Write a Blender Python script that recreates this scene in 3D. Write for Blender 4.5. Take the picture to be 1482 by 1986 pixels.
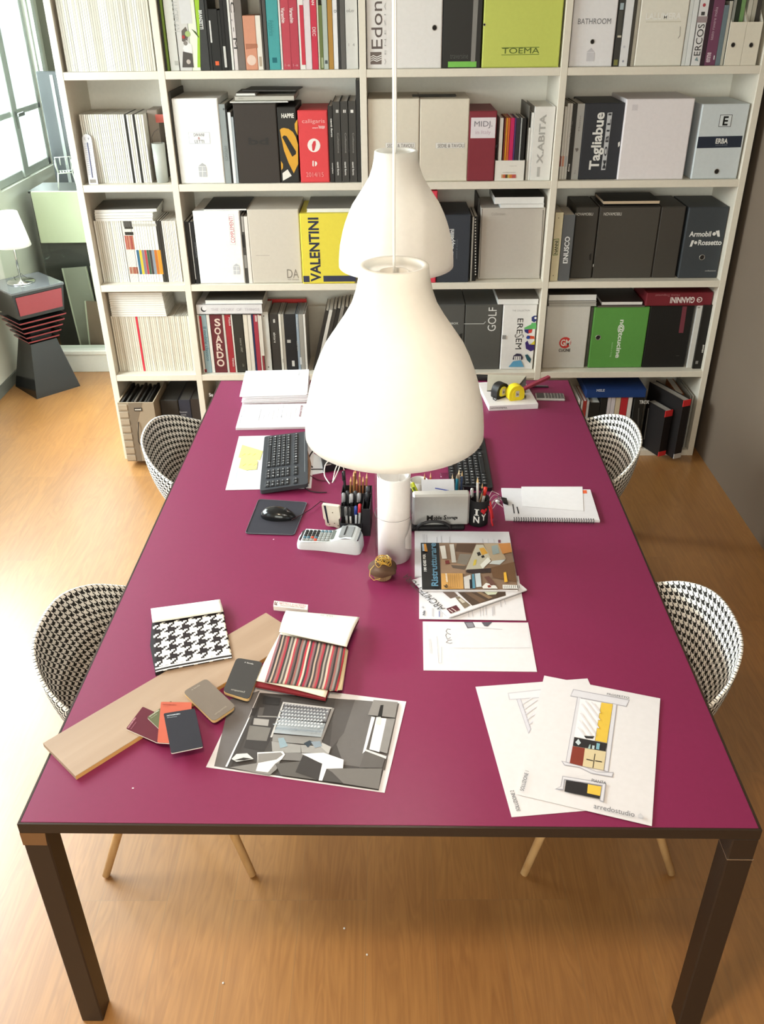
import bpy, math, random
from mathutils import Vector, Matrix
for o in list(bpy.data.objects): bpy.data.objects.remove(o, do_unlink=True)
SC = bpy.context.scene; COL = SC.collection
R = math.radians
# ---------------------------------------------------------------- camera
cam = bpy.data.cameras.new('camera'); camo = bpy.data.objects.new('camera', cam); COL.objects.link(camo)
cam.sensor_fit = 'HORIZONTAL'; cam.sensor_width = 36.0; cam.lens = 36.0*1698.917/1482; cam.clip_start = .05
camo.matrix_world = Matrix(((0.9999540, 0.0061904, 0.0073267, 0.00000), (0.0031031, 0.5139991, -0.8577851, 0.00000), (-0.0090759, 0.8577684, 0.5139562, 2.26937), (0, 0, 0, 1)))
SC.camera = camo
# ---------------------------------------------------------------- light and exposure
SC.view_settings.view_transform = 'Standard'; SC.view_settings.look = 'None'
SC.view_settings.gamma = 1.0; SC.view_settings.use_curve_mapping = False
SC.view_settings.exposure = 0.05
WORLD = bpy.data.worlds.new('daylight'); SC.world = WORLD; WORLD.use_nodes = True
WORLD.node_tree.nodes['Background'].inputs[0].default_value = (.86, .94, 1, 1)
WORLD.node_tree.nodes['Background'].inputs[1].default_value = 2.0
def area(name, loc, rot, sx, sy, watts, col):
    l = bpy.data.lights.new(name, 'AREA'); l.shape = 'RECTANGLE'; l.size = sx; l.size_y = sy; l.energy = watts; l.color = col
    o = bpy.data.objects.new(name, l); COL.objects.link(o); o.location = loc; o.rotation_euler = rot; return o
area('daylight_courtyard', (-3.15, 3.2, 2.35), (0, R(-90+38), 0), 1.7, 2.4, 390, (.94, .97, 1.0))
area('daylight_courtyard', (-3.15, 0.55, 2.35), (0, R(-90+38), 0), 1.7, 1.8, 12, (.96, .98, 1.0))
area('daylight_courtyard', (-2.95, 4.85, 2.05), (0, R(-90+30), 0), 1.5, 1.2, 260, (.93, .97, 1.0))
area('daylight_display_window', (-2.62, 6.55, 1.75), (0, R(-90), 0), 1.0, 1.1, 80, (.90, .97, 1.0))
area('daylight_shop_window', (-.8, -2.72, 1.75), (R(90), 0, 0), 2.4, 1.9, 118, (1.0, .925, .81))
# ---------------------------------------------------------------- materials
MATS = {}
def s2l(c): return c/12.92 if c <= .04045 else ((c+.055)/1.055)**2.4
def rgb(h, k=1.0): return tuple(min(1, s2l(int(h[i:i+2], 16)/255)*k) for i in (0, 2, 4))+(1,)
KA = .82                                             # colours are written as seen in full light
def M(h, rough=.55, metal=0, name=None, k=None, coat=0, spec=.25):
    key = (h, rough, metal, k, coat, spec)
    if key in MATS: return MATS[key]
    m = bpy.data.materials.new(name or 'paint_'+h); m.use_nodes = True; nt = m.node_tree; b = nt.nodes['Principled BSDF']
    c = rgb(h, KA if k is None else k)
    b.inputs['Roughness'].default_value = rough; b.inputs['Metallic'].default_value = metal
    b.inputs['Specular IOR Level'].default_value = spec; b.inputs['Coat Weight'].default_value = coat
    # a little unevenness in tone
    tc = nt.nodes.new('ShaderNodeTexCoord'); n = nt.nodes.new('ShaderNodeTexNoise'); n.inputs['Scale'].default_value = 60
    mx = nt.nodes.new('ShaderNodeMix'); mx.data_type = 'RGBA'
    nt.links.new(tc.outputs['Object'], n.inputs['Vector']); nt.links.new(n.outputs['Fac'], mx.inputs[0])
    mx.inputs[6].default_value = tuple(x*.955 for x in c[:3])+(1,); mx.inputs[7].default_value = tuple(min(1, x*1.045) for x in c[:3])+(1,)
    nt.links.new(mx.outputs[2], b.inputs['Base Color'])
    MATS[key] = m; return m
def nodes(name):
    m = bpy.data.materials.new(name); m.use_nodes = True; nt = m.node_tree
    return m, nt, nt.nodes['Principled BSDF'], lambda t: nt.nodes.new('ShaderNode'+t), nt.links.new
def math_node(nt, op, a, b=None):
    n = nt.nodes.new('ShaderNodeMath'); n.operation = op
    for i, v in enumerate((a, b)):
        if v is None: continue
        if isinstance(v, (int, float)): n.inputs[i].default_value = v
        else: nt.links.new(v, n.inputs[i])
    return n.outputs[0]
def houndstooth(name, dark, light, threads):
    m, nt, b, N, L = nodes(name)
    uv = N('UVMap'); sp = N('SeparateXYZ'); L(uv.outputs[0], sp.inputs[0])
    i = math_node(nt, 'FLOOR', math_node(nt, 'MULTIPLY', sp.outputs[0], threads)); j = math_node(nt, 'FLOOR', math_node(nt, 'MULTIPLY', sp.outputs[1], threads))
    fl = lambda v, n, t: math_node(nt, 'LESS_THAN', math_node(nt, 'FLOORED_MODULO', v, n), t)
    warp = fl(i, 8, 3.5); weft = fl(j, 8, 3.5); top = fl(math_node(nt, 'SUBTRACT', i, j), 4, 1.5)
    mx = N('Mix'); L(top, mx.inputs[0]); L(weft, mx.inputs[2]); L(warp, mx.inputs[3])
    c = N('Mix'); c.data_type = 'RGBA'; L(mx.outputs[0], c.inputs[0]); c.inputs[6].default_value = rgb(light, .97); c.inputs[7].default_value = rgb(dark, KA)
    L(c.outputs[2], b.inputs['Base Color']); b.inputs['Roughness'].default_value = .85; b.inputs['Specular IOR Level'].default_value = .2
    return m
def wood(name, c1, c2, scale, axis, rough=.5):
    m, nt, b, N, L = nodes(name)
    tc = N('TexCoord'); mp = N('Mapping'); sc = [scale]*3; sc[axis] = scale*.09; mp.inputs['Scale'].default_value = sc
    n = N('TexNoise'); n.inputs['Scale'].default_value = 1; n.inputs['Detail'].default_value = 6; n.inputs['Distortion'].default_value = .6
    r = N('ValToRGB'); r.color_ramp.elements[0].position = .3; r.color_ramp.elements[1].position = .7
    r.color_ramp.elements[0].color = rgb(c1, KA); r.color_ramp.elements[1].color = rgb(c2, KA)
    L(tc.outputs['Object'], mp.inputs[0]); L(mp.outputs[0], n.inputs['Vector']); L(n.outputs['Fac'], r.inputs[0]); L(r.outputs[0], b.inputs['Base Color'])
    b.inputs['Roughness'].default_value = rough; return m
def floor_mat():
    m, nt, b, N, L = nodes('laminate_floor')
    tc = N('TexCoord'); mp = N('Mapping'); mp.inputs['Rotation'].default_value = (0, 0, R(90)); mp.inputs['Location'].default_value = (.31, .07, 0)
    L(tc.outputs['Object'], mp.inputs[0])
    br = N('TexBrick'); br.offset = .37; br.offset_frequency = 3; br.squash = 1
    for k, v in (('Scale', 1), ('Mortar Size', .0008), ('Mortar Smooth', .1), ('Bias', 0), ('Brick Width', 1.29), ('Row Height', .193)): br.inputs[k].default_value = v
    br.inputs['Color1'].default_value = (0, 0, 0, 1); br.inputs['Color2'].default_value = (1, 1, 1, 1); br.inputs['Mortar'].default_value = (.5, .5, .5, 1)
    L(mp.outputs[0], br.inputs['Vector'])
    # grain, shifted plank by plank
    ad = N('VectorMath'); ad.operation = 'MULTIPLY_ADD'; L(br.outputs['Color'], ad.inputs[0]); ad.inputs[1].default_value = (7, 3, 5); L(tc.outputs['Object'], ad.inputs[2])
    m2 = N('Mapping'); m2.inputs['Scale'].default_value = (9, .9, 1); L(ad.outputs[0], m2.inputs[0])
    n1 = N('TexNoise'); n1.inputs['Scale'].default_value = 1.6; n1.inputs['Detail'].default_value = 3; n1.inputs['Distortion'].default_value = 1.3; L(m2.outputs[0], n1.inputs['Vector'])
    rings = math_node(nt, 'FRACT', math_node(nt, 'MULTIPLY', n1.outputs['Fac'], 7.0)); rings = math_node(nt, 'ABSOLUTE', math_node(nt, 'SUBTRACT', rings, .5))
    m3 = N('Mapping'); m3.inputs['Scale'].default_value = (120, 3.5, 1); L(ad.outputs[0], m3.inputs[0])
    n2 = N('TexNoise'); n2.inputs['Scale'].default_value = 1; n2.inputs['Detail'].default_value = 4; L(m3.outputs[0], n2.inputs['Vector'])
    f = math_node(nt, 'ADD', math_node(nt, 'MULTIPLY', rings, .5), math_node(nt, 'MULTIPLY', n2.outputs['Fac'], .5))
    f = math_node(nt, 'ADD', f, math_node(nt, 'MULTIPLY', br.outputs['Color'], .22))
    r = N('ValToRGB'); e = r.color_ramp.elements; e[0].position = .2; e[1].position = .95; e[0].color = rgb('a06d3a', KA); e[1].color = rgb('c78f4f', KA); L(f, r.inputs[0])
    mo = N('Mix'); mo.data_type = 'RGBA'; L(br.outputs['Fac'], mo.inputs[0]); L(r.outputs[0], mo.inputs[6]); mo.inputs[7].default_value = rgb('a37a4c', KA)
    L(mo.outputs[2], b.inputs['Base Color']); b.inputs['Roughness'].default_value = .42; b.inputs['Coat Weight'].default_value = .75; b.inputs['Coat Roughness'].default_value = .30; b.inputs['Coat IOR'].default_value = 1.55; b.inputs['Specular IOR Level'].default_value = .75
    return m
def plaster(name, h, rough=.8):
    m, nt, b, N, L = nodes(name)
    tc = N('TexCoord'); n = N('TexNoise'); n.inputs['Scale'].default_value = 2.2; n.inputs['Detail'].default_value = 8; L(tc.outputs['Object'], n.inputs['Vector'])
    c = rgb(h, 1); mx = N('Mix'); mx.data_type = 'RGBA'; L(n.outputs['Fac'], mx.inputs[0])
    mx.inputs[6].default_value = tuple(x*.9 for x in c[:3])+(1,); mx.inputs[7].default_value = tuple(x*1.1 for x in c[:3])+(1,); L(mx.outputs[2], b.inputs['Base Color'])
    n2 = N('TexNoise'); n2.inputs['Scale'].default_value = 180; L(tc.outputs['Object'], n2.inputs['Vector'])
    bp = N('Bump'); bp.inputs['Strength'].default_value = .12; bp.inputs['Distance'].default_value = .002; L(n2.outputs['Fac'], bp.inputs['Height']); L(bp.outputs[0], b.inputs['Normal'])
    b.inputs['Roughness'].default_value = rough; return m
def glass(name, tint=(1, 1, 1, 1), gloss=1.0):
    m = bpy.data.materials.new(name); m.use_nodes = True; nt = m.node_tree; nt.nodes.clear(); N = lambda t: nt.nodes.new('ShaderNode'+t); L = nt.links.new
    o = N('OutputMaterial'); mx = N('MixShader'); fr = N('LayerWeight'); fr.inputs[0].default_value = .5; t = N('BsdfTransparent'); t.inputs[0].default_value = tint
    g = N('BsdfGlossy'); g.inputs['Roughness'].default_value = .02; ml = math_node(nt, 'MULTIPLY', math_node(nt, 'ADD', math_node(nt, 'MULTIPLY', math_node(nt, 'POWER', fr.outputs['Facing'], 5.0), .90), .04), gloss)
    L(ml, mx.inputs[0]); L(t.outputs[0], mx.inputs[1]); L(g.outputs[0], mx.inputs[2]); L(mx.outputs[0], o.inputs[0]); return m
def stripes(name, cols, rep):
    m, nt, b, N, L = nodes(name)
    uv = N('UVMap'); sp = N('SeparateXYZ'); L(uv.outputs[0], sp.inputs[0])
    n = N('TexNoise'); n.inputs['Scale'].default_value = 4; L(uv.outputs[0], n.inputs['Vector'])
    x = math_node(nt, 'ADD', sp.outputs[0], math_node(nt, 'MULTIPLY', n.outputs['Fac'], .02))
    f = math_node(nt, 'FRACT', math_node(nt, 'MULTIPLY', x, rep)); r = N('ValToRGB'); r.color_ramp.interpolation = 'CONSTANT'; L(f, r.inputs[0])
    el = r.color_ramp.elements
    while len(el) < len(cols): el.new(.5)
    for i, c in enumerate(cols): el[i].position = i/len(cols); el[i].color = rgb(c, KA)
    L(r.outputs[0], b.inputs['Base Color']); b.inputs['Roughness'].default_value = .9; b.inputs['Specular IOR Level'].default_value = .1
    n2 = N('TexNoise'); n2.inputs['Scale'].default_value = 260; L(uv.outputs[0], n2.inputs['Vector']); bp = N('Bump'); bp.inputs['Strength'].default_value = .4; bp.inputs['Distance'].default_value = .001
    L(n2.outputs['Fac'], bp.inputs['Height']); L(bp.outputs[0], b.inputs['Normal']); return m
# ---------------------------------------------------------------- mesh helpers
class MB:
    """collects faces; build() links them as ONE mesh object"""
    def __init__(s): s.v = []; s.f = []; s.m = []; s.ms = []; s.sm = []; s.uv = {}
    def mi(s, m):
        if m not in s.ms: s.ms.append(m)
        return s.ms.index(m)
    def poly(s, pts, m, smooth=False, uv=None):
        i = len(s.v); s.v += [tuple(p) for p in pts]; s.f.append(tuple(range(i, i+len(pts)))); s.m.append(s.mi(m)); s.sm.append(smooth)
        if uv: s.uv[len(s.f)-1] = uv
    def mesh(s, V, F, m, smooth=False):
        i = len(s.v); s.v += [tuple(p) for p in V]; k = s.mi(m)
        for f in F: s.f.append(tuple(i+j for j in f)); s.m.append(k); s.sm.append(smooth)
    def box(s, a, b, m, ch=0, T=None, top=None):
        x0, y0, z0 = a; x1, y1, z1 = b
        if ch <= 0:
            V = [(x, y, z) for z in (z0, z1) for y in (y0, y1) for x in (x0, x1)]
            F = [(0, 2, 3, 1), (4, 5, 7, 6), (0, 1, 5, 4), (2, 6, 7, 3), (0, 4, 6, 2), (1, 3, 7, 5)]
        else:
            c = min(ch, .45*min(x1-x0, y1-y0, z1-z0)); V = []; idx = {}
            for k in range(8):
                sx, sy, sz = k & 1, k >> 1 & 1, k >> 2 & 1
                P = (x1 if sx else x0, y1 if sy else y0, z1 if sz else z0); I = (-c if sx else c, -c if sy else c, -c if sz else c)
                for ax in range(3):
                    q = [P[i]+(I[i] if i != ax else 0) for i in range(3)]; idx[k, ax] = len(V); V.append(tuple(q))
            F = []
            for ax in range(3):
                u, w = [(1, 2), (2, 0), (0, 1)][ax]
                for side in (0, 1):
                    ks = [(side << ax) | (p << u) | (q << w) for p, q in ((0, 0), (1, 0), (1, 1), (0, 1))]
                    f = [idx[k, ax] for k in ks]; F.append(tuple(f if side else f[::-1]))
            for ax in range(3):
                u, w = [(1, 2), (2, 0), (0, 1)][ax]
                for p in (0, 1):
                    for q in (0, 1):
                        k0 = (p << u) | (q << w); k1 = k0 | (1 << ax)
                        f = [idx[k0, u], idx[k1, u], idx[k1, w], idx[k0, w]]; F.append(tuple(f if p == q else f[::-1]))
            for k in range(8):
                f = [idx[k, 0], idx[k, 1], idx[k, 2]]; n = bin(k).count('1'); F.append(tuple(f if n % 2 else f[::-1]))
        if T is not None: V = [tuple(T @ Vector(p)) for p in V]
        s.mesh(V, F, m)
        if top is not None and ch <= 0: s.m[-5] = s.mi(top)
    def prism(s, pts, z0, z1, m, T=None, side=None):
        n = len(pts); V = [(x, y, z0) for x, y in pts]+[(x, y, z1) for x, y in pts]
        if T is not None: V = [tuple(T @ Vector(p)) for p in V]
        i = len(s.v); s.mesh(V, [tuple(range(n))[::-1], tuple(range(n, 2*n))], m)
        k = s.mi(side or m)
        for j in range(n):
            a, b = j, (j+1) % n; s.f.append((i+a, i+b, i+n+b, i+n+a)); s.m.append(k); s.sm.append(False)
    def lathe(s, prof, m, n=32, T=None, smooth=True, close=False):
        V = []; F = []; k = len(prof)
        for j in range(n):
            a = 2*math.pi*j/n
            for r, z in prof: V.append((r*math.cos(a), r*math.sin(a), z))
        for j in range(n):
            for i in range(k-1 if not close else k):
                a, b = j*k+i, j*k+(i+1) % k; c, d = ((j+1) % n)*k+(i+1) % k, ((j+1) % n)*k+i
                F.append((a, d, c, b))
        if T is not None: V = [tuple(T @ Vector(p)) for p in V]
        s.mesh(V, F, m, smooth)
    def cyl(s, p, q, r, m, n=16, r2=None, smooth=True):
        p = Vector(p); q = Vector(q); d = q-p; L = d.length; T = Matrix.Translation(p) @ d.to_track_quat('Z', 'Y').to_matrix().to_4x4()
        r2 = r if r2 is None else r2
        s.lathe([(0, 0), (r, 0), (r2, L), (0, L)], m, n, T, smooth=False)
        if smooth:
            for i in range(len(s.f)-3*n, len(s.f)): s.sm[i] = (i % 3 == 1) if (len(s.f)-3*n) % 3 == 0 else s.sm[i]
    def tube(s, pts, r, m, n=8, smooth=True, cyclic=False):
        P = [Vector(p) for p in pts]; k = len(P); V = []; F = []; up = Vector((0, 0, 1)); prev = None
        for i, p in enumerate(P):
            a = P[(i-1) % k] if cyclic or i > 0 else p; b = P[(i+1) % k] if cyclic or i < k-1 else p
            t = (b-a).normalized()
            if prev is None:
                x = t.cross(up if abs(t.z) < .9 else Vector((1, 0, 0))).normalized()
            else: x = (prev-t*prev.dot(t)).normalized()
            prev = x; y = t.cross(x)
            for j in range(n):
                A = 2*math.pi*j/n; V.append(tuple(p+(x*math.cos(A)+y*math.sin(A))*r))
        for i in range(k if cyclic else k-1):
            for j in range(n):
                a = i*n+j; b = i*n+(j+1) % n; c = ((i+1) % k)*n+(j+1) % n; d = ((i+1) % k)*n+j; F.append((a, b, c, d))
        if not cyclic: F += [tuple(range(n))[::-1], tuple((k-1)*n+j for j in range(n))]
        s.mesh(V, F, m, smooth)
    def grid(s, fn, nu, nv, m, smooth=True, uvfn=None, flip=False):
        V = [fn(i/nu, j/nv) for j in range(nv+1) for i in range(nu+1)]; b = len(s.v); s.v += [tuple(p) for p in V]; k = s.mi(m)
        for j in range(nv):
            for i in range(nu):
                q = [j*(nu+1)+i, j*(nu+1)+i+1, (j+1)*(nu+1)+i+1, (j+1)*(nu+1)+i]
                if flip: q = q[::-1]
                s.f.append(tuple(b+x for x in q)); s.m.append(k); s.sm.append(smooth)
                if uvfn: s.uv[len(s.f)-1] = [uvfn((x % (nu+1))/nu, (x//(nu+1))/nv) for x in q]
    def build(s, name, parent=None, loc=None, rot=None):
        me = bpy.data.meshes.new(name); me.from_pydata(s.v, [], s.f); me.polygons.foreach_set('material_index', s.m); me.polygons.foreach_set('use_smooth', s.sm)
        for m in s.ms: me.materials.append(m)
        if s.uv:
            l = me.uv_layers.new(name='UVMap')
            for fi, uv in s.uv.items():
                for li, c in zip(me.polygons[fi].loop_indices, uv): l.data[li].uv = c
        me.update(); o = bpy.data.objects.new(name, me); COL.objects.link(o)
        if parent: o.parent = parent
        if loc is not None: o.location = loc
        if rot is not None: o.rotation_euler = rot
        return o
def tag(o, label, cat, group=None):
    o['label'] = label; o['category'] = cat
    if group: o['group'] = group
    return o
def thing(name, label, cat, loc=(0, 0, 0), rz=0, group=None):
    o = bpy.data.objects.new(name, None); COL.objects.link(o); o.empty_display_size = .1; o.location = loc; o.rotation_euler = (0, 0, rz)
    return tag(o, label, cat, group)
def struct(o): o['kind'] = 'structure'; return o
def plabel(o, s): o['label'] = s; return o
# lettering: outline of a word scaled into a unit box
GLY = {}
def word(s, bold):
    if (s, bold) in GLY: return GLY[s, bold]
    c = bpy.data.curves.new('w', 'FONT'); c.body = s; c.size = 1; c.resolution_u = 3; c.offset = .028 if bold else 0; c.fill_mode = 'FRONT'
    o = bpy.data.objects.new('w', c); me = bpy.data.meshes.new_from_object(o)
    V = [v.co.copy() for v in me.vertices]; F = [tuple(p.vertices) for p in me.polygons]
    if V:
        x0 = min(v.x for v in V); x1 = max(v.x for v in V); y0 = min(v.y for v in V); y1 = max(v.y for v in V)
        V = [((v.x-x0)/max(1e-6, x1-x0), (v.y-y0)/max(1e-6, y1-y0)) for v in V]
    bpy.data.objects.remove(o); bpy.data.curves.remove(c); bpy.data.meshes.remove(me)
    GLY[s, bold] = (V, F); return V, F
def letter(mb, s, fr, box, rot, m, bold=0, lift=.0012):
    """fr maps face coordinates (u, v, height) to local space; box = u0, v0, u1, v1"""
    V, F = word(s, bold); a, b, c, d = box; P = []
    for x, y in V:
        if rot == 'u': u, v = 1-y, x
        elif rot == 'd': u, v = y, 1-x
        elif rot == 'f': u, v = 1-x, 1-y
        else: u, v = x, y
        P.append(fr(a+(c-a)*u, b+(d-b)*v, lift))
    mb.mesh(P, F, m)
def baseline(mb, s, fr, A, B, h, m, bold=0, lift=.0006):
    """word written from A to B on a face, letters h tall"""
    V, F = word(s, bold); ux, uy = B[0]-A[0], B[1]-A[1]; L = math.hypot(ux, uy); nx, ny = -uy/L*h, ux/L*h
    mb.mesh([fr(A[0]+ux*x+nx*y, A[1]+uy*x+ny*y, lift) for x, y in V], F, m)
def ink(h): return M(h, .6)
XF = lambda u, v, e: (u, -e, v)                       # an upright front face, looking along -Y
TF = lambda u, v, e: (u, v, e)                        # a face lying on a table
def disc(mb, fr, u, v, r, m, e, n=18): mb.poly([fr(u+r*math.cos(2*math.pi*k/n), v+r*math.sin(2*math.pi*k/n), e) for k in range(n)], m)
def area2(P): return sum(P[i][0]*P[(i+1) % len(P)][1]-P[(i+1) % len(P)][0]*P[i][1] for i in range(len(P)))
def shape(mb, fr, P, m, e):
    P = list(P)
    if area2(P) < 0: P = P[::-1]
    mb.poly([fr(u, v, e) for u, v in P], m)
def decorate(root, dl, base=.0):
    words = []; hl = MB(); k = 0; cl = []               # printed shapes that touch each other form one part
    for q in dl:
        e = base+.0005+.00025*k
        if q[0] == 't': t = MB(); letter(t, q[1], XF, q[2:6], q[6], ink(q[7]), q[8], base+.0005+.00025*(k+1)); words.append(t); continue
        k += 1
        if q[0] == 'h':
            T = Matrix.Translation((q[1], -base, q[2])) @ Matrix.Rotation(R(90), 4, 'X')
            hl.lathe([(q[3]*.82, .0002), (q[3]*.86, .0016), (q[3], .0016), (q[3]*1.06, .0002)], M('b9b4ac', .3, .6), 20, T)
            disc(hl, XF, q[1], q[2], q[3]*.84, M('2b2622', .9), base+.0006); continue
        if q[0] == 'r': P = [(q[1], q[2]), (q[3], q[2]), (q[3], q[4]), (q[1], q[4])]; c = q[5]
        elif q[0] == 'o': P = [(q[1]+q[3]*math.cos(j*math.pi/9), q[2]+q[3]*math.sin(j*math.pi/9)) for j in range(18)]; c = q[4]
        else: P, c = q[1], q[2]
        bb = [min(p[0] for p in P), min(p[1] for p in P), max(p[0] for p in P), max(p[1] for p in P)]; mine = [bb, [(P, c, e)]]; rest = []
        for o in cl:
            if o[0][0] < mine[0][2]+.001 and mine[0][0] < o[0][2]+.001 and o[0][1] < mine[0][3]+.001 and mine[0][1] < o[0][3]+.001:
                mine = [[min(o[0][0], mine[0][0]), min(o[0][1], mine[0][1]), max(o[0][2], mine[0][2]), max(o[0][3], mine[0][3])], o[1]+mine[1]]
            else: rest.append(o)
        cl = rest+[mine]
    for _, L in cl:
        d = MB()
        for P, c, e in L: shape(d, XF, P, ink(c), e)
        d.build('printed_design', root)
    for t in words: t.build('lettering', root)
    if hl.f: hl.build('finger_hole', root)
def translucent(name, h, amount):
    m = M(h, .5, name=name, k=.9); nt = m.node_tree; b = nt.nodes['Principled BSDF']; o = nt.nodes['Material Output']
    t = nt.nodes.new('ShaderNodeBsdfTranslucent'); t.inputs[0].default_value = rgb(h, .95); x = nt.nodes.new('ShaderNodeMixShader'); x.inputs[0].default_value = amount
    nt.links.new(b.outputs[0], x.inputs[1]); nt.links.new(t.outputs[0], x.inputs[2]); nt.links.new(x.outputs[0], o.inputs[0]); return m
# ================================================================ the room
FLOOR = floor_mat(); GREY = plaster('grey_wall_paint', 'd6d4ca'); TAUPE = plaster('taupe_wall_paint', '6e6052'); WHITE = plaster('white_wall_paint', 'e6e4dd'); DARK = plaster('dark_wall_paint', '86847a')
CREAM = M('f0e8d8', .5, name='cream_laminate'); FRAMEM = M('b4b8b2', .45, name='grey_window_paint')
def slab(name, a, b, m): mb = MB(); mb.box(a, b, m); return struct(mb.build(name))
XL, XR, YF, YB, ZC = -2.52, 1.75, -2.6, 4.735, 2.95
slab('floor', (XL-.12, YF-.1, -.08), (XR+.12, 7.5, 0), FLOOR)
slab('ceiling', (XL-.12, YF-.1, ZC), (XR+.12, 7.5, ZC+.08), plaster('beige_ceiling_paint', 'c2bcb0'))
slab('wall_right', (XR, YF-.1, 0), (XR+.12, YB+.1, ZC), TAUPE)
slab('wall_back', (-1.30, YB, 0), (XR, YB+.1, ZC), GREY)
slab('wall_niche', (-1.40, YB, 0), (-1.30, 5.66, ZC), GREY)
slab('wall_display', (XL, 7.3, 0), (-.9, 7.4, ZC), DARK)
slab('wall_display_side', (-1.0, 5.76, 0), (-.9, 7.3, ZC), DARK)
def wall_with_openings(name, x0, x1, y0, y1, holes, m):
    """a wall along Y with rectangular openings (ya, yb, za, zb)"""
    mb = MB(); y = y0
    for ya, yb, za, zb in sorted(holes):
        mb.box((x0, y, 0), (x1, ya, ZC), m)
        if za > 0: mb.box((x0, ya, 0), (x1, yb, za), m)
        mb.box((x0, ya, zb), (x1, yb, ZC), m); y = yb
    mb.box((x0, y, 0), (x1, y1, ZC), m); return struct(mb.build(name))
wall_with_openings('wall_left', XL-.12, XL, YF, 7.4, [(-.4, 1.4, .95, 2.55), (1.95, 3.95, .95, 2.55), (4.25, 5.45, 1.0, 2.55), (5.98, 7.08, 1.14, 2.45)], GREY)
mb = MB(); mb.box((XL, YF-.1, 0), (-2.0, YF, ZC), WHITE); mb.box((.4, YF-.1, 0), (XR, YF, ZC), WHITE); mb.box((-2.0, YF-.1, 0), (.4, YF, .8), WHITE); mb.box((-2.0, YF-.1, 2.7), (.4, YF, ZC), WHITE)
struct(mb.build('wall_front'))
PANE = glass('window_glass', (.96, 1, .99, 1))
def casement(name, ya, yb, za, zb, bars):
    """two grey sashes with a centre post, glazing bar, panes and handle, set in the left wall"""
    r = MB(); x0, x1 = XL-.09, XL-.03
    fr = .055
    r.box((x0, ya, za), (x1, ya+fr, zb), FRAMEM, .004); r.box((x0, yb-fr, za), (x1, yb, zb), FRAMEM, .004)
    r.box((x0, ya, za), (x1, yb, za+fr), FRAMEM, .004); r.box((x0, ya, zb-fr), (x1, yb, zb), FRAMEM, .004)
    ym = (ya+yb)/2; r.box((x0, ym-.05, za), (x1+.015, ym+.05, zb), FRAMEM, .005)
    for z in bars: r.box((x0+.01, ya, z-.02), (x1, yb, z+.02), FRAMEM, .004)
    o = struct(r.build(name))
    g = MB(); g.box((x0+.025, ya+fr, za+fr), (x0+.031, yb-fr, zb-fr), PANE); g.build('pane', o)
    h = MB(); h.box((x1+.012, ym-.012, (za+zb)/2-.09-.25), (x1+.022, ym+.012, (za+zb)/2+.02-.25), M('9a9c98', .3, .8), .003)
    h.cyl((x1+.02, ym, (za+zb)/2-.25), (x1+.055, ym, (za+zb)/2-.25), .008, M('7c7d7a', .3, .8)); h.box((x1+.045, ym-.055, (za+zb)/2-.262), (x1+.062, ym+.055, (za+zb)/2-.238), M('7c7d7a', .3, .8), .005); h.build('handle', o)
    return o
casement('window_1', 5.98, 7.08, 1.14, 2.45, (1.55,))
casement('window_2', 1.95, 3.95, .95, 2.55, (1.6,))
casement('window_3', -.4, 1.4, .95, 2.55, (1.6,))
casement('window_4', 4.25, 5.45, 1.0, 2.55, (1.6,))
# shop window behind the camera
mb = MB()
for x in (-2.0, -1.2, -.4, .36): mb.box((x, YF-.08, .8), (x+.04, YF-.02, 2.7), FRAMEM, .004)
mb.box((-2.0, YF-.08, .8), (.4, YF-.02, .85), FRAMEM, .004); mb.box((-2.0, YF-.08, 2.65), (.4, YF-.02, 2.7), FRAMEM, .004); w4 = struct(mb.build('window_6'))
mb = MB(); mb.box((-1.97, YF-.06, .84), (.37, YF-.054, 2.66), PANE); mb.build('pane', w4)
slab('baseboard_left', (XL, YF, 0), (XL+.012, 5.69, .07), M('777b76', .5)); slab('baseboard_display', (XL, 5.78, 0), (XL+.012, 7.3, .07), M('777b76', .5))
slab('trim_1', (XL, 7.10, 1.1), (XL+.03, 7.16, 2.6), M('e4e7e4', .5))
slab('trim_2', (-2.3, 7.27, 1.45), (-2.24, 7.3, 2.9), M('a5a498', .5))
# glazed partition at the end of the narrow passage
mb = MB(); mb.box((XL, 5.70, 0), (-1.30, 5.80, .125), M('dedfd9', .5), .003); mb.box((XL, 5.69, .125), (-1.30, 5.81, .158), M('e6e6e0', .5), .006); struct(mb.build('trim_3'))
mb = MB(); mb.box((XL, 5.742, .158), (-1.30, 5.752, ZC), glass('display_glass', (.93, .95, .93, 1), .35)); struct(mb.build('window_5'))
# unseen round lamp, added to warm and brighten the near floor and table
mb = MB(); mb.lathe([(0, 2.90), (.17, 2.90), (.19, 2.915), (.19, 2.949), (0, 2.949)], translucent('added_lamp_opal', 'f6f1e6', .6), 40)
cl = tag(mb.build('added_ceiling_lamp', None, (-.35, .50, 0)), 'added round opal ceiling lamp, unseen, above the near end of the table', 'lamp')
l = bpy.data.lights.new('added_ceiling_light', 'AREA'); l.shape = 'DISK'; l.size = .34; l.energy = 36; l.color = (1, .80, .58); lo = bpy.data.objects.new('added_ceiling_light', l); COL.objects.link(lo); lo.parent = cl; lo.location = (0, 0, 2.895)
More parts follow.
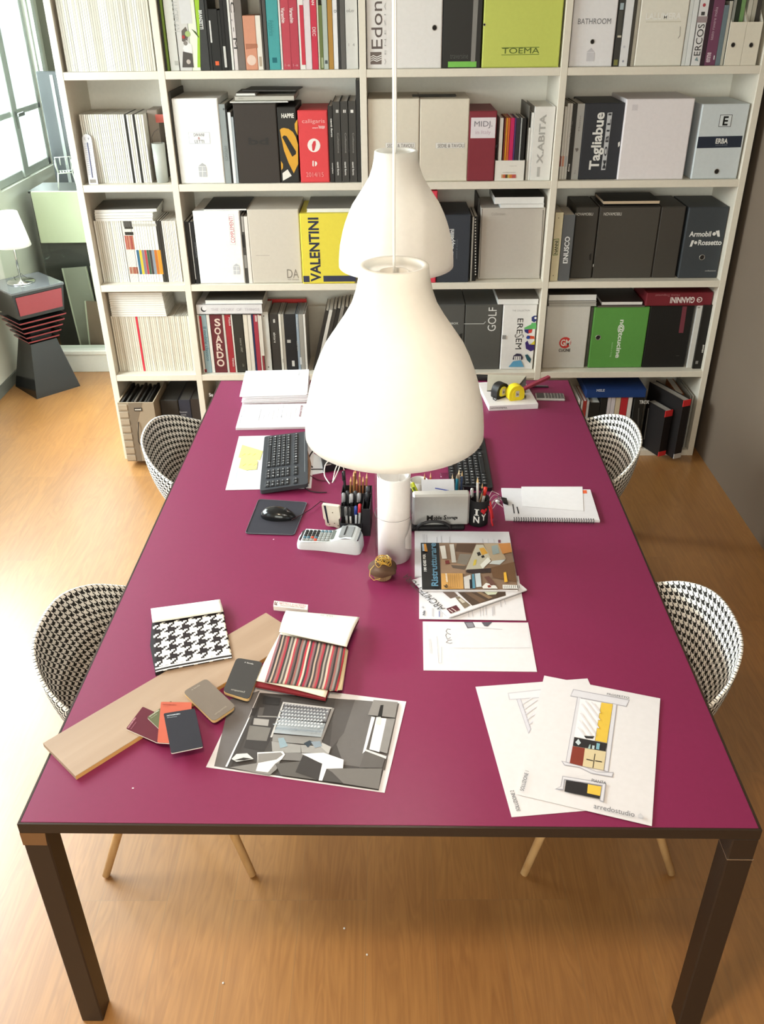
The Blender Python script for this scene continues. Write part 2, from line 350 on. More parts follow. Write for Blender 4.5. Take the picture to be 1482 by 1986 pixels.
# ================================================================ bookcase
BY, BX0, BX1, BD = 4.3845, -1.482, 1.7075, .345
UP = (BX0, -1.0239, -.1175, .7841, BX1-.031); TZ = (.034, .5022, .9866, 1.470, 1.9539, 2.4375)
bc = thing('bookcase', 'wide cream wall bookcase, packed with boxes and magazines', 'bookcase', (0, BY, 0))
for x in UP: mb = MB(); mb.box((x, 0, 0), (x+.031, BD-.012, 2.47), CREAM, .0012); mb.build('upright', bc)
for i in range(4):
    x0 = UP[i]+.0312; x1 = UP[i+1]-.0002
    for k, z in enumerate(TZ):
        mb = MB(); mb.box((x0, .001, z-.033 if k else 0), (x1, BD-.012, z), CREAM, .0012); mb.build('shelf' if k else 'base_board', bc)
mb = MB(); mb.box((BX0+.001, BD-.0118, .001), (BX1-.001, BD-.004, 2.469), M('faf6ec', .6, k=.9)); mb.build('back_panel', bc)
# ================================================================ what stands on the shelves
def hexmix(h, t, k): return ''.join('%02x' % int(int(h[i:i+2], 16)*(1-k)+int(t[i:i+2], 16)*k) for i in (0, 2, 4))
THICK = ('box_file', 'slipcase', 'packaging_box', 'magazine_file')
def upright(kind, col, x, w, off, d, z, h, label, cat, group, lean, pg, dl):
    m = M(col, .5); mb = MB(); cat = cat or kind.replace('_', ' ')
    rot = (0, R(lean), 0) if lean else None; loc = (x, BY+off, z+.0005+(w*math.sin(R(lean)) if lean else 0))
    if kind in THICK and w > .012:
        mb.box((0, 0, 0), (w, d, h), m, .0022)
        o = mb.build(kind, None, loc, rot)
        if kind in ('box_file', 'packaging_box') and w > .03:
            f = MB(); f.box((.0035, -.0022, .0035), (w-.0035, .0005, h-.0035), m, .001); decorate(f.build('front_panel', o), dl, .0022)
        else: decorate(o, dl)
    elif kind == 'book_tray':
        t = .0025; mb.box((0, 0, 0), (w, d, t), m); mb.box((0, 0, t), (t, d, h), m); mb.box((w-t, 0, t), (w, d, h), m); mb.box((t, 0, t), (w-t, t, h), m); o = mb.build(kind, None, loc, rot); decorate(o, dl)
    elif kind == 'magazine_holder':
        t = .0025; P = [(0, 0), (d, 0), (d, h+.13), (d*.62, h+.13), (0, h)]
        for xa in (0, w-t): mb.prism(P, 0, t, m, Matrix(((0, 0, 1, xa), (1, 0, 0, 0), (0, 1, 0, 0), (0, 0, 0, 1))))
        mb.box((t, 0, 0), (w-t, t, h), m); mb.box((t, d-t, 0), (w-t, d, h+.13), m); mb.box((t, t, 0), (w-t, d-t, t), m)
        o = mb.build(kind, None, loc, rot); decorate(o, dl)
    elif kind == 'magazine' and w < .011 and not lean:
        mb.box((0, 0, 0), (w, d, h), m, 0, None, M(hexmix(col, 'a09a90', .35), .8)); o = mb.build(kind, None, loc, rot); decorate(o, dl)
    else:
        t = min(.0024, w*.2)
        if kind in ('folder', 'panel_sample', 'spiral_catalogue') and w < .012:
            mb.box((0, 0, 0), (w, d, h), m, .0006); o = mb.build(kind, None, loc, rot)
            if kind == 'panel_sample': tag(o, label, cat)
        else:
            mb.box((0, 0, 0), (t, d, h), m, .0004); mb.box((w-t, 0, 0), (w, d, h), m, .0004); mb.box((t*.9, 0, 0), (w-t*.9, t, h), m, .0004)
            o = mb.build(kind, None, loc, rot)
            p = MB(); p.box((t, t, .002), (w-t, d-.003, h-.003 if kind != 'magazine' else h-.0005), M(pg, .9)); p.build('page_block', o)
        decorate(o, dl)
    tag(o, label, cat, group); return o
def flat(kind, col, x, w, off, d, z, h, label, cat, group, yaw, pg, dl):
    kind = kind[5:]; m = M(col, .5); mb = MB(); cat = cat or kind.replace('_', ' '); t = min(.0022, h*.2)
    loc = (x, BY+off, z+.0011); rot = (0, 0, R(yaw)) if yaw else None
    if kind == 'box_file':
        mb.box((0, 0, 0), (w, d, h-.0009), m, .002); o = mb.build(kind, None, loc, rot)
        f = MB(); f.box((.003, -.002, .003), (w-.003, .0005, h-.0035), m, .001); decorate(f.build('front_panel', o), dl, .002)
    elif h < .006 or kind in ('tablet_folder', 'leather_folder'):
        mb.box((0, 0, 0), (w, d, h-.0009), M(pg, .8), 0, None, m); o = mb.build('folder' if 'folder' in kind else kind, None, loc, rot); decorate(o, dl)
        if 'folder' in kind: o.data.materials[0] = m
    else:
        hh = h-.0009
        mb.box((0, 0, 0), (w, d, t), m if kind != 'magazine' else M(pg, .8)); mb.box((0, 0, hh-t), (w, d, hh), m, .0004); mb.box((0, d-t, t), (w, d, hh-t), m)
        if kind == 'book': mb.box((0, 0, 0), (w, t, hh), m, .0004)
        o = mb.build(kind, None, loc, rot)
        p = MB(); p.box((.002, .0025 if kind == 'book' else .001, t), (w-.002, d-t, hh-t), M(pg, .9)); p.build('page_block', o); decorate(o, dl)
    return tag(o, label, cat, group)
SHELF = [
('book','3d3b36',-.9906,.0079,.02,.22,1.9539,.33,'dark slim book at the far left of the wide top shelf, touching the upright',None,None,0,'f2efe6',[]),
('book','7f9a3c',-.982,.0105,.02,.22,1.9539,.33,'thin olive green book right of the dark slim one on the top shelf',None,None,0,'f2efe6',[]),
('book','dcdad2',-.9668,.0384,.02,.22,1.9539,.33,'pale grey book with faded grey lettering down its spine, top shelf',None,None,0,'f2efe6',[('t','LUCEPLAN',.0383,.1539,.0598,.2679,'d','b9b9b4',0),('r',.0204,.0219,.0366,.0404,'b8b6ae')]),
('book','d8d4cf',-.9238,.0537,.02,.22,1.9539,.3,'book with a grey and black floral photograph on its wide spine, top shelf',None,None,0,'f2efe6',[('r',.026,.1853,.0756,.2753,'dcdad9'),('p',[(.0235,.1577),(.0437,.1734),(.0539,.1454),(.0403,.1093),(.0207,.1176)],'6a625a'),('p',[(.0395,.1214),(.0622,.101),(.0629,.0685),(.0342,.0606),(.0217,.0892)],'efecea'),('p',[(.0202,.077),(.0606,.0685),(.0609,.0129),(.0098,.0134)],'57514c'),('o',.0493,.1455,.0114,'a9c07a'),('o',.0357,.1094,.0092,'8c847c'),('o',.0404,.0358,.0093,'c9bdb3'),('o',.0296,.1336,.0069,'b0413e')]),
('book','eef2dd',-.8686,.0363,.02,.22,1.9539,.33,'white and lime green book with curved dark lines, top shelf',None,None,0,'f2efe6',[('p',[(.0393,.2749),(.0595,.2747),(.0359,.0127),(.022,.0128),(.0389,.1571)],'a6cf3b'),('p',[(.0126,.1653),(.0316,.1531),(.0429,.133),(.0425,.129),(.0284,.1452)],'4a5a2a')]),
('binder','3f3f3e',-.83,.0404,.02,.22,1.9539,.33,'dark grey binder with white lettering reading downwards, top shelf',None,None,0,'f2efe6',[('t','BRANZETTI',.0132,.1629,.0279,.2358,'d','e9e9e6',1)]),
('book','2e2d2b',-.7872,.0102,.02,.22,1.9539,.3,'slim black book with a white strip, right of the dark grey binder',None,None,0,'f2efe6',[('r',.0118,.1104,.0186,.1962,'e0deda')]),
('book','262523',-.7756,.039,.02,.22,1.9539,.24,'black book with a small orange square near its foot, top shelf',None,None,0,'f2efe6',[('r',.0119,.0203,.0281,.0368,'e8683c')]),
('book','2b2a28',-.7351,.0107,.02,.22,1.9539,.235,'slim black book between the orange-square book and a white-labelled one',None,None,0,'f2efe6',[]),
('book','211f1d',-.7235,.0149,.02,.22,1.9539,.31,'black book with a long white label on the lower spine, top shelf',None,None,0,'f2efe6',[('r',.0006,.0117,.011,.0957,'d9d6d0')]),
('book','2a2826',-.7077,.0163,.02,.22,1.9539,.31,'slim black book left of two white spines on the top shelf',None,None,0,'f2efe6',[]),
('book','eeece6',-.69,.0093,.02,.22,1.9539,.33,'thin white book between slim black and pinkish white books',None,None,0,'f2efe6',[]),
('book','e3d9d6',-.6774,.0153,.02,.22,1.9539,.33,'thin pinkish white book with small black marks beside the taupe book',None,None,0,'f2efe6',[('t','C . - M',.0023,.0852,.0182,.2656,'d','444240',0)]),
('book','766d67',-.6607,.0321,.02,.22,1.9539,.33,'tall taupe book on the top shelf, left of the copper box',None,None,0,'f2efe6',[]),
('slipcase','d9977a',-.6272,.0548,.02,.24,1.9539,.214,'short copper-coloured slipcase with a pale sphere printed at its foot, top shelf',None,None,0,'f2efe6',[('o',.0266,.0395,.0208,'ecd0bf'),('p',[(.0047,.105),(.0574,.1045),(.0584,.0883),(.005,.0827)],'b4765c')]),
('book','ede6da',-.5714,.0223,.02,.22,1.9539,.214,'short cream book with small print beside the copper slipcase',None,None,0,'f2efe6',[('r',.0051,.0144,.0166,.0535,'b9a892')]),
('book','57504a',-.5482,.007,.02,.22,1.9539,.3,'thin brown-grey book behind the cream one, leaning on the dark grey spine',None,None,0,'f2efe6',[]),
('book','55504d',-.538,.0144,.02,.22,1.9539,.33,'dark grey slim book directly left of the teal one',None,None,0,'f2efe6',[]),
('binder','4ba3a4',-.5208,.0506,.02,.22,1.9539,.33,'teal binder with a small dark square emblem low on its spine',None,None,0,'f2efe6',[('r',.0137,.0283,.0345,.0489,'1e6a72'),('t','Fabbrica',.0059,.1341,.0286,.1938,'d','3d8d90',0)]),
('book','ece8e2',-.4678,.0079,.02,.22,1.9539,.33,'thin white book between the teal binder and the two red ones',None,None,0,'f2efe6',[]),
('binder','c44a58',-.458,.0353,.02,.22,1.9539,.33,'red binder with white script lettering, left one of the matching pair',None,None,0,'f2efe6',[('t','Varaschin',.0022,.1835,.018,.2423,'d','f3e6e4',1),('t','1 - m',.0063,.0133,.0272,.0237,0,'e8c8c8',0)]),
('binder','bf4454',-.4218,.0362,.02,.22,1.9539,.33,'red binder with white script lettering, right one of the matching pair',None,None,0,'f2efe6',[('t','Varaschin',.0032,.1831,.019,.242,'d','f3e6e4',1),('t','1 - m',.0071,.013,.028,.0233,0,'e8c8c8',0)]),
('book','f1ebe6',-.3832,.0246,.02,.22,1.9539,.33,'white book with a tall red block on its spine',None,None,0,'f2efe6',[('r',.0078,.0189,.0249,.2513,'d23e50')]),
('book','e9dde0',-.3572,.0274,.02,.22,1.9539,.33,'pale pinkish white book left of the crimson binder',None,None,0,'f2efe6',[]),
('binder','d2374f',-.3284,.0265,.02,.22,1.9539,.33,'crimson binder with white capital letters reading downwards',None,None,0,'f2efe6',[('t','DEC',.0061,.1324,.0209,.1664,'d','f5e8e8',0),('t','UGAN',.0079,.2509,.0191,.3011,'d','f5e8e8',1)]),
('book','e6dfcb',-.2996,.006,.02,.22,1.9539,.3,'very thin cream book right of the crimson binder',None,None,0,'f2efe6',[]),
('book','6f7a46',-.2927,.0153,.02,.22,1.9539,.25,'olive green book with a pale base, right end of the top shelf',None,None,0,'f2efe6',[('r',.0047,.0057,.0139,.047,'a9b18a')]),
('book','bcc6bd',-.2764,.0204,.02,.22,1.9539,.33,'pale sage book with a small grey block on its spine',None,None,0,'f2efe6',[('r',.0047,.0221,.0163,.0365,'58605e')]),
('book','b98a3f',-.2532,.0204,.02,.22,1.9539,.33,'mustard brown book on the top shelf',None,None,0,'f2efe6',[]),
('book','f3f1f2',-.2309,.0195,.02,.22,1.9539,.33,'white book with a small grey ring near its top',None,None,0,'f2efe6',[('o',.0115,.2266,.0059,'8c9096'),('o',.0115,.2266,.0036,'f3f1f2')]),
('book','3b3a38',-.2091,.0084,.02,.22,1.9539,.3,'thin black book between the white ring-marked and dark grey books',None,None,0,'f2efe6',[]),
('book','625f5b',-.1994,.0213,.02,.22,1.9539,.33,'dark grey cloth book next to the wide pale one',None,None,0,'f2efe6',[]),
('binder','dddbd6',-.1757,.0524,.02,.22,1.9539,.33,'wide pale grey binder at the right end of the top shelf, beside the upright',None,None,0,'f2efe6',[('t','oLo',.0059,.2221,.0374,.2358,0,'9a9a98',0),('t','1  4',.0111,.0906,.0386,.1028,0,'9a9a98',0)]),
('box_file','f5f1ee',-.0825,.3324,.015,.3,1.9539,.335,'tall white box file with big brown letters up its left edge and a finger hole',None,None,0,'f2efe6',[('t','Edoné',.0204,.0798,.0689,.31,'u','6b5f5b',0),('r',.0146,.0184,.0641,.0676,'7a6c66'),('p',[(.0147,.0495),(.0274,.0555),(.0434,.0492),(.0642,.0572),(.0642,.0531),(.0434,.0451),(.0274,.0514),(.0146,.0454)],'f5f1ee'),('p',[(.0145,.0413),(.0273,.0473),(.0433,.041),(.0642,.049),(.0641,.0449),(.0433,.0369),(.0272,.0432),(.0145,.0372)],'f5f1ee'),('p',[(.0144,.033),(.0272,.0391),(.0432,.0328),(.0641,.0408),(.064,.0367),(.0432,.0287),(.0271,.035),(.0143,.0289)],'f5f1ee'),('t','V E N E Z I A',.0775,.016,.0843,.2578,'u','b3b0ae',0),('h',.2988,.1598,.0113)]),
('magazine_file','33312e',.2532,.1701,.015,.29,1.9539,.32,'black magazine holder with a bright green strip along its foot','file',None,0,'f2efe6',[('r',.0262,.0036,.1532,.0263,'86cf5e'),('t','traversine',.0344,.0377,.1149,.0582,0,'5b5a57',0),('p',[(.1296,.264),(.1506,.2638),(.147,.0248),(.1274,.025)],'8e8b86')]),
('box_file','d2da6a',.4302,.3446,.015,.3,1.9539,.335,'large lime green box file with thin dark outlined lettering',None,None,0,'f2efe6',[('t','TOEMA',.0884,.0558,.2535,.0781,0,'566a2c',0),('p',[(.0842,.0799),(.2522,.0814),(.2524,.079),(.0844,.0773)],'566a2c'),('p',[(.0859,.052),(.2535,.053),(.2536,.0509),(.0861,.05)],'566a2c'),('h',.0042,.1697,.005)]),
('box_file','f6f3f4',.8217,.192,.02,.3,1.9539,.335,'white rounded box file with plain grey capitals, a finger hole and a small house',None,None,0,'f2efe6',[('t','BATHROOM',.0228,.1672,.1674,.189,0,'77777a',0),('h',.0951,.0993,.0098),('p',[(.0722,.059),(.0933,.0751),(.1089,.0587)],'d3d0d4'),('r',.0755,.0219,.11,.0568,'d9d6da')]),
('catalogue','45433f',1.0182,.0264,.02,.22,1.9539,.31,'dark photo-spined catalogue right of the rounded white box',None,None,0,'f2efe6',[('r',.0042,.2212,.0198,.2465,'aebfc6'),('p',[(.0016,.2194),(.0184,.2192),(.0212,.1203),(.0042,.1205)],'55534d'),('r',.0038,.0044,.0211,.0271,'8b8a4e'),('r',.0067,.1144,.0238,.1224,'d6cdb9')]),
('book','f1f0f1',1.0464,.0356,.02,.22,1.9539,.33,'broad white book with tiny grey marks low on its spine',None,None,0,'f2efe6',[('o',.0146,.0778,.005,'d6d6dc'),('o',.0165,.0206,.0046,'a8a8b2')]),
('book','4b463e',1.0839,.013,.02,.22,1.9539,.32,'dark brown-grey book between a broad white and a cream spine',None,None,0,'f2efe6',[]),
('book','bdb5a4',1.0977,.013,.02,.22,1.9539,.33,'greyish beige thin book left of the cream box',None,None,0,'f2efe6',[]),
('box_file','f4efe2',1.1128,.2104,.02,.3,1.9539,.335,'cream box file with glossy white raised lettering and a thin pull string',None,None,0,'f2efe6',[('t','LALUMERA',.0271,.1823,.1803,.2079,0,'fffdf6',1),('r',.0302,.1714,.1839,.1754,'dfd8c6'),('p',[(.1821,.1559),(.1847,.1539),(.1884,.118),(.181,.108),(.1795,.11),(.1858,.12)],'9b958a')]),
('book','e9ebe8',1.3254,.0153,.02,.22,1.9539,.33,'thin pale grey book beside the cream box file',None,None,0,'f2efe6',[]),
('book','eff1f0',1.342,.0217,.02,.22,1.9539,.33,'thin white book with grey edges left of the black-lettered one',None,None,0,'f2efe6',[]),
('binder','f0eeee',1.3692,.0384,.02,.22,1.9539,.33,'white binder with black outlined capitals and a mauve band',None,None,0,'f2efe6',[('t','ERCOS',.0052,.0402,.0337,.1631,'u','2e2c2c',0),('r',-.004,.1689,.0411,.1926,'a99799'),('r',.01,.1965,.0258,.2102,'4c4a48'),('o',.0177,.2355,.0067,'c2505c'),('p',[(.0124,.0219),(.0214,.0362),(.0292,.0177)],'8aa0a6')]),
('book','3d2a33',1.4089,.018,.02,.22,1.9539,.33,'dark aubergine book between the black-lettered binder and the plum one',None,None,0,'f2efe6',[]),
('book','7c4a64',1.4287,.0467,.02,.22,1.9539,.33,'plum book with fine white text climbing its spine',None,None,0,'f2efe6',[('t','testo rovere moka',.0071,.1006,.0206,.2274,'u','cfb6c2',0),('t','emme',.005,.0131,.0234,.0521,'u','e3cdd6',1)]),
('catalogue','75858c',1.4767,.0208,.02,.22,1.9539,.235,'short blue-grey catalogue near the right end of the top shelf',None,None,0,'f2efe6',[('t','I',-.0118,.0232,-.0072,.0396,'u','e8eef0',0)]),
('book','c9c4b6',1.4989,.012,.02,.22,1.9539,.25,'short beige-grey book left of the white cut-corner holders',None,None,0,'f2efe6',[]),
('magazine_holder','f2ead9',1.5146,.0696,.012,.26,1.9539,.17,'white cut-corner magazine holder with a round hole, left of two','file',None,0,'f2efe6',[('h',.025,.0814,.01)]),
('magazine_holder','f2ead9',1.5855,.0692,.012,.26,1.9539,.17,'white cut-corner magazine holder with a round hole, nearest the grey wall','file',None,0,'f2efe6',[('h',.0341,.0801,.01)]),
('folder','23221f',1.5114,.0022,.02,.22,1.9539,.32,'tall black folder with white letters behind the short beige book',None,None,0,'f2efe6',[]),
('folder','c8ccc6',1.5196,.0179,.05,.2,1.9574,.285,'pale grey document standing in the left white holder',None,None,0,'f2efe6',[]),
('folder','3f4a3c',1.5395,.0179,.05,.2,1.9574,.285,'dark green document standing in the left white holder',None,None,0,'f2efe6',[]),
('folder','8fbb7c',1.5593,.0179,.05,.2,1.9574,.285,'light green document standing in the left white holder',None,None,0,'f2efe6',[]),
('folder','dcd6c8',1.5905,.0177,.05,.2,1.9574,.285,'cream document standing in the right white holder',None,None,0,'f2efe6',[]),
('folder','c4beae',1.6102,.0177,.05,.2,1.9574,.285,'beige document standing in the right white holder',None,None,0,'f2efe6',[]),
('folder','45403a',1.63,.0177,.05,.2,1.9574,.285,'black document standing in the right white holder',None,None,0,'f2efe6',[]),
('magazine','2b2926',-1.2177,.0082,.05,.21,1.47,.3026,'thin black-spined magazine among white ones, left of the pair, second narrow shelf',None,None,0,'f2efe6',[]),
('magazine','2b2926',-1.178,.0082,.05,.21,1.47,.3023,'thin black-spined magazine among white ones, right of the pair, second narrow shelf',None,None,0,'f2efe6',[]),
('packaging_box','8f8378',-1.1271,.05,.12,.14,1.47,.3138,'grey-brown carton with a red patch behind the pale cup','box',None,0,'f2efe6',[('r',.0383,.258,.0774,.2937,'c8685e')]),
('folder','4a4843',-.9911,.0074,.02,.3,1.4701,.3987,'black portfolio squeezed between the upright portfolio and the white box file',None,None,0,'f2efe6',[]),
('box_file','fbfaf5',-.9816,.2118,.02,.3,1.47,.3705,'white box file with a boxed grey two-line label and a grey house, second shelf',None,None,0,'f2efe6',[('r',.0607,.1777,.1594,.2275,'b7bac6'),('r',.0621,.1791,.158,.2262,'f7f6f3'),('t','DIVANI',.0852,.2098,.1333,.2231,0,'62646c',0),('t','&',.1027,.1964,.1136,.2075,0,'a05050',0),('t','LETTI',.0865,.1807,.13,.1941,0,'62646c',0),('p',[(.0908,.0795),(.1108,.0931),(.1275,.0792)],'b9b9bb'),('r',.0903,.0307,.1271,.077,'c6c6c8'),('p',[(.1091,.077),(.1116,.077),(.1073,.0306),(.1048,.0307)],'fbfaf5'),('p',[(.0906,.0564),(.1274,.0561),(.1271,.0537),(.0903,.0541)],'fbfaf5')]),
('binder','9aa09f',-.7681,.0277,.02,.26,1.47,.3455,'blue-grey binder with faint lettering, right of the white house-marked box',None,None,0,'f2efe6',[('o',.0222,.3241,.0047,'5e6466'),('t','SCAVOLINI',.0077,.1013,.0211,.1672,'u','767c7c',0)]),
('folder','23211f',-.7389,.0069,.02,.22,1.47,.3237,'thin black folder beside the blue-grey binder',None,None,0,'f2efe6',[]),
('book','eef0f0',-.731,.0138,.02,.2,1.47,.3106,'slim white book left of the large black box file',None,None,0,'f2efe6',[]),
('book','a9b0b4',-.7161,.0104,.02,.2,1.47,.2909,'slim bluish grey book touching the large black box file',None,None,0,'f2efe6',[]),
('box_file','3d3631',-.703,.1983,.02,.3,1.47,.3468,'large black box file with dark embossed letters, second shelf',None,None,0,'f2efe6',[('t','bd',.059,.1704,.1531,.2018,0,'33312e',1)]),
('box_file','2f2d2a',-.5021,.0881,.02,.3,1.47,.3307,'black box file with a huge tilted yellow letter and a white patch',None,None,0,'f2efe6',[('t','HAPPIE',.02,.2845,.0771,.3042,0,'f4f0e6',1),('p',[(.0087,.2343),(.0164,.2408),(.0285,.2429),(.0498,.2383),(.0681,.2249),(.0812,.2025),(.089,.171),(.0852,.0846),(.0619,.0432),(.0403,.0896),(.022,.1445),(.0135,.1986)],'e2a83a'),('p',[(.0174,.203),(.0264,.2108),(.0382,.2073),(.0787,.1395),(.0768,.1282),(.0591,.1169)],'2f2d2a'),('p',[(.0787,.2602),(.093,.2798),(.09,.2091),(.0785,.2381)],'e2a83a'),('p',[(.0079,.0437),(.0335,.0609),(.0513,.0317),(.008,.0099)],'f1ece2'),('p',[(.0043,.0991),(.0131,.0853),(.0119,.0668),(.0039,.0577)],'e2a83a')]),
('box_file','e4484c',-.4083,.1382,.02,.28,1.47,.3161,'bright red box file with white round emblem and date, second shelf',None,None,0,'f2efe6',[('t','calligaris',.02,.2572,.125,.2791,0,'f6b5b2',0),('t','home',.0954,.2436,.1241,.2525,0,'f8d8d6',1),('t','smart design',.0663,.2371,.1238,.2449,0,'f8d8d6',1),('o',.0698,.1659,.03,'f6efe8'),('p',[(.0614,.1434),(.0603,.1682),(.0683,.1839),(.0781,.1861),(.0797,.1703),(.0739,.1501),(.0686,.1411)],'d9444a'),('p',[(.0597,.0978),(.0656,.0989),(.0643,.0725),(.0585,.0749)],'f6efe8'),('p',[(.0713,.0966),(.0797,.0931),(.0817,.0839),(.0751,.0747),(.0702,.0736)],'f6efe8'),('t','2014/15',.0266,.0261,.1102,.047,0,'f29d9b',0)]),
('book','34312e',-.2676,.0197,.02,.26,1.47,.3327,'black slim book with white vertical lettering right of the red box',None,None,0,'f2efe6',[('t','canti form',.0107,.2011,.0195,.2806,'d','f0eee8',1),('t','complem',.0089,.0393,.0162,.0878,'d','e0ded8',1)]),
('book','45423e',-.2449,.0326,.02,.27,1.47,.3518,'charcoal book with a white numeral, left of the three matching volumes',None,None,0,'f2efe6',[('t','III',.0149,.3044,.0256,.3174,0,'f0eee8',1),('t','Collezione',.0173,.131,.0245,.2186,'d','a9a6a0',0),('t','canti form',.0121,.0321,.0209,.0922,'d','e8e6e0',1)]),
('book','45423e',-.2094,.0331,.02,.27,1.47,.3526,'charcoal book with a white numeral, middle of the three matching volumes',None,None,0,'f2efe6',[('t','II',.0124,.3041,.0242,.3171,0,'f0eee8',1),('t','Collezione',.0165,.1307,.0237,.2183,'d','a9a6a0',0),('t','canti form',.0118,.0318,.0206,.0919,'d','e8e6e0',1)]),
('book','45423e',-.1729,.0335,.02,.27,1.47,.3534,'charcoal book with a white numeral, right of the three matching volumes',None,None,0,'f2efe6',[('t','I',.0098,.3038,.0228,.3168,0,'f0eee8',1),('t','Collezione',.0157,.1304,.0229,.218,'d','a9a6a0',0),('t','canti form',.0115,.0315,.0203,.0916,'d','e8e6e0',1)]),
('folder','2f2d2b',-.1368,.0158,.02,.3,1.47,.4381,'tall dark folder against the upright after the three charcoal volumes',None,None,0,'f2efe6',[]),
('flat_magazine','e9e6dc',-.7198,.2697,.045,.27,1.8168,.0065,'thin wide magazine lowest in the flat pile on the black box',None,None,0,'f0eee8',[]),
('flat_book','c9c4b8',-.6962,.2733,.05,.25,1.8233,.0226,'thick white catalogue in the flat pile on the black box',None,None,0,'f0eee8',[('t','cersaie',.0164,.0081,.0401,.0167,0,'b0ada6',0)]),
('flat_magazine','6f6a63',-.6911,.0913,.055,.2,1.8459,.0118,'small white booklet with grey cover on the flat pile on the black box',None,None,0,'f0eee8',[]),
('flat_tablet_folder','4b4743',-.6681,.2521,.12,.18,1.8577,.0065,'dark grey folder bent over the top of the flat pile on the black box','folder',None,-6,'f0eee8',[]),
('box_file','ebe2d0',-.0838,.2379,.02,.3,1.47,.3604,'beige box file with a small white label, left of the matching pair',None,None,0,'f2efe6',[('r',.0801,.1489,.2202,.1748,'cfc7b8'),('r',.0813,.15,.219,.1737,'f5f1ea'),('t','SEDIE & TAVOLI',.0885,.1534,.2117,.1692,0,'7c7a78',0)]),
('box_file','ece3d1',.1566,.2279,.02,.3,1.47,.3584,'beige box file with a small white label, right of the matching pair',None,None,0,'f2efe6',[('r',.0741,.1469,.2117,.1728,'cfc7b8'),('r',.0753,.148,.2105,.1716,'f5f1ea'),('t','SEDIE & TAVOLI',.0849,.1513,.2081,.1671,0,'7c7a78',0)]),
('flat_leather_folder','38332e',.1236,.2038,.1,.07,1.8304,.0044,'thin black folder lying on the two beige box files','folder',None,0,'f0eee8',[]),
('box_file','8e3540',.3846,.1281,.02,.3,1.47,.306,'burgundy box file with a large white square label',None,None,0,'f2efe6',[('r',.0086,.1905,.1229,.2789,'f3ebef'),('t','MIDJ.',.0243,.2327,.1079,.2635,0,'8d8890',0),('t','in Italy',.0306,.2039,.1026,.2239,0,'dcc3d3',0),('p',[(.1296,.1608),(.139,.1641),(.1375,.1495),(.1279,.1473)],'1d1a18')]),
('book_tray','f4efe6',.5163,.1389,.022,.2,1.47,.0907,'low white cardboard tray with a strip of colour swatches, holding slim books','tray',None,0,'f2efe6',[('r',.032,.0123,.0406,.0286,'c99a6a'),('r',.0406,.0122,.0505,.0285,'d86a4a'),('r',.0505,.0121,.0615,.0284,'5a4a30'),('r',.0615,.012,.0701,.0284,'cdb45a'),('r',.0701,.0119,.0824,.0283,'d8803c'),('r',.0824,.0118,.1008,.0281,'c9605a'),('t','collection',.0371,.0353,.0983,.0411,0,'b9b4aa',0),('t','materiali',.067,.0641,.1012,.0698,0,'cfcac0',0)]),
('book','f0ece4',.5293,.0155,.03,.165,1.4735,.2714,'thin white slim book standing in the low white tray, second shelf',None,None,0,'f2efe6',[]),
('book','8a3b30',.551,.0052,.03,.165,1.4735,.2712,'rust red slim book standing in the low white tray, second shelf',None,None,0,'f2efe6',[]),
('book','e0992e',.5579,.0076,.03,.165,1.4735,.2712,'yellow orange slim book standing in the low white tray, second shelf',None,None,0,'f2efe6',[]),
('book','df6a32',.5673,.0091,.03,.165,1.4735,.2711,'orange slim book standing in the low white tray, second shelf',None,None,0,'f2efe6',[]),
('book','cf2a62',.5786,.018,.03,.165,1.4735,.271,'magenta slim book standing in the low white tray, second shelf',None,None,0,'f2efe6',[]),
('book','5a3d76',.5983,.0057,.03,.165,1.4735,.2708,'violet slim book standing in the low white tray, second shelf',None,None,0,'f2efe6',[]),
('book','38363a',.6057,.019,.03,.165,1.4735,.2707,'charcoal slim book standing in the low white tray, second shelf',None,None,0,'f2efe6',[]),
('book','b9bcb8',.6264,.0057,.03,.165,1.4735,.2706,'pale grey slim book standing in the low white tray, second shelf',None,None,0,'f2efe6',[]),
('book','24221f',.6343,.016,.03,.165,1.4735,.2705,'black slim book standing in the low white tray, second shelf',None,None,0,'f2efe6',[]),
('catalogue','6b675f',.6594,.0054,.035,.27,1.47,.3255,'grey-brown catalogue standing behind the white spines, left of the white binder',None,None,0,'f2efe6',[]),
('book','e9e6de',.6651,.0074,.03,.2,1.47,.2319,'short white book between the swatch tray and the white binder',None,None,0,'f2efe6',[]),
('book','f1eee8',.674,.0109,.03,.24,1.47,.2955,'tall thin white book touching the white binder',None,None,0,'f2efe6',[]),
('binder','f3f0ea',.6862,.0936,.022,.28,1.47,.322,'wide white binder with grey capitals climbing its spine',None,None,0,'f2efe6',[('t','X.ABITA',.0243,.0744,.0543,.2894,'u','b9b6b0',1),('r',.0301,.0167,.0436,.0607,'c4c1bb'),('t','il design',.0341,.2499,.0412,.2828,'u','cfccc6',0)]),
('magazine','eeebe3',.8279,.0099,.045,.2,1.47,.3187,'thin white magazine beside the upright with a dark red foot, second shelf',None,None,0,'f2efe6',[('r',-.0062,.0583,.0031,.1044,'8d4a46')]),
('magazine','eeebe3',.8392,.0109,.045,.2,1.47,.3316,'thin white magazine with a salmon foot, second of three by the upright',None,None,0,'f2efe6',[('r',-.0049,.0582,.0054,.1043,'e6a48c')]),
('magazine','eeebe3',.8516,.0109,.045,.2,1.47,.3315,'thin white magazine with a grey foot, third of three by the upright',None,None,0,'f2efe6',[('r',-.004,.0581,.0063,.1042,'c9cdd0')]),
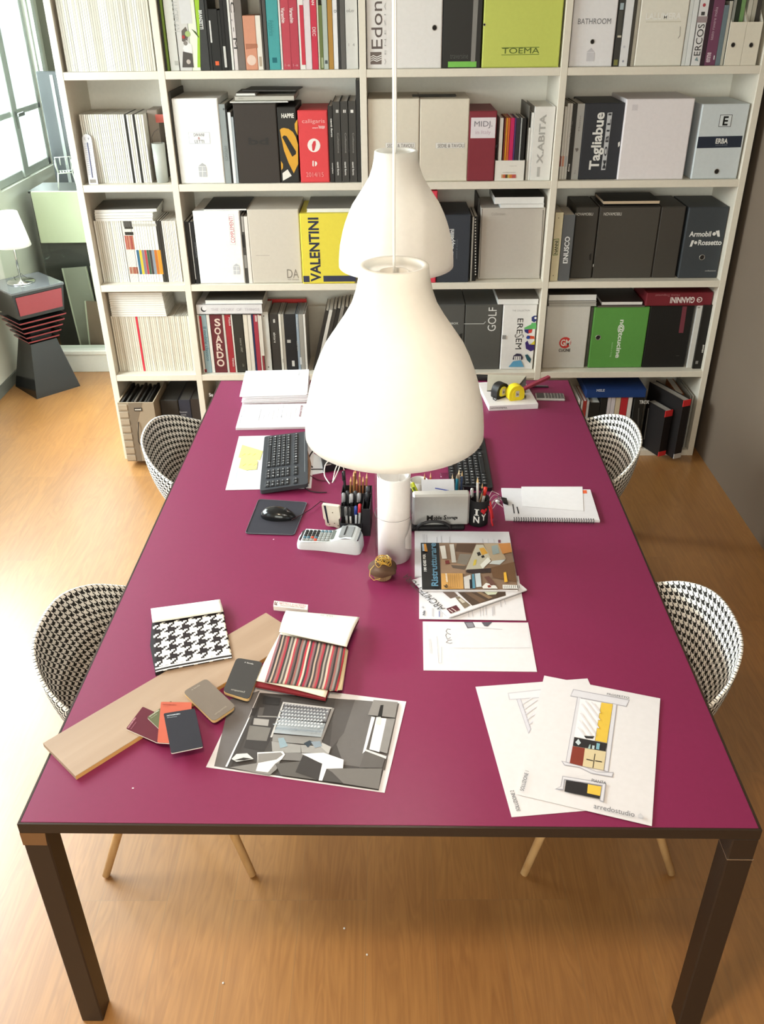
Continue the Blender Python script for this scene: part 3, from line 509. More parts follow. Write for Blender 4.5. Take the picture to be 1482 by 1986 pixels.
('book','3a3835',.8631,.0188,.035,.24,1.47,.3324,'black book with white lettering at its foot left of the silver one',None,None,0,'f2efe6',[('t','domus',.0005,.0364,.0094,.0712,'u','f0eee8',1),('t','living',-.0055,.1916,.0029,.2582,'u','8f8d88',0)]),
('book','b9b7b2',.8829,.0331,.035,.24,1.47,.3311,'silver-grey book with a small dark heart-shaped emblem on its spine',None,None,0,'f2efe6',[('p',[(.0064,.1396),(.0208,.1417),(.0229,.1326),(.0143,.1225)],'77716c'),('t','Motivi',.0119,.2158,.0203,.2798,'u','8f8d88',0),('t','Pre',.0136,.0269,.021,.0432,'u','8f8d88',0)]),
('box_file','3a3b40',.9168,.1831,.035,.29,1.47,.3335,'dark navy box file with big white letters climbing the front',None,None,0,'f2efe6',[('t','Tagliabue',.0464,.0445,.108,.2943,'u','f3f1ec',1),('p',[(.1064,.2918),(.1278,.2938),(.126,.0431),(.1055,.0421)],'cfd0d2'),('t','M O B I L I',.1104,.0488,.1249,.2896,'u','4a4a4e',1),('p',[(.1708,.1627),(.1783,.1683),(.1805,.1513),(.1734,.1424)],'f0eee8')]),
('box_file','f6eff1',1.1006,.3126,.02,.305,1.47,.3501,'big plain white box file with a faint grey emblem in its corner',None,None,0,'f2efe6',[('r',.0286,.3022,.0546,.3271,'e3dcdf')]),
('box_file','dbe2e5',1.4507,.2176,.02,.3,1.47,.3261,'pale blue-grey box file with a navy band and a framed letter',None,None,0,'f2efe6',[('p',[(.0041,.1878),(.2084,.1903),(.21,.1405),(.0045,.1378)],'2d3342'),('t','ERBA',.0879,.1573,.1445,.1797,0,'f4f2ee',1),('t','mobili',.0912,.1483,.1442,.154,0,'8a8f9a',0),('r',.0884,.2296,.1443,.2812,'39383a'),('r',.0908,.2318,.1419,.279,'e7ecee'),('t','E',.1051,.2351,.1289,.2746,0,'1d1c1c',1),('h',.1179,.0342,.0122)]),
('magazine','ece7dd',-1.3104,.0055,.055,.2,.9866,.305,'slim magazine with a black head and red middle on its spine, third narrow shelf',None,'black and red banded magazines on the third narrow shelf',0,'f2efe6',[('r',.0098,.2768,.0151,.304,'4a4744'),('r',.0119,.2668,.0172,.2768,'26231f'),('r',.0101,.2368,.0154,.2518,'26231f'),('r',.0056,.1659,.011,.2342,'b8524c'),('r',.0043,.0441,.0098,.0781,'b98a72')]),
('magazine','ece7dd',-1.3041,.0055,.055,.2,.9866,.3049,'slim magazine with a black head and red middle on its spine, third narrow shelf',None,'black and red banded magazines on the third narrow shelf',0,'f2efe6',[('r',.0096,.2767,.0149,.304,'4a4744'),('r',.0117,.2667,.017,.2767,'26231f'),('r',.0099,.2367,.0152,.2517,'26231f'),('r',.0055,.1658,.0108,.2342,'c98a6a'),('r',.0043,.044,.0097,.078,'a85a4a')]),
('magazine','ece7dd',-1.2979,.0055,.055,.2,.9866,.3049,'slim magazine with a black head and red middle on its spine, third narrow shelf',None,'black and red banded magazines on the third narrow shelf',0,'f2efe6',[('r',.0094,.2767,.0147,.3039,'4a4744'),('r',.0115,.2667,.0168,.2766,'26231f'),('r',.0097,.2367,.015,.2517,'26231f'),('r',.0053,.1658,.0106,.2341,'b0504a'),('r',.0042,.044,.0097,.078,'c8a68e')]),
('magazine','ece7dd',-1.2916,.0055,.055,.2,.9866,.3048,'slim magazine with a black head and red middle on its spine, third narrow shelf',None,'black and red banded magazines on the third narrow shelf',0,'f2efe6',[('r',.0092,.2766,.0145,.3039,'4a4744'),('r',.0113,.2666,.0166,.2766,'26231f'),('r',.0095,.2366,.0149,.2516,'26231f'),('r',.0052,.1657,.0105,.2341,'cf9a7a'),('r',.0042,.0439,.0096,.0779,'b06a54')]),
('magazine','ece7dd',-1.2854,.0055,.055,.2,.9866,.3048,'slim magazine with a black head and red middle on its spine, third narrow shelf',None,'black and red banded magazines on the third narrow shelf',0,'f2efe6',[('r',.009,.2766,.0143,.3038,'4a4744'),('r',.0111,.2666,.0164,.2765,'26231f'),('r',.0094,.2366,.0147,.2516,'26231f'),('r',.005,.1657,.0103,.234,'b85a50'),('r',.0041,.0439,.0096,.0779,'a85848')]),
('magazine','ece7dd',-1.2791,.0055,.055,.2,.9866,.3047,'slim magazine with a black head and red middle on its spine, third narrow shelf',None,'black and red banded magazines on the third narrow shelf',0,'f2efe6',[('r',.0088,.2765,.014,.3038,'4a4744'),('r',.0109,.2665,.0162,.2765,'26231f'),('r',.0092,.2365,.0145,.2515,'26231f'),('r',.0049,.1656,.0102,.234,'a8483e'),('r',.0041,.0438,.0095,.0778,'b87a60')]),
('magazine','ece7dd',-1.2728,.0055,.055,.2,.9866,.3047,'slim magazine with a black head and red middle on its spine, third narrow shelf',None,'black and red banded magazines on the third narrow shelf',0,'f2efe6',[('r',.0085,.2765,.0138,.3037,'4a4744'),('r',.0107,.2665,.016,.2764,'26231f'),('r',.009,.2365,.0143,.2515,'26231f'),('r',.0047,.1656,.01,.2339,'c07a5e'),('r',.004,.0438,.0095,.0778,'8e4436')]),
('magazine','efece4',-1.265,.0132,.055,.2,.9866,.3046,'white magazine whose spine ends in a blue block, third narrow shelf',None,None,0,'f2efe6',[('r',.0077,.0411,.0207,.1628,'3d6a86'),('r',.0075,.2789,.0202,.2913,'c9c5bb')]),
('magazine','efece4',-1.2507,.0121,.055,.2,.9866,.3045,'white magazine whose spine ends in a yellow block, third narrow shelf',None,None,0,'f2efe6',[('r',.0075,.041,.0195,.1627,'e7c33c'),('r',.007,.2788,.0187,.2912,'c9c5bb')]),
('magazine','efece4',-1.2375,.0121,.055,.2,.9866,.3044,'white magazine whose spine ends in a mauve grey block, third narrow shelf',None,None,0,'f2efe6',[('r',.0073,.0409,.0193,.1626,'8a7f88'),('r',.0066,.2787,.0183,.2911,'c9c5bb')]),
('magazine','efece4',-1.2243,.0108,.055,.2,.9866,.3043,'white magazine whose spine ends in a red block, third narrow shelf',None,None,0,'f2efe6',[('r',.0072,.0408,.0179,.1625,'b8464a'),('r',.0061,.2786,.0166,.291,'c9c5bb')]),
('magazine','efece4',-1.2124,.0108,.055,.2,.9866,.3042,'white magazine whose spine ends in a dark green block, third narrow shelf',None,None,0,'f2efe6',[('r',.007,.0407,.0177,.1624,'3f5f48'),('r',.0057,.2785,.0162,.2909,'c9c5bb')]),
('magazine','efece4',-1.2006,.0121,.055,.2,.9866,.3041,'white magazine whose spine ends in a black-brown block, third narrow shelf',None,None,0,'f2efe6',[('r',.0069,.0406,.0189,.1623,'4a4240'),('r',.0053,.2784,.017,.2908,'c9c5bb')]),
('magazine','efece4',-1.1874,.0121,.055,.2,.9866,.304,'white magazine whose spine ends in a slate blue block, third narrow shelf',None,None,0,'f2efe6',[('r',.0067,.0405,.0187,.1622,'8f98a4'),('r',.0049,.2783,.0166,.2907,'c9c5bb')]),
('magazine','efece4',-1.1742,.0134,.055,.2,.9866,.3039,'white magazine whose spine ends in a burnt orange block, third narrow shelf',None,None,0,'f2efe6',[('r',.0065,.0403,.0198,.1621,'c9742e'),('r',.0044,.2781,.0174,.2905,'c9c5bb')]),
('magazine','efece4',-1.1596,.0177,.055,.2,.9866,.3037,'white magazine whose spine ends in a orange block, third narrow shelf',None,None,0,'f2efe6',[('r',.0063,.0402,.0238,.1619,'e79a34'),('r',.0039,.278,.021,.2904,'c9c5bb')]),
('magazine','3f3b35',-1.1388,.0121,.055,.2,.9866,.3036,'black magazine beside the orange-ended one, left of two, third narrow shelf',None,None,0,'f2efe6',[]),
('magazine','3f3b35',-1.1256,.0111,.055,.2,.9866,.3035,'black magazine beside the cream row, right of two, third narrow shelf',None,None,0,'f2efe6',[]),
('flat_magazine','d8d3c8',-1.4348,.2847,.05,.2,1.2913,.0148,'thin magazine at the bottom of the flat pile on the third narrow shelf',None,None,0,'f0eee8',[]),
('flat_magazine','e9e6df',-1.4347,.2867,.05,.2,1.306,.011,'white magazine second from the bottom of the flat pile on the third narrow shelf',None,None,0,'f0eee8',[]),
('flat_magazine','f0eee8',-1.4343,.2879,.05,.2,1.3171,.0135,'white magazine under the grey-covered one in the flat pile on the third narrow shelf',None,None,0,'f0eee8',[]),
('flat_magazine','66625b',-1.4324,.3035,.05,.22,1.3305,.0171,'curled magazine with grey-brown cover on top of the flat pile, third narrow shelf',None,None,4,'f0eee8',[]),
('binder','2c2b2a',-.992,.0207,.02,.25,.9866,.3065,'black binder against the upright with a white line down its edge, third shelf',None,None,0,'f2efe6',[('r',.0232,.0225,.0268,.3016,'d9d8d4')]),
('binder','2a2a2b',-.9687,.0209,.02,.25,.9866,.3063,'glossy black binder touching the white box, third shelf',None,None,0,'f2efe6',[('t','Cassina',.0164,.1311,.0226,.2071,'d','8f9094',0)]),
('box_file','fcfbf7',-.9448,.2282,.02,.3,.9866,.3564,'white box file with red vertical lettering in a thin frame, third shelf',None,None,0,'f2efe6',[('p',[(.1737,.3392),(.2002,.3402),(.1964,.1942),(.1695,.1931)],'c9c9ce'),('p',[(.1751,.3377),(.1989,.339),(.1953,.1954),(.1709,.1944)],'fcfbf7'),('t','COMPLEMENTI',.1754,.2031,.1944,.3293,'u','cf5a66',0),('p',[(.1722,.0885),(.1902,.1012),(.2058,.0882)],'c6c6c9'),('r',.1726,.0468,.2051,.0857,'cfcfd2'),('p',[(.1893,.0858),(.1918,.0857),(.189,.0468),(.1864,.0468)],'fcfbf7'),('p',[(.1727,.0678),(.2052,.0675),(.205,.0649),(.1725,.0652)],'fcfbf7')]),
('catalogue','4c4843',-.7152,.0157,.02,.2,.9866,.3336,'slim dark catalogue with black-and-white photographs on its spine, third shelf',None,None,0,'f2efe6',[('r',.0047,.2551,.0141,.3289,'b5b0a9'),('r',.0015,.0776,.0144,.1418,'9a958e'),('r',.0004,.18,.0106,.2427,'2c2a28')]),
('book','efe8e0',-.6984,.0178,.02,.24,.9866,.3285,'thin pinkish white book left of the beige box file, third shelf',None,None,0,'f2efe6',[]),
('box_file','d9d0c2',-.679,.2511,.02,.3,.9866,.3614,'greige box file with thin grey monogram in its lower corner, third shelf',None,None,0,'f2efe6',[('t','DA',.1758,.0262,.2343,.0705,0,'8f877c',0),('t','Gli Divani',.1791,.0157,.2339,.0223,0,'8f877c',0),('p',[(.0261,.1419),(.0943,.1413),(.0941,.1388),(.0259,.1394)],'b5aca0')]),
('box_file','f0df4e',-.4238,.2631,.003,.31,.9866,.3426,'yellow box file with dark blue letters climbing its front, third shelf',None,None,0,'f2efe6',[('t','VALENTINI',.0401,.0119,.0924,.3248,'u','33364a',1),('r',.0026,.0096,.0338,.0409,'3c3f55'),('r',.1041,.0109,.2664,.0409,'3c3f55')]),
('flat_magazine','2b2826',-.8894,.2084,.025,.28,1.343,.0087,'black-covered magazine lying on the white red-lettered box',None,None,0,'f5f3ee',[]),
('flat_magazine','8f8b84',-.3895,.2339,.03,.28,1.3292,.0197,'grey-covered magazine lying on the yellow box file',None,None,0,'f3f1ee',[]),
('box_file','e8475a',.2142,.0317,.004,.28,.9866,.442,'tall red slim box file half hidden by the far lampshade, third shelf',None,None,0,'f2efe6',[]),
('box_file','3c4048',.2483,.1631,.01,.3,.9866,.3298,'dark navy box file with white letters climbing the front, third shelf',None,None,0,'f2efe6',[('t','Veranda Cappellini',.0588,.0667,.0895,.2637,'u','e6e7e6',1),('t','sistemi di arredo',.0933,.1179,.1022,.2139,'u','6d727a',0)]),
('spiral_catalogue','d9d8d2',.4206,.0081,.03,.22,.9866,.3149,'white spiral-bound catalogue right of the navy box, third shelf',None,None,0,'f2efe6',[]),
('spiral_catalogue','2a2927',.4297,.0183,.03,.22,.9866,.3172,'black catalogue with a white dotted spiral binding, third shelf',None,None,0,'f2efe6',[('r',.0019,.301,.0074,.3074,'f0efe9'),('r',.0025,.2872,.0081,.2936,'f0efe9'),('r',.0031,.2734,.0087,.2798,'f0efe9'),('r',.0038,.2596,.0093,.266,'f0efe9'),('r',.0044,.2457,.01,.2521,'f0efe9'),('r',.005,.2317,.0106,.2382,'f0efe9'),('r',.0057,.2177,.0113,.2242,'f0efe9'),('r',.0063,.2037,.0119,.2102,'f0efe9'),('r',.0069,.1896,.0126,.1962,'f0efe9'),('r',.0076,.1755,.0132,.1821,'f0efe9'),('r',.0082,.1613,.0139,.1679,'f0efe9'),('r',.0089,.1471,.0145,.1537,'f0efe9'),('r',.0095,.1328,.0152,.1394,'f0efe9'),('r',.0102,.1185,.0158,.1251,'f0efe9'),('r',.0108,.1041,.0165,.1108,'f0efe9'),('r',.0115,.0897,.0172,.0964,'f0efe9'),('r',.0121,.0752,.0178,.0819,'f0efe9'),('r',.0128,.0607,.0185,.0675,'f0efe9'),('r',.0134,.0461,.0192,.0529,'f0efe9'),('r',.0141,.0315,.0198,.0383,'f0efe9')]),
('box_file','c9c1b7',.4637,.3154,.06,.26,.9866,.3508,'stone grey box file with a recessed front panel, third shelf',None,None,0,'f2efe6',[('p',[(.0039,.3471),(.0064,.3471),(.0088,.0097),(.0062,.0097)],'6e6861'),('p',[(.3026,.3397),(.3056,.3397),(.314,.0151),(.3114,.0151)],'5c564f'),('t','Collection',.0506,.3158,.119,.3293,0,'b3aba2',0)]),
('folder','43403c',.4527,.009,.12,.2,.9866,.3863,'dark folder standing deep behind the spiral binding',None,None,0,'f2efe6',[]),
('flat_magazine','e9e8e4',.5561,.2128,.05,.24,1.3374,.0194,'thick white catalogue lying on the stone grey box file',None,None,0,'f4f3f0',[]),
('flat_magazine','2f2d2a',.526,.2412,.05,.24,1.3569,.034,'black-covered paper stack lying on top of the white catalogue, third shelf',None,None,0,'f6f5f2',[]),
('book','e6dab6',.8235,.0381,.02,.2,.9866,.3342,'straw-coloured book with a green framed word on its spine, third shelf right',None,None,0,'f2efe6',[('p',[(.0008,.2074),(.0276,.2097),(.0285,.129),(.003,.1279)],'55752f'),('p',[(.0036,.2044),(.0253,.2062),(.0262,.132),(.0052,.1312)],'e6dab6'),('t','NANNI',.0086,.1341,.0239,.1998,'u','3e4a2a',1),('o',.0157,.3086,.0025,'6e6a50'),('o',.0147,.0272,.0026,'6e6a50')]),
('binder','68696a',.8641,.0563,.02,.2,.9866,.3231,'slate grey binder with white capitals climbing its spine, third shelf right',None,None,0,'f2efe6',[('t','NUSCO',.0152,.1082,.0403,.2194,'u','efefed',1),('r',.0167,.0877,.0399,.1056,'efefed'),('r',.0204,.0941,.0358,.1031,'68696a')]),
('box_file','4c4842',.9312,.1092,.06,.26,.9866,.3503,'brown-black box file with small white capitals, left of the two lettered ones',None,None,0,'f2efe6',[('t','NOVAMOBILI',-.0042,.311,.0818,.3245,0,'e8e4da',0),('p',[(.0863,.1197),(.0958,.1274),(.0973,.0913),(.0892,.094)],'24221f')]),
('box_file','504b44',1.0455,.2976,.06,.26,.9866,.3511,'wide brown-black box file with small white capitals, under the lying notebook',None,None,0,'f2efe6',[('t','NOVAMOBILI',.0205,.3099,.1078,.3246,0,'e8e4da',0),('p',[(-.0043,.0705),(-.0004,.073),(-.0005,.06),(-.0038,.0574)],'e8e4da')]),
('box_file','4b4640',1.3465,.1196,.06,.26,.9866,.3494,'narrow brown-black plain box file right of the wide lettered one',None,None,0,'f2efe6',[]),
('box_file','45494d',1.4775,.1963,.05,.27,.9866,.3476,'charcoal box file with two bold white words and a finger hole',None,None,0,'f2efe6',[('t','Armobil',.0213,.2066,.1285,.233,0,'f2f1ee',1),('p',[(.1487,.2336),(.1659,.2372),(.1743,.2058),(.1628,.2059)],'f2f1ee'),('o',.1437,.2199,.0087,'f2f1ee'),('t','Rossetto',.072,.1646,.1886,.1911,0,'f2f1ee',1),('p',[(.032,.1578),(.0384,.1894),(.0509,.1893),(.0433,.159)],'f2f1ee'),('o',.0593,.1778,.0077,'f2f1ee'),('h',.1043,.1048,.0134),('t','collezione',.1305,.0344,.1852,.041,0,'dcdbd8',0)]),
('flat_notebook','2d2a26',1.0568,.276,.055,.2,1.3489,.0181,'black notebook with beige pages lying on the brown-black boxes',None,None,0,'d9c2a4',[]),
('flat_book','332f2a',1.0615,.2713,.055,.2,1.3369,.0073,'thin dark book under the black notebook on the brown-black boxes',None,None,0,'4a443c',[]),
('magazine','e2384a',-1.3159,.0088,.06,.2,.5022,.3041,'single bright red spine among cream magazines, fourth narrow shelf',None,None,0,'f2efe6',[]),
('flat_magazine','efeae0',-1.4374,.2879,.055,.2,.8059,.0118,'cream magazine in the tall flat pile on the fourth narrow shelf',None,'flat pile of cream magazines on the fourth narrow shelf',0,'f0eee8',[]),
('flat_magazine','e9e4d8',-1.4373,.287,.055,.2,.8177,.0117,'cream magazine in the tall flat pile on the fourth narrow shelf',None,'flat pile of cream magazines on the fourth narrow shelf',0,'f0eee8',[]),
('flat_magazine','f2eee5',-1.4372,.2861,.055,.2,.8294,.0117,'cream magazine in the tall flat pile on the fourth narrow shelf',None,'flat pile of cream magazines on the fourth narrow shelf',0,'f0eee8',[]),
('flat_magazine','efeae0',-1.4371,.2852,.055,.2,.8411,.0117,'cream magazine in the tall flat pile on the fourth narrow shelf',None,'flat pile of cream magazines on the fourth narrow shelf',0,'f0eee8',[]),
('flat_magazine','e9e4d8',-1.437,.2843,.055,.2,.8528,.0117,'cream magazine in the tall flat pile on the fourth narrow shelf',None,'flat pile of cream magazines on the fourth narrow shelf',0,'f0eee8',[]),
('flat_magazine','f2eee5',-1.4369,.2834,.055,.2,.8645,.0116,'cream magazine in the tall flat pile on the fourth narrow shelf',None,'flat pile of cream magazines on the fourth narrow shelf',0,'f0eee8',[]),
('flat_magazine','efeae0',-1.4368,.2825,.055,.2,.8761,.0116,'cream magazine in the tall flat pile on the fourth narrow shelf',None,'flat pile of cream magazines on the fourth narrow shelf',0,'f0eee8',[]),
('flat_magazine','e9e4d8',-1.4368,.2816,.055,.2,.8877,.0116,'cream magazine in the tall flat pile on the fourth narrow shelf',None,'flat pile of cream magazines on the fourth narrow shelf',0,'f0eee8',[]),
('flat_magazine','f2eee5',-1.4367,.2806,.055,.2,.8993,.0115,'cream magazine in the tall flat pile on the fourth narrow shelf',None,'flat pile of cream magazines on the fourth narrow shelf',0,'f0eee8',[]),
('flat_magazine','efeae0',-1.4366,.2797,.055,.2,.9108,.0115,'cream magazine in the tall flat pile on the fourth narrow shelf',None,'flat pile of cream magazines on the fourth narrow shelf',0,'f0eee8',[]),
('flat_magazine','e9e4d8',-1.4365,.2789,.055,.2,.9223,.0115,'cream magazine in the tall flat pile on the fourth narrow shelf',None,'flat pile of cream magazines on the fourth narrow shelf',0,'f0eee8',[]),
('book','f2ece6',-.9869,.0116,.03,.2,.5022,.3197,'white book with a red upper half beside the upright, fourth shelf',None,None,0,'f2efe6',[('r',.0099,.1251,.0223,.313,'b8353c'),('r',.0063,.0031,.0188,.0207,'8e2f36')]),
('book','9fb9c2',-.9724,.031,.03,.2,.5022,.3195,'pale blue-grey book with dark blue vertical title, fourth shelf',None,None,0,'f2efe6',[('t','Il mobile classico',.0103,.0673,.0266,.2547,'d','3c6e80',0)]),
('book','f0ede6',-.9392,.0155,.03,.2,.5022,.3193,'white book between the pale blue and the maroon one, fourth shelf',None,None,0,'f2efe6',[]),
('book','6a2f34',-.9209,.0626,.03,.2,.5022,.319,'wide maroon book with large cream letters stacked down its spine',None,None,0,'f2efe6',[('t','S',.0216,.2571,.0524,.2986,0,'e3cdbf',1),('t','O',.0166,.2124,.0504,.2515,0,'e3cdbf',1),('t','A',.0174,.1672,.0526,.2095,0,'e3cdbf',1),('t','R',.0181,.1244,.0508,.1643,0,'e3cdbf',1),('t','D',.0148,.0812,.0517,.1186,0,'e3cdbf',1),('t','O',.0114,.0347,.0513,.0754,0,'e3cdbf',1)]),
('book','d8d0c6',-.8566,.0105,.03,.2,.5022,.3187,'thin off-white book right of the maroon one, fourth shelf',None,None,0,'f2efe6',[]),
('book','a8343c',-.8444,.0299,.03,.2,.5022,.3185,'crimson book with small white print, fourth shelf',None,None,0,'f2efe6',[('t','Mobili',.0193,.2593,.0287,.3036,'d','f0e4e0',0),('t','Veneto',.0179,.0341,.0289,.0835,'d','f0e4e0',0)]),
('book','e6e2d8',-.8128,.0072,.03,.2,.5022,.3184,'very thin white book between the crimson and the black-green one',None,None,0,'f2efe6',[]),
('book','38362f',-.8034,.0498,.03,.2,.5022,.3181,'thick black-green book with faint lettering, fourth shelf',None,None,0,'f2efe6',[('t','interni 1997',.0269,.1149,.0378,.1917,'d','a9a79a',0),('t','LTD',.0289,.0337,.0372,.0483,'d','a9a79a',0)]),
('book','e3dacb',-.7491,.0216,.03,.2,.5022,.3178,'cream book right of the black-green one, fourth shelf',None,None,0,'f2efe6',[]),
('book','e6dfd3',-.7258,.0188,.03,.2,.5022,.3177,'cream book touching the navy spine, fourth shelf',None,None,0,'f2efe6',[]),
('book','2f3a5e',-.7048,.0077,.03,.2,.5022,.3175,'thin navy book, fourth shelf',None,None,0,'f2efe6',[]),
('book','a83a4a',-.6959,.0216,.03,.2,.5022,.3174,'raspberry red book right of the navy one, fourth shelf',None,None,0,'f2efe6',[('r',.0091,.2804,.0198,.3135,'cdb4b0')]),
('book','e3dcd0',-.6727,.0066,.03,.2,.5022,.3173,'thin pale book right of the raspberry one, fourth shelf',None,None,0,'f2efe6',[]),
('book','9a4248',-.6649,.0089,.03,.2,.5022,.3172,'thin dull red book with white top, fourth shelf',None,None,0,'f2efe6',[('r',-.0012,.0939,.0123,.3132,'e0d8cc')]),
('binder','d9d8d2',-.6544,.0355,.04,.2,.5022,.3288,'tall pale grey binder with two small rivets, fourth shelf',None,None,0,'f2efe6',[('o',.0127,.3071,.0038,'6a6864'),('o',.0169,.0258,.0039,'6a6864')]),
('magazine','403c38',-.6134,.0444,.045,.2,.5022,.3145,'dark brown-black magazine bundle with white print at the foot, fourth shelf',None,None,0,'8f8b84',[('t','casa',.0187,.269,.0281,.2884,'d','f0eee8',1),('t','abitare',.0147,.1594,.0256,.2159,'d','f0eee8',0)]),
('magazine','eae5da',-.5668,.0117,.045,.2,.5022,.3143,'slim white magazine right of the dark bundle, fourth shelf',None,None,0,'8f8b84',[('t','deco',.0057,.0495,.014,.0699,'d','8a867e',0)]),
('magazine','b3aca0',-.5534,.0133,.045,.2,.5022,.3141,'slim grey-beige magazine right of the slim white one, fourth shelf',None,None,0,'8f8b84',[]),
('catalogue','2a2a2c',-.5384,.0594,.045,.2,.5022,.3138,'thick black catalogue with a white label near its foot, fourth shelf',None,None,0,'8f8b84',[('r',.0274,.0272,.0412,.0593,'d9d7d2'),('r',.0092,.1588,.0282,.1758,'b9b7b2'),('t','design',.0641,.2346,.0722,.2985,'d','d8d6d0',0),('t','LEMA',.0594,.1155,.0676,.1669,'d','b8b6b0',0)]),
('catalogue','9ba9b8',-.4768,.0128,.045,.2,.5022,.3135,'slim slate blue catalogue, fourth shelf',None,None,0,'8f8b84',[('r',.0094,.0371,.019,.0779,'d9dcde')]),
('magazine','a39f98',-.4624,.0222,.045,.2,.5022,.3134,'grey magazine bundle next to the last white spine, fourth shelf',None,None,0,'8f8b84',[]),
('catalogue','e9e6e0',-.4385,.0105,.045,.2,.5022,.3133,'slim white catalogue ending the upright row, fourth shelf',None,None,0,'8f8b84',[]),
('flat_book','e4e1e2',-.9827,.3383,.02,.25,.8267,.0529,'thick white book lying flat with a black crescent mark on its spine, fourth shelf',None,None,0,'f0eee8',[('o',.0371,.0272,.0144,'3a3838'),('o',.0413,.0315,.0122,'ece9ea'),('t','THE  STORY  OF  THINGS',.0742,.0177,.324,.0313,0,'c9c4cc',0)]),
('flat_magazine','5c5852',-.9354,.2966,.025,.24,.8796,.0215,'white magazine with grey and black cover on top of the thick white book',None,None,0,'f0eee8',[]),
('folder','d9413f',-.6484,.2108,.27,.02,.5022,.3246,'red-edged folder standing behind the grey magazine bundle, fourth shelf',None,None,0,'f2efe6',[]),
('panel_sample','c3bcae',-.4302,.0978,.25,.02,.5022,.2898,'plain grey-beige panel standing at the back of the fourth shelf','panel',None,0,'f2efe6',[]),
('magazine','332f2b',-.4017,.0172,.05,.2,.5022,.3374,'black magazine in the bundle leaning left behind the near lampshade, fourth shelf',None,None,14,'f2efe6',[]),
('magazine','d4d0c8',-.3823,.0172,.05,.2,.5022,.3413,'pale magazine in the bundle leaning left behind the near lampshade, fourth shelf',None,None,14,'f2efe6',[]),
('magazine','44403b',-.3628,.0172,.05,.2,.5022,.3453,'charcoal magazine in the bundle leaning left behind the near lampshade, fourth shelf',None,None,14,'f2efe6',[]),
('magazine','2c2926',-.3434,.0172,.05,.2,.5022,.3492,'jet black magazine in the bundle leaning left behind the near lampshade, fourth shelf',None,None,14,'f2efe6',[]),
('magazine','8a857d',-.324,.0172,.05,.2,.5022,.3532,'grey magazine in the bundle leaning left behind the near lampshade, fourth shelf',None,None,14,'f2efe6',[]),
('magazine','3a3631',-.3045,.0172,.05,.2,.5022,.3571,'brown-black magazine in the bundle leaning left behind the near lampshade, fourth shelf',None,None,14,'f2efe6',[]),
('magazine','59544d',-.2851,.0172,.05,.2,.5022,.361,'dark grey magazine in the bundle leaning left behind the near lampshade, fourth shelf',None,None,14,'f2efe6',[]),
('box_file','5d5c59',.1061,.2977,.05,.27,.5022,.3569,'dark grey box file partly hidden by the near lampshade, fourth shelf',None,None,0,'f2efe6',[('t','BBOX',.2194,.2515,.2652,.2626,0,'d8d8d4',1),('p',[(.2727,.198),(.2888,.2035),(.2876,.1639),(.2737,.1725)],'2c2b29')]),
('box_file','5f5e5a',.4065,.1917,.05,.27,.5022,.355,'dark grey box file with large thin white letters reading upwards',None,None,0,'f2efe6',[('t','GOLF',.1185,.2135,.1615,.3409,'u','f2f1ee',0),('p',[(-.0069,.2558),(.0968,.2558),(.1059,.2663),(.1082,.264),(.0986,.2519),(-.0067,.2522)],'c9c9c5')]),
('box_file','f7f5f3',.6014,.1754,.045,.27,.5022,.3578,'white box file with black letters and colourful abstract blobs, fourth shelf',None,None,0,'f2efe6',[('t','ERE',.0771,.2,.1068,.2823,'d','222020',0),('t','S',.0674,.1775,.1162,.1972,'d','8d8a88',0),('t','EM',.0758,.1148,.1071,.1733,'d','222020',0),('t','THE COLLECTION',.0459,.3208,.1367,.329,0,'b5b2b2',0),('p',[(.1129,.2307),(.1492,.2499),(.1512,.2583),(.1754,.2581),(.1781,.2246),(.1187,.2251)],'6cc070'),('p',[(.1148,.2234),(.1592,.2248),(.1551,.208),(.1369,.1997),(.12,.2083)],'3b3a78'),('p',[(.1381,.2193),(.1592,.2248),(.1554,.2052),(.1395,.2011)],'d6453c'),('p',[(.1488,.2887),(.1615,.2969),(.1749,.2968),(.1769,.2719),(.1644,.2609),(.1503,.2694)],'38407a'),('o',.1692,.2844,.0059,'f7f5f3'),('p',[(.1277,.1772),(.1348,.1913),(.1705,.1853),(.1743,.1712),(.1336,.1715)],'d9532e'),('o',.1397,.1799,.0098,'2c4fa0'),('p',[(.1256,.1517),(.137,.163),(.1469,.1401),(.1732,.1513),(.1764,.1113),(.1579,.1028),(.1322,.1174)],'3f2c70'),('p',[(.1523,.1401),(.175,.1627),(.1768,.1399)],'d9c43c'),('p',[(.1294,.0829),(.1427,.0871),(.1641,.0595),(.1604,.0362),(.1425,.0538)],'2f5a66'),('p',[(.0653,.0574),(.0692,.0805),(.0849,.0919),(.107,.0889),(.1192,.0714),(.1176,.0569)],'3d3850'),('p',[(.0723,.0761),(.1079,.0759),(.1095,.0541),(.0738,.0544)],'f1efee'),('p',[(.0779,.0746),(.0806,.0746),(.0818,.0572),(.0791,.0572)],'3d3850'),('p',[(.0888,.0746),(.0916,.0745),(.0928,.0571),(.0901,.0572)],'3d3850'),('p',[(.0998,.0745),(.1026,.0745),(.1038,.0571),(.1011,.0571)],'3d3850'),('p',[(.0687,.0486),(.1095,.0541),(.1288,.016),(.046,.0167)],'6aaed6'),('r',.0026,.1725,.0216,.1937,'9a9896')]),
('flat_magazine','8d8880',.5701,.2098,.04,.26,.86,.03,'white magazine with grey-brown cover lying on the colourful white box file',None,None,0,'f5f4f2',[]),
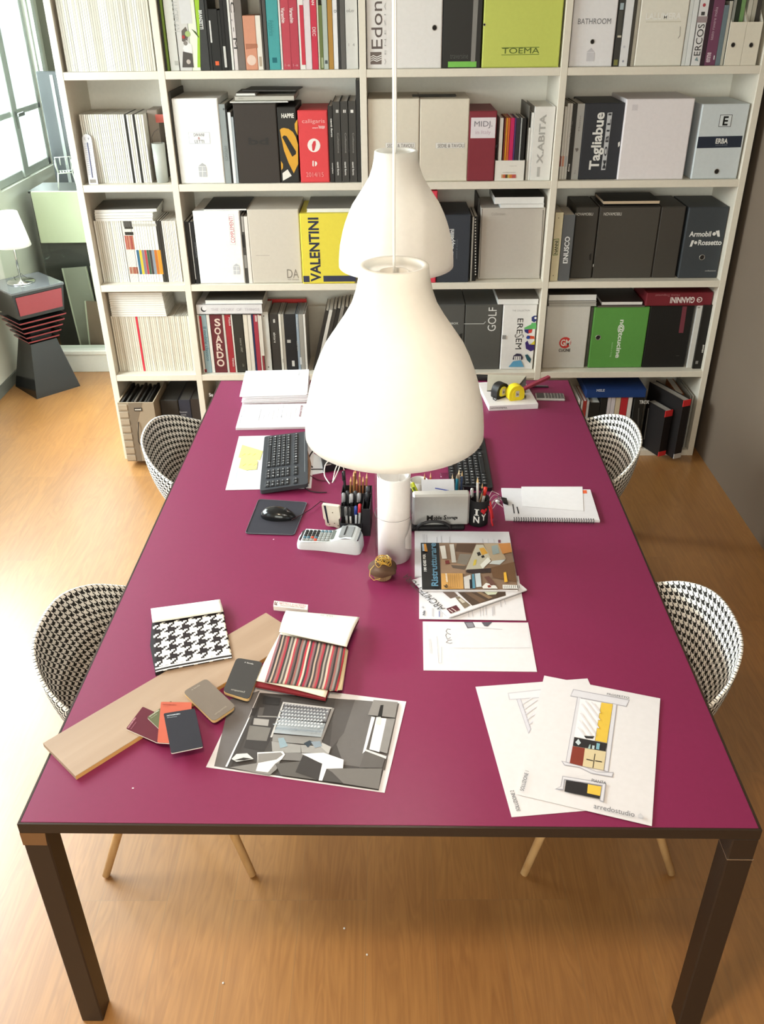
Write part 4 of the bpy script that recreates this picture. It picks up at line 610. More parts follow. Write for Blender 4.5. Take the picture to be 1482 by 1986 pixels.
('box_file','dedbd4',.8304,.2262,.06,.26,.5022,.3402,'pale grey box file with a round red emblem, fourth shelf right',None,None,0,'f2efe6',[('o',.1107,.1431,.0314,'d8443f'),('t','GM',.0875,.1245,.138,.1616,0,'f6efe8',1),('t','CUCINE',.0805,.0929,.1422,.1102,0,'2a2a2a',1)]),
('folder','6a6763',1.0643,.0128,.08,.2,.5022,.3273,'dark grey folder between the pale grey and the green box files',None,None,0,'f2efe6',[]),
('box_file','63a04c',1.0769,.2871,.06,.26,.5022,.3325,'green box file with white letters reading downwards and a metal-rimmed hole',None,None,0,'f2efe6',[('t','n@tcucine',.133,.0558,.167,.2662,'d','f1f6ea',1),('t','cucina e living',.1092,.0619,.1201,.1426,'d','b9dba8',0),('h',.0355,.1702,.0136)]),
('box_file','211f1d',1.3659,.226,.06,.26,.5022,.3414,'black box file with a dull maroon strip, fourth shelf right',None,None,0,'f2efe6',[('p',[(.1644,.3351),(.187,.335),(.1909,.1921),(.1665,.1923)],'7a3a44'),('p',[(.1735,.0668),(.1899,.0672),(.1902,.0649),(.1738,.0645)],'5a5854')]),
('book','e6e4de',1.6053,.0265,.05,.22,.5022,.3435,'white book standing between two black ones, fourth shelf right end',None,None,0,'f2efe6',[('r',-.0001,.3268,.0132,.335,'a9a7a2')]),
('book','25231f',1.6312,.0452,.035,.25,.5022,.3481,'black book with a small white word, fourth shelf right end',None,None,0,'f2efe6',[('t','minotti',.0309,.0908,.0405,.1337,'u','e9e7e2',1),('r',.0102,.0273,.024,.0448,'8a8884')]),
('panel_sample','7a6443',1.6823,.0083,.04,.2,.5022,.297,'thin brown board against the right upright, fourth shelf','panel',None,0,'f2efe6',[]),
('flat_magazine','8f8b84',.8352,.2479,.055,.24,.8424,.0191,'thin grey catalogue at the bottom of the pile on the pale grey box',None,None,0,'b9b6ae',[]),
('flat_magazine','57534d',.8332,.2473,.055,.24,.8614,.0108,'thin dark catalogue in the middle of the pile on the pale grey box',None,None,0,'c4c1b9',[]),
('flat_magazine','3a342f',.8329,.2468,.055,.24,.8723,.0337,'thick white-edged catalogue on top of the pile on the pale grey box',None,None,0,'f3f2ef',[]),
('flat_magazine','4a3f3a',1.0903,.2456,.058,.24,.8347,.0096,'slim dark magazine lying directly on the green box file',None,None,0,'6e625a',[]),
('flat_notebook','3a2f2c',1.1098,.2119,.06,.25,.8443,.0204,'dark brown notebook with white pages lying above the green box file',None,None,0,'f2efea',[]),
('flat_box_file','7c2831',1.3323,.34,.045,.25,.8436,.0701,'maroon box file lying on its side with upside-down white lettering',None,None,0,'f0eee8',[('t','GIANNINI',.1238,.0149,.2483,.0474,'f','f3e6e2',1),('o',.2732,.0318,.0143,'f3e6e2'),('o',.2732,.0318,.0101,'7c2831'),('r',.264,.0291,.2759,.0345,'f3e6e2'),('t','Home Trapuntati',.043,.0507,.1672,.0654,'f','b5767a',0)]),
('box_file','37332f',-1.243,.098,.02,.3,.034,.316,'black binder box right of the metal filing box, bottom shelf left',None,None,0,'f2efe6',[]),
('binder','383944',-1.142,.062,.02,.3,.034,.3153,'dark navy binder with a small white title, bottom shelf left',None,None,0,'56514b',[('t','Document',-.001,.2383,.04,.2491,0,'c9c9cc',0),('t','cucine',.0054,.2228,.0324,.2321,0,'c9c9cc',0)]),
('binder','3b332e',-1.077,.05,.02,.3,.034,.3209,'dark brown binder beside the upright, bottom shelf left',None,None,0,'4a443e',[]),
('box_file','2f2d2b',-.9517,.0785,.02,.28,.034,.3131,'black box file behind the table corner with white marks, bottom shelf',None,None,0,'f2efe6',[('t','Su',-.0185,.335,.0025,.3561,0,'efefef',1)]),
('book','d9d5cc',-.9837,.0279,.02,.2,.034,.2708,'white book low beside the upright, bottom shelf behind the table corner',None,None,0,'f2efe6',[]),
('book','eeeae4',1.0335,.0174,.03,.22,.034,.2941,'thin white book nearest the table corner on the bottom shelf right',None,None,0,'f2efe6',[]),
('book','d0ccc6',1.0581,.009,.03,.22,.034,.2879,'thin pale book second from the table corner, bottom shelf right',None,None,0,'f2efe6',[]),
('book','a83c34',1.0682,.0191,.03,.22,.034,.2878,'brick red book near the table corner, bottom shelf right',None,None,0,'f2efe6',[]),
('book','c9c6c2',1.0897,.0122,.03,.22,.034,.2876,'pale grey book left of the black binder, bottom shelf right',None,None,0,'f2efe6',[]),
('binder','2b2927',1.107,.0539,.03,.22,.034,.2782,'black binder under the blue-edged folder, bottom shelf right',None,None,0,'f2efe6',[]),
('binder','2a2826',1.1638,.0348,.03,.22,.034,.3083,'black slim binder left of the lilac-white papers, bottom shelf right',None,None,0,'f2efe6',[]),
('booklet','d9d2d6',1.2014,.0174,.03,.22,.034,.3081,'lilac-white booklet, left of the pair, bottom shelf right',None,None,0,'f2efe6',[]),
('booklet','e0dadf',1.2205,.0214,.03,.22,.034,.3079,'lilac-white booklet, right of the pair, bottom shelf right',None,None,0,'f2efe6',[]),
('booklet','dccdb0',1.2448,.0261,.03,.22,.034,.3077,'tan booklet left of the red one, bottom shelf right',None,None,0,'f2efe6',[]),
('booklet','c9333a',1.2738,.0365,.03,.22,.034,.3075,'bright red booklet, bottom shelf right',None,None,0,'f2efe6',[]),
('booklet','efebe6',1.3126,.022,.03,.22,.034,.3072,'white booklet right of the red one, bottom shelf right',None,None,0,'f2efe6',[]),
('box_file','262421',1.3432,.0579,.03,.29,.034,.316,'black box file with white slanted letters at its head, bottom shelf right',None,None,0,'f2efe6',[('t','TROX',.0297,.2698,.0831,.2911,0,'e6e4e0',1),('r',.0437,.0023,.0755,.0346,'e03a38'),('p',[(.0291,.2455),(.0347,.2454),(.0518,.0539),(.0469,.0539)],'55524e'),('p',[(.0827,.245),(.0883,.245),(.0906,.0536),(.0849,.0537)],'55524e')]),
('flat_folder','24427f',1.0762,.324,.02,.28,.3452,.0451,'blue-edged thick folder lying flat on the bottom shelf books',None,None,0,'24427f',[('t','MSLE',.0531,.0346,.0976,.0496,0,'c9cfdf',1)]),
('binder','a8622f',1.598,.038,.1,.22,.034,.2958,'orange-brown binder behind the red-cornered ones, bottom shelf right',None,None,0,'f2efe6',[]),
('folder','9a978f',1.645,.008,.03,.26,.034,.3137,'clear grey plastic folder left of two beside the right upright, bottom shelf',None,None,0,'f2efe6',[]),
('folder','b5b2aa',1.658,.008,.03,.26,.034,.3135,'clear pale plastic folder right of two beside the right upright, bottom shelf',None,None,0,'f2efe6',[])]
SERIES = [
('magazine','thin white-spined magazine in the packed row on the top narrow shelf','white magazines on the top narrow shelf',.02,.21,1.9539,.292,'ece8de',[(-1.4351,.0091,'eeebe2'),(-1.4251,.0087,'d9d4c7'),(-1.415,.0091,'dedacd'),(-1.405,.0083,'f1eee6'),(-1.395,.0083,'dedacd'),(-1.3849,.0091,'f1eee6'),(-1.3749,.0091,'f3f0e9'),(-1.3648,.0091,'e2ded2'),(-1.3548,.0091,'f3f0e9'),(-1.3448,.0083,'e2ded2'),(-1.3347,.0087,'e9e5db'),(-1.3247,.0091,'eeebe2'),(-1.3147,.0091,'e9e5db'),(-1.3046,.0087,'eeebe2'),(-1.2946,.0087,'d9d4c7'),(-1.2846,.0091,'dedacd'),(-1.2745,.0091,'d9d4c7'),(-1.2645,.0087,'dedacd'),(-1.2545,.0091,'f1eee6'),(-1.2444,.0091,'f3f0e9'),(-1.2344,.0087,'f1eee6'),(-1.2244,.0087,'f3f0e9'),(-1.2143,.0091,'e2ded2'),(-1.2043,.0091,'e9e5db'),(-1.1943,.0087,'e2ded2'),(-1.1842,.0087,'e9e5db'),(-1.1742,.0087,'eeebe2'),(-1.1642,.0091,'d9d4c7'),(-1.1542,.0087,'eeebe2'),(-1.1441,.0083,'d9d4c7'),(-1.1341,.0091,'dedacd'),(-1.1241,.0091,'f1eee6'),(-1.114,.0091,'dedacd'),(-1.104,.0083,'f1eee6'),(-1.094,.0087,'f3f0e9'),(-1.084,.0091,'e2ded2')]),
('magazine','cream-spined magazine ending the packed row beside the upright, top narrow shelf','cream magazines on the top narrow shelf',.02,.21,1.9539,.285,'ece8de',[(-1.0739,.0086,'dcd6c8'),(-1.064,.009,'e8e2d6'),(-1.0541,.0086,'d5cec0'),(-1.0443,.0086,'e2dccf')]),
('magazine','thin white-spined magazine in the row behind the thermometer, second narrow shelf','white magazines on the second narrow shelf',.05,.21,1.47,.304,'f2efe6',[(-1.4262,.0082,'eeebe2'),(-1.4163,.0082,'e2ded2'),(-1.4063,.0082,'f1eee6'),(-1.3964,.0082,'d9d4c7'),(-1.3865,.0082,'e9e5db'),(-1.3765,.0082,'eeebe2'),(-1.3666,.0082,'e2ded2'),(-1.3567,.0082,'f1eee6'),(-1.3468,.0082,'d9d4c7'),(-1.3368,.0082,'e9e5db'),(-1.3269,.0082,'eeebe2')]),
('magazine','thin white-spined magazine in the row behind the thermometer, second narrow shelf','white magazines on the second narrow shelf',.05,.21,1.47,.303,'f2efe6',[(-1.317,.0082,'e2ded2'),(-1.307,.0082,'f1eee6'),(-1.2971,.0082,'d9d4c7'),(-1.2872,.0082,'e9e5db'),(-1.2773,.0082,'eeebe2'),(-1.2673,.0082,'e2ded2'),(-1.2574,.0082,'f1eee6'),(-1.2475,.0082,'d9d4c7'),(-1.2376,.0082,'e9e5db'),(-1.2276,.0082,'eeebe2')]),
('magazine','thin white-spined magazine in the row behind the thermometer, second narrow shelf','white magazines on the second narrow shelf',.05,.21,1.47,.302,'f2efe6',[(-1.2078,.0082,'f1eee6'),(-1.1979,.0082,'d9d4c7'),(-1.188,.0082,'e9e5db'),(-1.1681,.0082,'e2ded2'),(-1.1582,.0082,'f1eee6'),(-1.1483,.0082,'d9d4c7'),(-1.1383,.0082,'e9e5db')]),
('magazine','thin white-spined magazine at the left of the row, third narrow shelf','white magazines on the third narrow shelf',.055,.2,.9866,.306,'ece8de',[(-1.4462,.0092,'eeebe2'),(-1.4359,.0088,'d9d4c7'),(-1.4256,.0092,'dedacd'),(-1.4154,.0088,'f1eee6'),(-1.4051,.0092,'dedacd'),(-1.3949,.0083,'f1eee6'),(-1.3846,.0088,'f3f0e9'),(-1.3743,.0083,'e2ded2')]),
('magazine','thin white-spined magazine at the left of the row, third narrow shelf','white magazines on the third narrow shelf',.055,.2,.9866,.305,'ece8de',[(-1.3641,.0092,'f3f0e9'),(-1.3538,.0092,'e2ded2'),(-1.3436,.0092,'e9e5db'),(-1.3333,.0083,'eeebe2'),(-1.323,.0088,'e9e5db')]),
('magazine','thin cream-spined magazine right of the black pair, third narrow shelf','cream magazines on the third narrow shelf',.055,.2,.9866,.303,'ece8de',[(-1.1124,.0072,'ece5db'),(-1.1038,.0076,'e3dacf'),(-1.0951,.0076,'efe8de'),(-1.0865,.0076,'e6ddd2'),(-1.0778,.0076,'e6ddd2'),(-1.0692,.0076,'ece5db'),(-1.0605,.0076,'e3dacf'),(-1.0519,.0076,'efe8de')]),
('magazine','thin cream-spined magazine in the row on the fourth narrow shelf','cream magazines on the fourth narrow shelf',.06,.2,.5022,.305,'f2efe6',[(-1.4446,.0088,'e9e2d3'),(-1.4339,.0096,'dfd6c5'),(-1.4231,.0096,'ece6d9'),(-1.4124,.0088,'d6ccba'),(-1.4017,.0096,'e4dccb'),(-1.391,.0096,'e9e2d3'),(-1.3803,.0088,'dfd6c5')]),
('magazine','thin cream-spined magazine in the row on the fourth narrow shelf','cream magazines on the fourth narrow shelf',.06,.2,.5022,.304,'f2efe6',[(-1.3695,.0096,'ece6d9'),(-1.3588,.0096,'d6ccba'),(-1.3481,.0088,'e4dccb'),(-1.3374,.0096,'e9e2d3'),(-1.3267,.0096,'dfd6c5'),(-1.3052,.0096,'d6ccba'),(-1.2945,.0096,'e4dccb'),(-1.2838,.0088,'e9e2d3'),(-1.2731,.0096,'dfd6c5'),(-1.2623,.0096,'ece6d9'),(-1.2516,.0088,'d6ccba'),(-1.2409,.0096,'e4dccb')]),
('magazine','thin cream-spined magazine in the row on the fourth narrow shelf','cream magazines on the fourth narrow shelf',.06,.2,.5022,.303,'f2efe6',[(-1.2302,.0096,'e9e2d3'),(-1.2195,.0088,'dfd6c5'),(-1.2088,.0096,'ece6d9'),(-1.198,.0096,'d6ccba'),(-1.1873,.0088,'e4dccb'),(-1.1766,.0096,'e9e2d3'),(-1.1659,.0096,'dfd6c5'),(-1.1552,.0088,'ece6d9'),(-1.1445,.0096,'d6ccba'),(-1.1338,.0096,'e4dccb'),(-1.123,.0088,'e9e2d3')]),
('magazine','thin cream-spined magazine in the row on the fourth narrow shelf','cream magazines on the fourth narrow shelf',.06,.2,.5022,.302,'f2efe6',[(-1.1123,.0096,'dfd6c5'),(-1.1016,.0096,'ece6d9'),(-1.0909,.0088,'d6ccba'),(-1.0802,.0096,'e4dccb'),(-1.0695,.0096,'e9e2d3'),(-1.0588,.0088,'dfd6c5'),(-1.0481,.0096,'ece6d9')])]

for q in SHELF: (flat if q[0].startswith('flat_') else upright)(*q)
for kind, label, group, off, d, z, h, pg, L in SERIES:
    for x, w, c in L: upright(kind, c, x, w, off, d, z, h, label, None, group, 0, pg, [])
# ================================================================ table
TX, TY, TT, HW, HL, TZ0 = 0.0097, 2.4678, -0.01456, .7868, 1.2254, .75
tb = thing('table', 'large rectangular table with magenta top, thin dark metal frame and square legs', 'table', (TX, TY, 0), TT)
STEEL = M('3a2c22', .42, .1, k=.8); PURP = M('82264f', .45, spec=.32, name='magenta_linoleum'); RUST = M('7a5534', .6)
mb = MB(); mb.box((-HW+.006, -HL+.006, .728), (HW-.006, HL-.006, TZ0), PURP, .0008); mb.build('tabletop', tb)
for a, b in (((-HW, -HL, .7215), (HW, -HL+.0058, .7493)), ((-HW, HL-.0058, .7215), (HW, HL, .7493)), ((-HW, -HL+.0058, .7215), (-HW+.0058, HL-.0058, .7493)), ((HW-.0058, -HL+.0058, .7215), (HW, HL-.0058, .7493))):
    mb = MB(); mb.box(a, b, STEEL, .0007); mb.build('rail', tb)
for sx in (-1, 1):
    for sy in (-1, 1):
        mb = MB(); xs = sorted((sx*(HW-.0002), sx*(HW-.056))); ys = sorted((sy*(HL-.0002), sy*(HL-.058))); z1 = .7213
        mb.box((xs[0], ys[0], 0), (xs[1], ys[1], z1), STEEL, .003); l = mb.build('leg', tb)
        if sy < 0 and sx < 0:
            mb = MB(); mb.prism([(xs[0]-.0004, .683), (xs[1]-.004, .683), (xs[1]-.001, .7213), (xs[0]-.0004, .7213)], ys[0]-.0006, ys[0]+.002, RUST, Matrix(((1, 0, 0, 0), (0, 0, 1, 0), (0, 1, 0, 0), (0, 0, 0, 1)))); plabel(mb.build('corner_plate', l), 'bare brown corner where the dark paint has worn off')
        if sy < 0 and sx > 0:
            mb = MB(); mb.box((xs[0]-.0008, ys[0]-.0008, .655), (xs[1]+.0008, ys[0]+.0004, .6575), M('d9d4cc', .25, .9)); mb.box((xs[0]-.0008, ys[0], .655), (xs[0]+.0004, ys[1], .6575), M('d9d4cc', .25, .9)); plabel(mb.build('joint_line', l), 'thin bright metal line round the leg')
# ================================================================ chairs
HT = houndstooth('houndstooth_upholstery', '2a2826', 'f3f0ea', 450); BEECH = wood('beech_wood', 'c9985e', 'e0b680', 30, 2)
RIM = [(.285, 0, .432), (.272, .16, .434), (.225, .238, .462), (.165, .287, .595), (.085, .305, .662), (-.015, .302, .672), (-.105, .287, .690), (-.185, .258, .724), (-.250, .206, .765), (-.298, .115, .796), (-.312, 0, .803)]
RIM = RIM+[(x, -y, z) for x, y, z in RIM[-2:0:-1]]
def rim(s):
    n = len(RIM); x = (s % 1)*n; i = int(x); f = x-i; p0, p1, p2, p3 = [RIM[(i+k) % n] for k in (-1, 0, 1, 2)]
    return [.5*(2*b+(c-a)*f+(2*a-5*b+4*c-d)*f*f+(3*b-a-3*c+d)*f**3) for a, b, c, d in zip(p0, p1, p2, p3)]
def shell_pt(u, v):
    r = rim(u); k = .5+.5*math.cos(2*math.pi*u)            # 1 at the front edge, 0 at the back
    c = (.02, 0, .424); m = (r[0]*.93+.0, r[1]*.90, .418+.01*k); w = v
    return tuple(c[i]*(1-w)**2+2*w*(1-w)*m[i]+w*w*r[i] for i in range(3))
def shell_uv(u, v): return ((u-.5)*1.86, v*.46)
def chair(label, loc, rz):
    t = thing('dining_chair', label, 'chair', loc, rz, None)
    mb = MB(); mb.grid(shell_pt, 80, 28, HT, True, shell_uv); o = mb.build('seat_shell', t)
    s = o.modifiers.new('thickness', 'SOLIDIFY'); s.thickness = .008; s.offset = 1
    for sx in (-1, 1):
        for sy in (-1, 1):
            mb = MB(); mb.cyl((sx*.219, sy*.214, .0052), (sx*.085, sy*.115, .385), .0115, BEECH, 16, .0155); mb.build('leg', t)
    mb = MB(); bl = M('1f1d1b', .4, .5)
    mb.box((-.1, -.13, .386), (.1, .13, .396), bl, .002)
    for sx in (-1, 1):
        mb.tube([(sx*.17, -.17, .14), (0, 0, .30), (sx*.17, .17, .14)], .004, bl, 6); mb.tube([(sx*.17, -.17, .14), (sx*.07, 0, .385), (sx*.17, .17, .14)], .004, bl, 6)
    mb.build('wire_brace', t)
    return t
CP = (('black and white houndstooth tub chair at the near left of the table', (-.63, 1.895, 0), 0), ('black and white houndstooth tub chair at the far left, before the filing box', (-.63, 3.09, 0), 0), ('black and white houndstooth tub chair at the near right of the table', (.615, 1.895, 0), 180), ('black and white houndstooth tub chair at the far right of the table, by the bookcase', (.648, 3.07, 0), 180))
first = chair(CP[0][0], CP[0][1], R(CP[0][2]+CP[0][1][2])); first.location.z = 0
for lab, p, a in CP[1:]:
    r = first.copy(); COL.objects.link(r); r.location = (p[0], p[1], 0); r.rotation_euler = (0, 0, R(a+p[2])); r['label'] = lab
    for ch in first.children: c = ch.copy(); COL.objects.link(c); c.parent = r
for o in COL.objects:
    if o.get('category') == 'chair': o['group'] = 'houndstooth chairs round the table'
# ================================================================ pendant lamps
SHADE = translucent('white_plastic_shade', 'faf8f3', .36); SW = M('f2f1ec', .4)
PROF = [(.2, 0), (.1995, .02), (.1975, .045), (.1945, .07), (.184, .1155), (.175, .145), (.1632, .175), (.1487, .205), (.1283, .2347), (.1075, .265), (.0897, .2945), (.0792, .324), (.0735, .35), (.071, .374)]
def lamp(label, loc):
    t = thing('pendant_lamp', label, 'lamp', loc, 0, 'pair of white pendant lamps over the table')
    mb = MB(); th = .004
    inner = [(r-th, z) for r, z in PROF[::-1] if z < .36]
    mb.lathe(PROF+[(.0695, .3755), (.061, .3755), (.0595, .373), (.0585, .362)]+inner+[(.198, -.0005)], SHADE, 72, close=True); mb.build('shade', t)
    mb = MB(); mb.lathe([(.058, .350), (.034, .350), (.031, .362), (.028, .362), (.026, .33), (.020, .33), (.020, .25), (0, .25)], SW, 32)
    for k in range(3): a = k*2.1; mb.box((-.004, .03, .346), (.004, .068, .352), SW, 0, Matrix.Rotation(a, 4, 'Z'))
    mb.build('socket', t)
    mb = MB(); mb.lathe([(.0, .15), (.018, .153), (.03, .175), (.03, .195), (.018, .23), (.014, .25), (0, .25)], M('f4f1e6', .3), 24); mb.build('bulb', t)
    l = bpy.data.lights.new('bulb_light', 'POINT'); l.energy = 6; l.color = (1, .95, .86); l.shadow_soft_size = .03; lo = bpy.data.objects.new('bulb_light', l); COL.objects.link(lo); lo.parent = t; lo.location = (0, 0, .11)
    mb = MB(); mb.tube([(0, 0, .25), (0, 0, .6), (0, 0, ZC-loc[2]-.03)], .0028, M('f8f7f3', .5, k=.95), 10); mb.build('cable', t)
    mb = MB(); mb.lathe([(0, ZC-loc[2]-.04), (.03, ZC-loc[2]-.04), (.045, ZC-loc[2]-.001), (0, ZC-loc[2]-.001)], SW, 24); mb.build('ceiling_cup', t)
lamp('white bell-shaped pendant lamp hanging nearest over the table', (.0147, 1.7839, 1.4103))
lamp('white bell-shaped pendant lamp hanging further back, nearer the bookcase', (.0323, 3.077, 1.4335))
# ================================================================ papers on the table
PAPER = M('f6f3f7', .7, k=.69)
def sheet(name, P0, P1, h, lift, label, cat, thick=.0008, m=None, group=None):
    ang = math.atan2(P1[1]-P0[1], P1[0]-P0[0]); w = math.hypot(P1[0]-P0[0], P1[1]-P0[1])
    mb = MB(); mb.box((0, 0, 0), (w, h, thick), m or PAPER, .0003 if thick > .003 else 0)
    return tag(mb.build(name, None, (P0[0], P0[1], TZ0+lift), (0, 0, ang)), label, cat, group), w, h
def draw(o, th, shapes=(), words=(), name='printed_drawing'):
    d = MB(); fr = lambda u, v, e: (u, v, th+e)
    for k, (c, P) in enumerate(shapes): shape(d, fr, P, ink(c), .0003+.00012*k)
    if d.f: d.build(name, o)
    for s, A, B, h, c, b in words: t = MB(); baseline(t, s, fr, A, B, h, ink(c), b, .0004+.00012*len(shapes)); t.build('lettering', o)
def line(A, B, w):
    ux, uy = B[0]-A[0], B[1]-A[1]; L = math.hypot(ux, uy) or 1; nx, ny = -uy/L*w/2, ux/L*w/2
    return [(A[0]+nx, A[1]+ny), (A[0]-nx, A[1]-ny), (B[0]-nx, B[1]-ny), (B[0]+nx, B[1]+ny)]
# black and white room photograph
o, w, h = sheet('photo_print', (-0.4186,1.4100), (-0.0122,1.3340), .291, .0004, 'large black and white room photograph with a sofa, lying under the striped swatch book', 'photograph')
PH = [('6e6969', [(-.0193,.2211),(.0438,.2639),(.0478,.0044),(.0175,.0053)]), ('4a4645', [(.0462,.2564),(.3977,.2808),(.3994,.0035),(.0478,.0044)]),
 ('6b6766', [(.2875,.2738),(.3977,.2808),(.4028,.0624),(.3069,.0622),(.2768,.119)]), ('585453', [(.238,.2675),(.2875,.2738),(.2851,.1576),(.2646,.0987)]), ('3b3736', [(.047,.2539),(.1174,.2329),(.1206,.1138),(.1159,.0672),(.066,.0717)]),
 ('77736f', [(.0566,.1425),(.1097,.1439),(.1124,.1007),(.064,.0966)]), ('8d8986', [(.0664,.1734),(.1149,.1797),(.1121,.1832),(.0661,.1778)]), ('a29e9b', [(.06,.1674),(.0976,.1693),(.1013,.1481),(.0644,.1463)]), ('55504e', [(.0618,.205),(.0739,.2072),(.0776,.1779),(.0653,.1767)]), ('302c2b', [(.0452,.1995),(.0591,.202),(.0585,.1755),(.0488,.1752)]), ('2b2827', [(.06,.2458),(.1044,.246),(.1063,.2207),(.0649,.2183)]),
 ('c9c6c3', [(.1135,.2337),(.2377,.2357),(.2378,.2307),(.116,.229)]), ('c9c6c3', [(.1135,.2337),(.1176,.2334),(.1219,.1131),(.1173,.1132)]), ('8f8b88', [(.2377,.2357),(.2442,.2339),(.2407,.1262),(.2356,.13)]), ('8e8c90', [(.1194,.2296),(.2343,.2301),(.2349,.1843),(.1234,.1813)]), ('a9b0b6', [(.1235,.1788),(.2349,.1829),(.2358,.1346),(.1209,.1279)]),
 ('2f2c2b', [(.1234,.1813),(.2349,.1858),(.2356,.1801),(.1235,.1764)]), ('8f8d8b', [(.1212,.1233),(.2373,.1326),(.2451,.1087),(.1263,.1009)]), ('9a9896', [(.1246,.1006),(.1953,.102),(.2017,.0783),(.166,.0718),(.1354,.0708)]), ('9f9d9b', [(.1953,.102),(.2456,.1065),(.2663,.1058),(.2659,.0864),(.2034,.0786)]), ('7b7876', [(.166,.0718),(.2659,.0864),(.217,.0722),(.2151,.0542),(.1624,.0491)]), ('b9b7b5', [(.2429,.1174),(.2664,.108),(.2661,.0855),(.2429,.1038)]),
 ('8fa3ae', [(.1369,.1121),(.1495,.1167),(.167,.0923),(.1508,.0826)]), ('39434d', [(.2007,.1075),(.2115,.1187),(.2225,.1161),(.214,.0963)]), ('8d9aa6', [(.216,.1149),(.2368,.1209),(.2456,.1065),(.2307,.0979)]),
 ('85817e', [(.1042,.0606),(.1631,.0758),(.1624,.0491),(.1614,.0186),(.1504,-.0004),(.0542,.0055),(.111,.0288)]), ('5f5b58', [(.1533,.0343),(.2151,.0542),(.2644,.0057),(.1757,.0042)]), ('e6e4e3', [(.1026,.0603),(.1601,.0744),(.1678,.0655),(.164,.0494),(.1533,.0343),(.1448,.007),(.1165,.0061),(.1148,.0273)]), ('8a8683', [(.1055,.0564),(.1562,.0701),(.163,.0646),(.1528,.0473),(.1142,.0294)]),
 ('f2f0f0', [(.2045,.0744),(.2541,.0865),(.3043,.0739),(.3084,.0487),(.2721,.0408),(.2712,.0048),(.2632,.0042),(.2583,.0534)]), ('3d3938', [(.2089,.0707),(.259,.0535),(.263,.005),(.2056,.0181)]), ('736f6c', [(.2721,.0408),(.3958,.0646),(.3994,.0035),(.32,.0054),(.2728,.0051)]), ('4d4947', [(.2721,.0408),(.2873,.0329),(.32,.0054),(.2728,.0051)]),
 ('f1efef', [(.3398,.2203),(.3488,.2195),(.3486,.1094),(.3429,.0995)]), ('f6f5f5', [(.3522,.2201),(.3768,.2197),(.3803,.1107),(.3558,.1152)]), ('8d8a88', [(.3768,.2197),(.3972,.2234),(.3989,.1096),(.3799,.1129)]), ('dcdada', [(.3477,.1137),(.3989,.1008),(.3989,.092),(.3472,.1083)]), ('625e5c', [(.3472,.1083),(.3969,.0938),(.3958,.0646),(.3448,.0561)]), ('8a8683', [(.3338,.277),(.3943,.2802),(.3967,.2257),(.3303,.2236)]), ('211e1d', [(.354,.2618),(.3614,.2641),(.3651,.2225),(.3546,.222)]), ('d9d7d5', [(.3549,.2206),(.363,.2221),(.3656,.1959),(.3551,.1964)]),
 ('d8d6d4', [(.0512,.0289),(.0575,.0455),(.0812,.052),(.1012,.038),(.0653,.0227)]), ('35312f', [(.0575,.0256),(.0772,.038),(.0977,.0382),(.08,.0297)]), ('efeded', [(.048,.1579),(.0508,.1657),(.0494,.0047),(.045,.0047)])]
for r_ in range(7):
    for c_ in range(14):
        fu = (c_+.5+(r_ % 2)*.5)/14.6; fv = (r_+.5)/7.0
        A = [(.1188,.228),(.2347,.2287),(.1216,.1257),(.2363,.1324)]; q = [(A[0][i]*(1-fu)+A[1][i]*fu)*(1-fv)+(A[2][i]*(1-fu)+A[3][i]*fu)*fv for i in (0, 1)]
        s = .0062; PH.append((['5c5a5e', '6c6d72', '767a80', '7e848a', '8a9096', '949aa0', '9aa1a6'][r_], [(q[0]-s, q[1]), (q[0], q[1]-s*.8), (q[0]+s*.9, q[1]), (q[0], q[1]+s*.4)]))
        PH.append((['b9b9bc', 'c2c3c6', 'cdd0d3', 'd6d9db', 'dfe1e3', 'e4e6e7', 'e6e8e8'][r_], [(q[0]-s*.2, q[1]-s*.2), (q[0]+s*.9, q[1]), (q[0]+s*.3, q[1]+s*.9)]))
draw(o, .0008, PH, (), 'printed_picture')
# the two plan prints
o, w, h = sheet('plan_print', (0.2584,1.2669), (0.5466,1.2961), 0.4072, .0004, 'white plan sheet lying underneath, its grey outline half covered by the other sheet', 'drawing')
draw(o, .0008, [('c9c8d0', [(.0755,.3763),(.1615,.3803),(.1536,.3496),(.0734,.3511)]), ('e4e3ea', [(.0779,.3731),(.1606,.3767),(.1543,.3524),(.0765,.3536)]), ('b9b8c4', [(.0918,.3512),(.1034,.3529),(.1038,.2475),(.0935,.2334)]), ('d9d8e2', [(.0936,.3503),(.1015,.3516),(.1014,.2477),(.0947,.2365)])]+[('dfdee6', line(a, b, .0035)) for a, b in ([(.1038,.3334),(.1312,.352)], [(.1036,.3158),(.1419,.3437)], [(.1034,.2984),(.1366,.3228)], [(.1032,.2812),(.1281,.2992)], [(.103,.2643),(.1203,.278)])], [('SOLUZIONE 2',)+tuple([(.0219,.0132),(.0204,.0698)])+(.0085, '3c3b3e', 0)])
o, w, h = sheet('plan_print', (0.2758,1.3268), (0.5493,1.2408), 0.4023, .0024, 'white plan sheet on top, with a yellow, brown and black furniture elevation and plan', 'drawing')
G1 = 'dcdbe3'; G2 = 'a9a8b2'
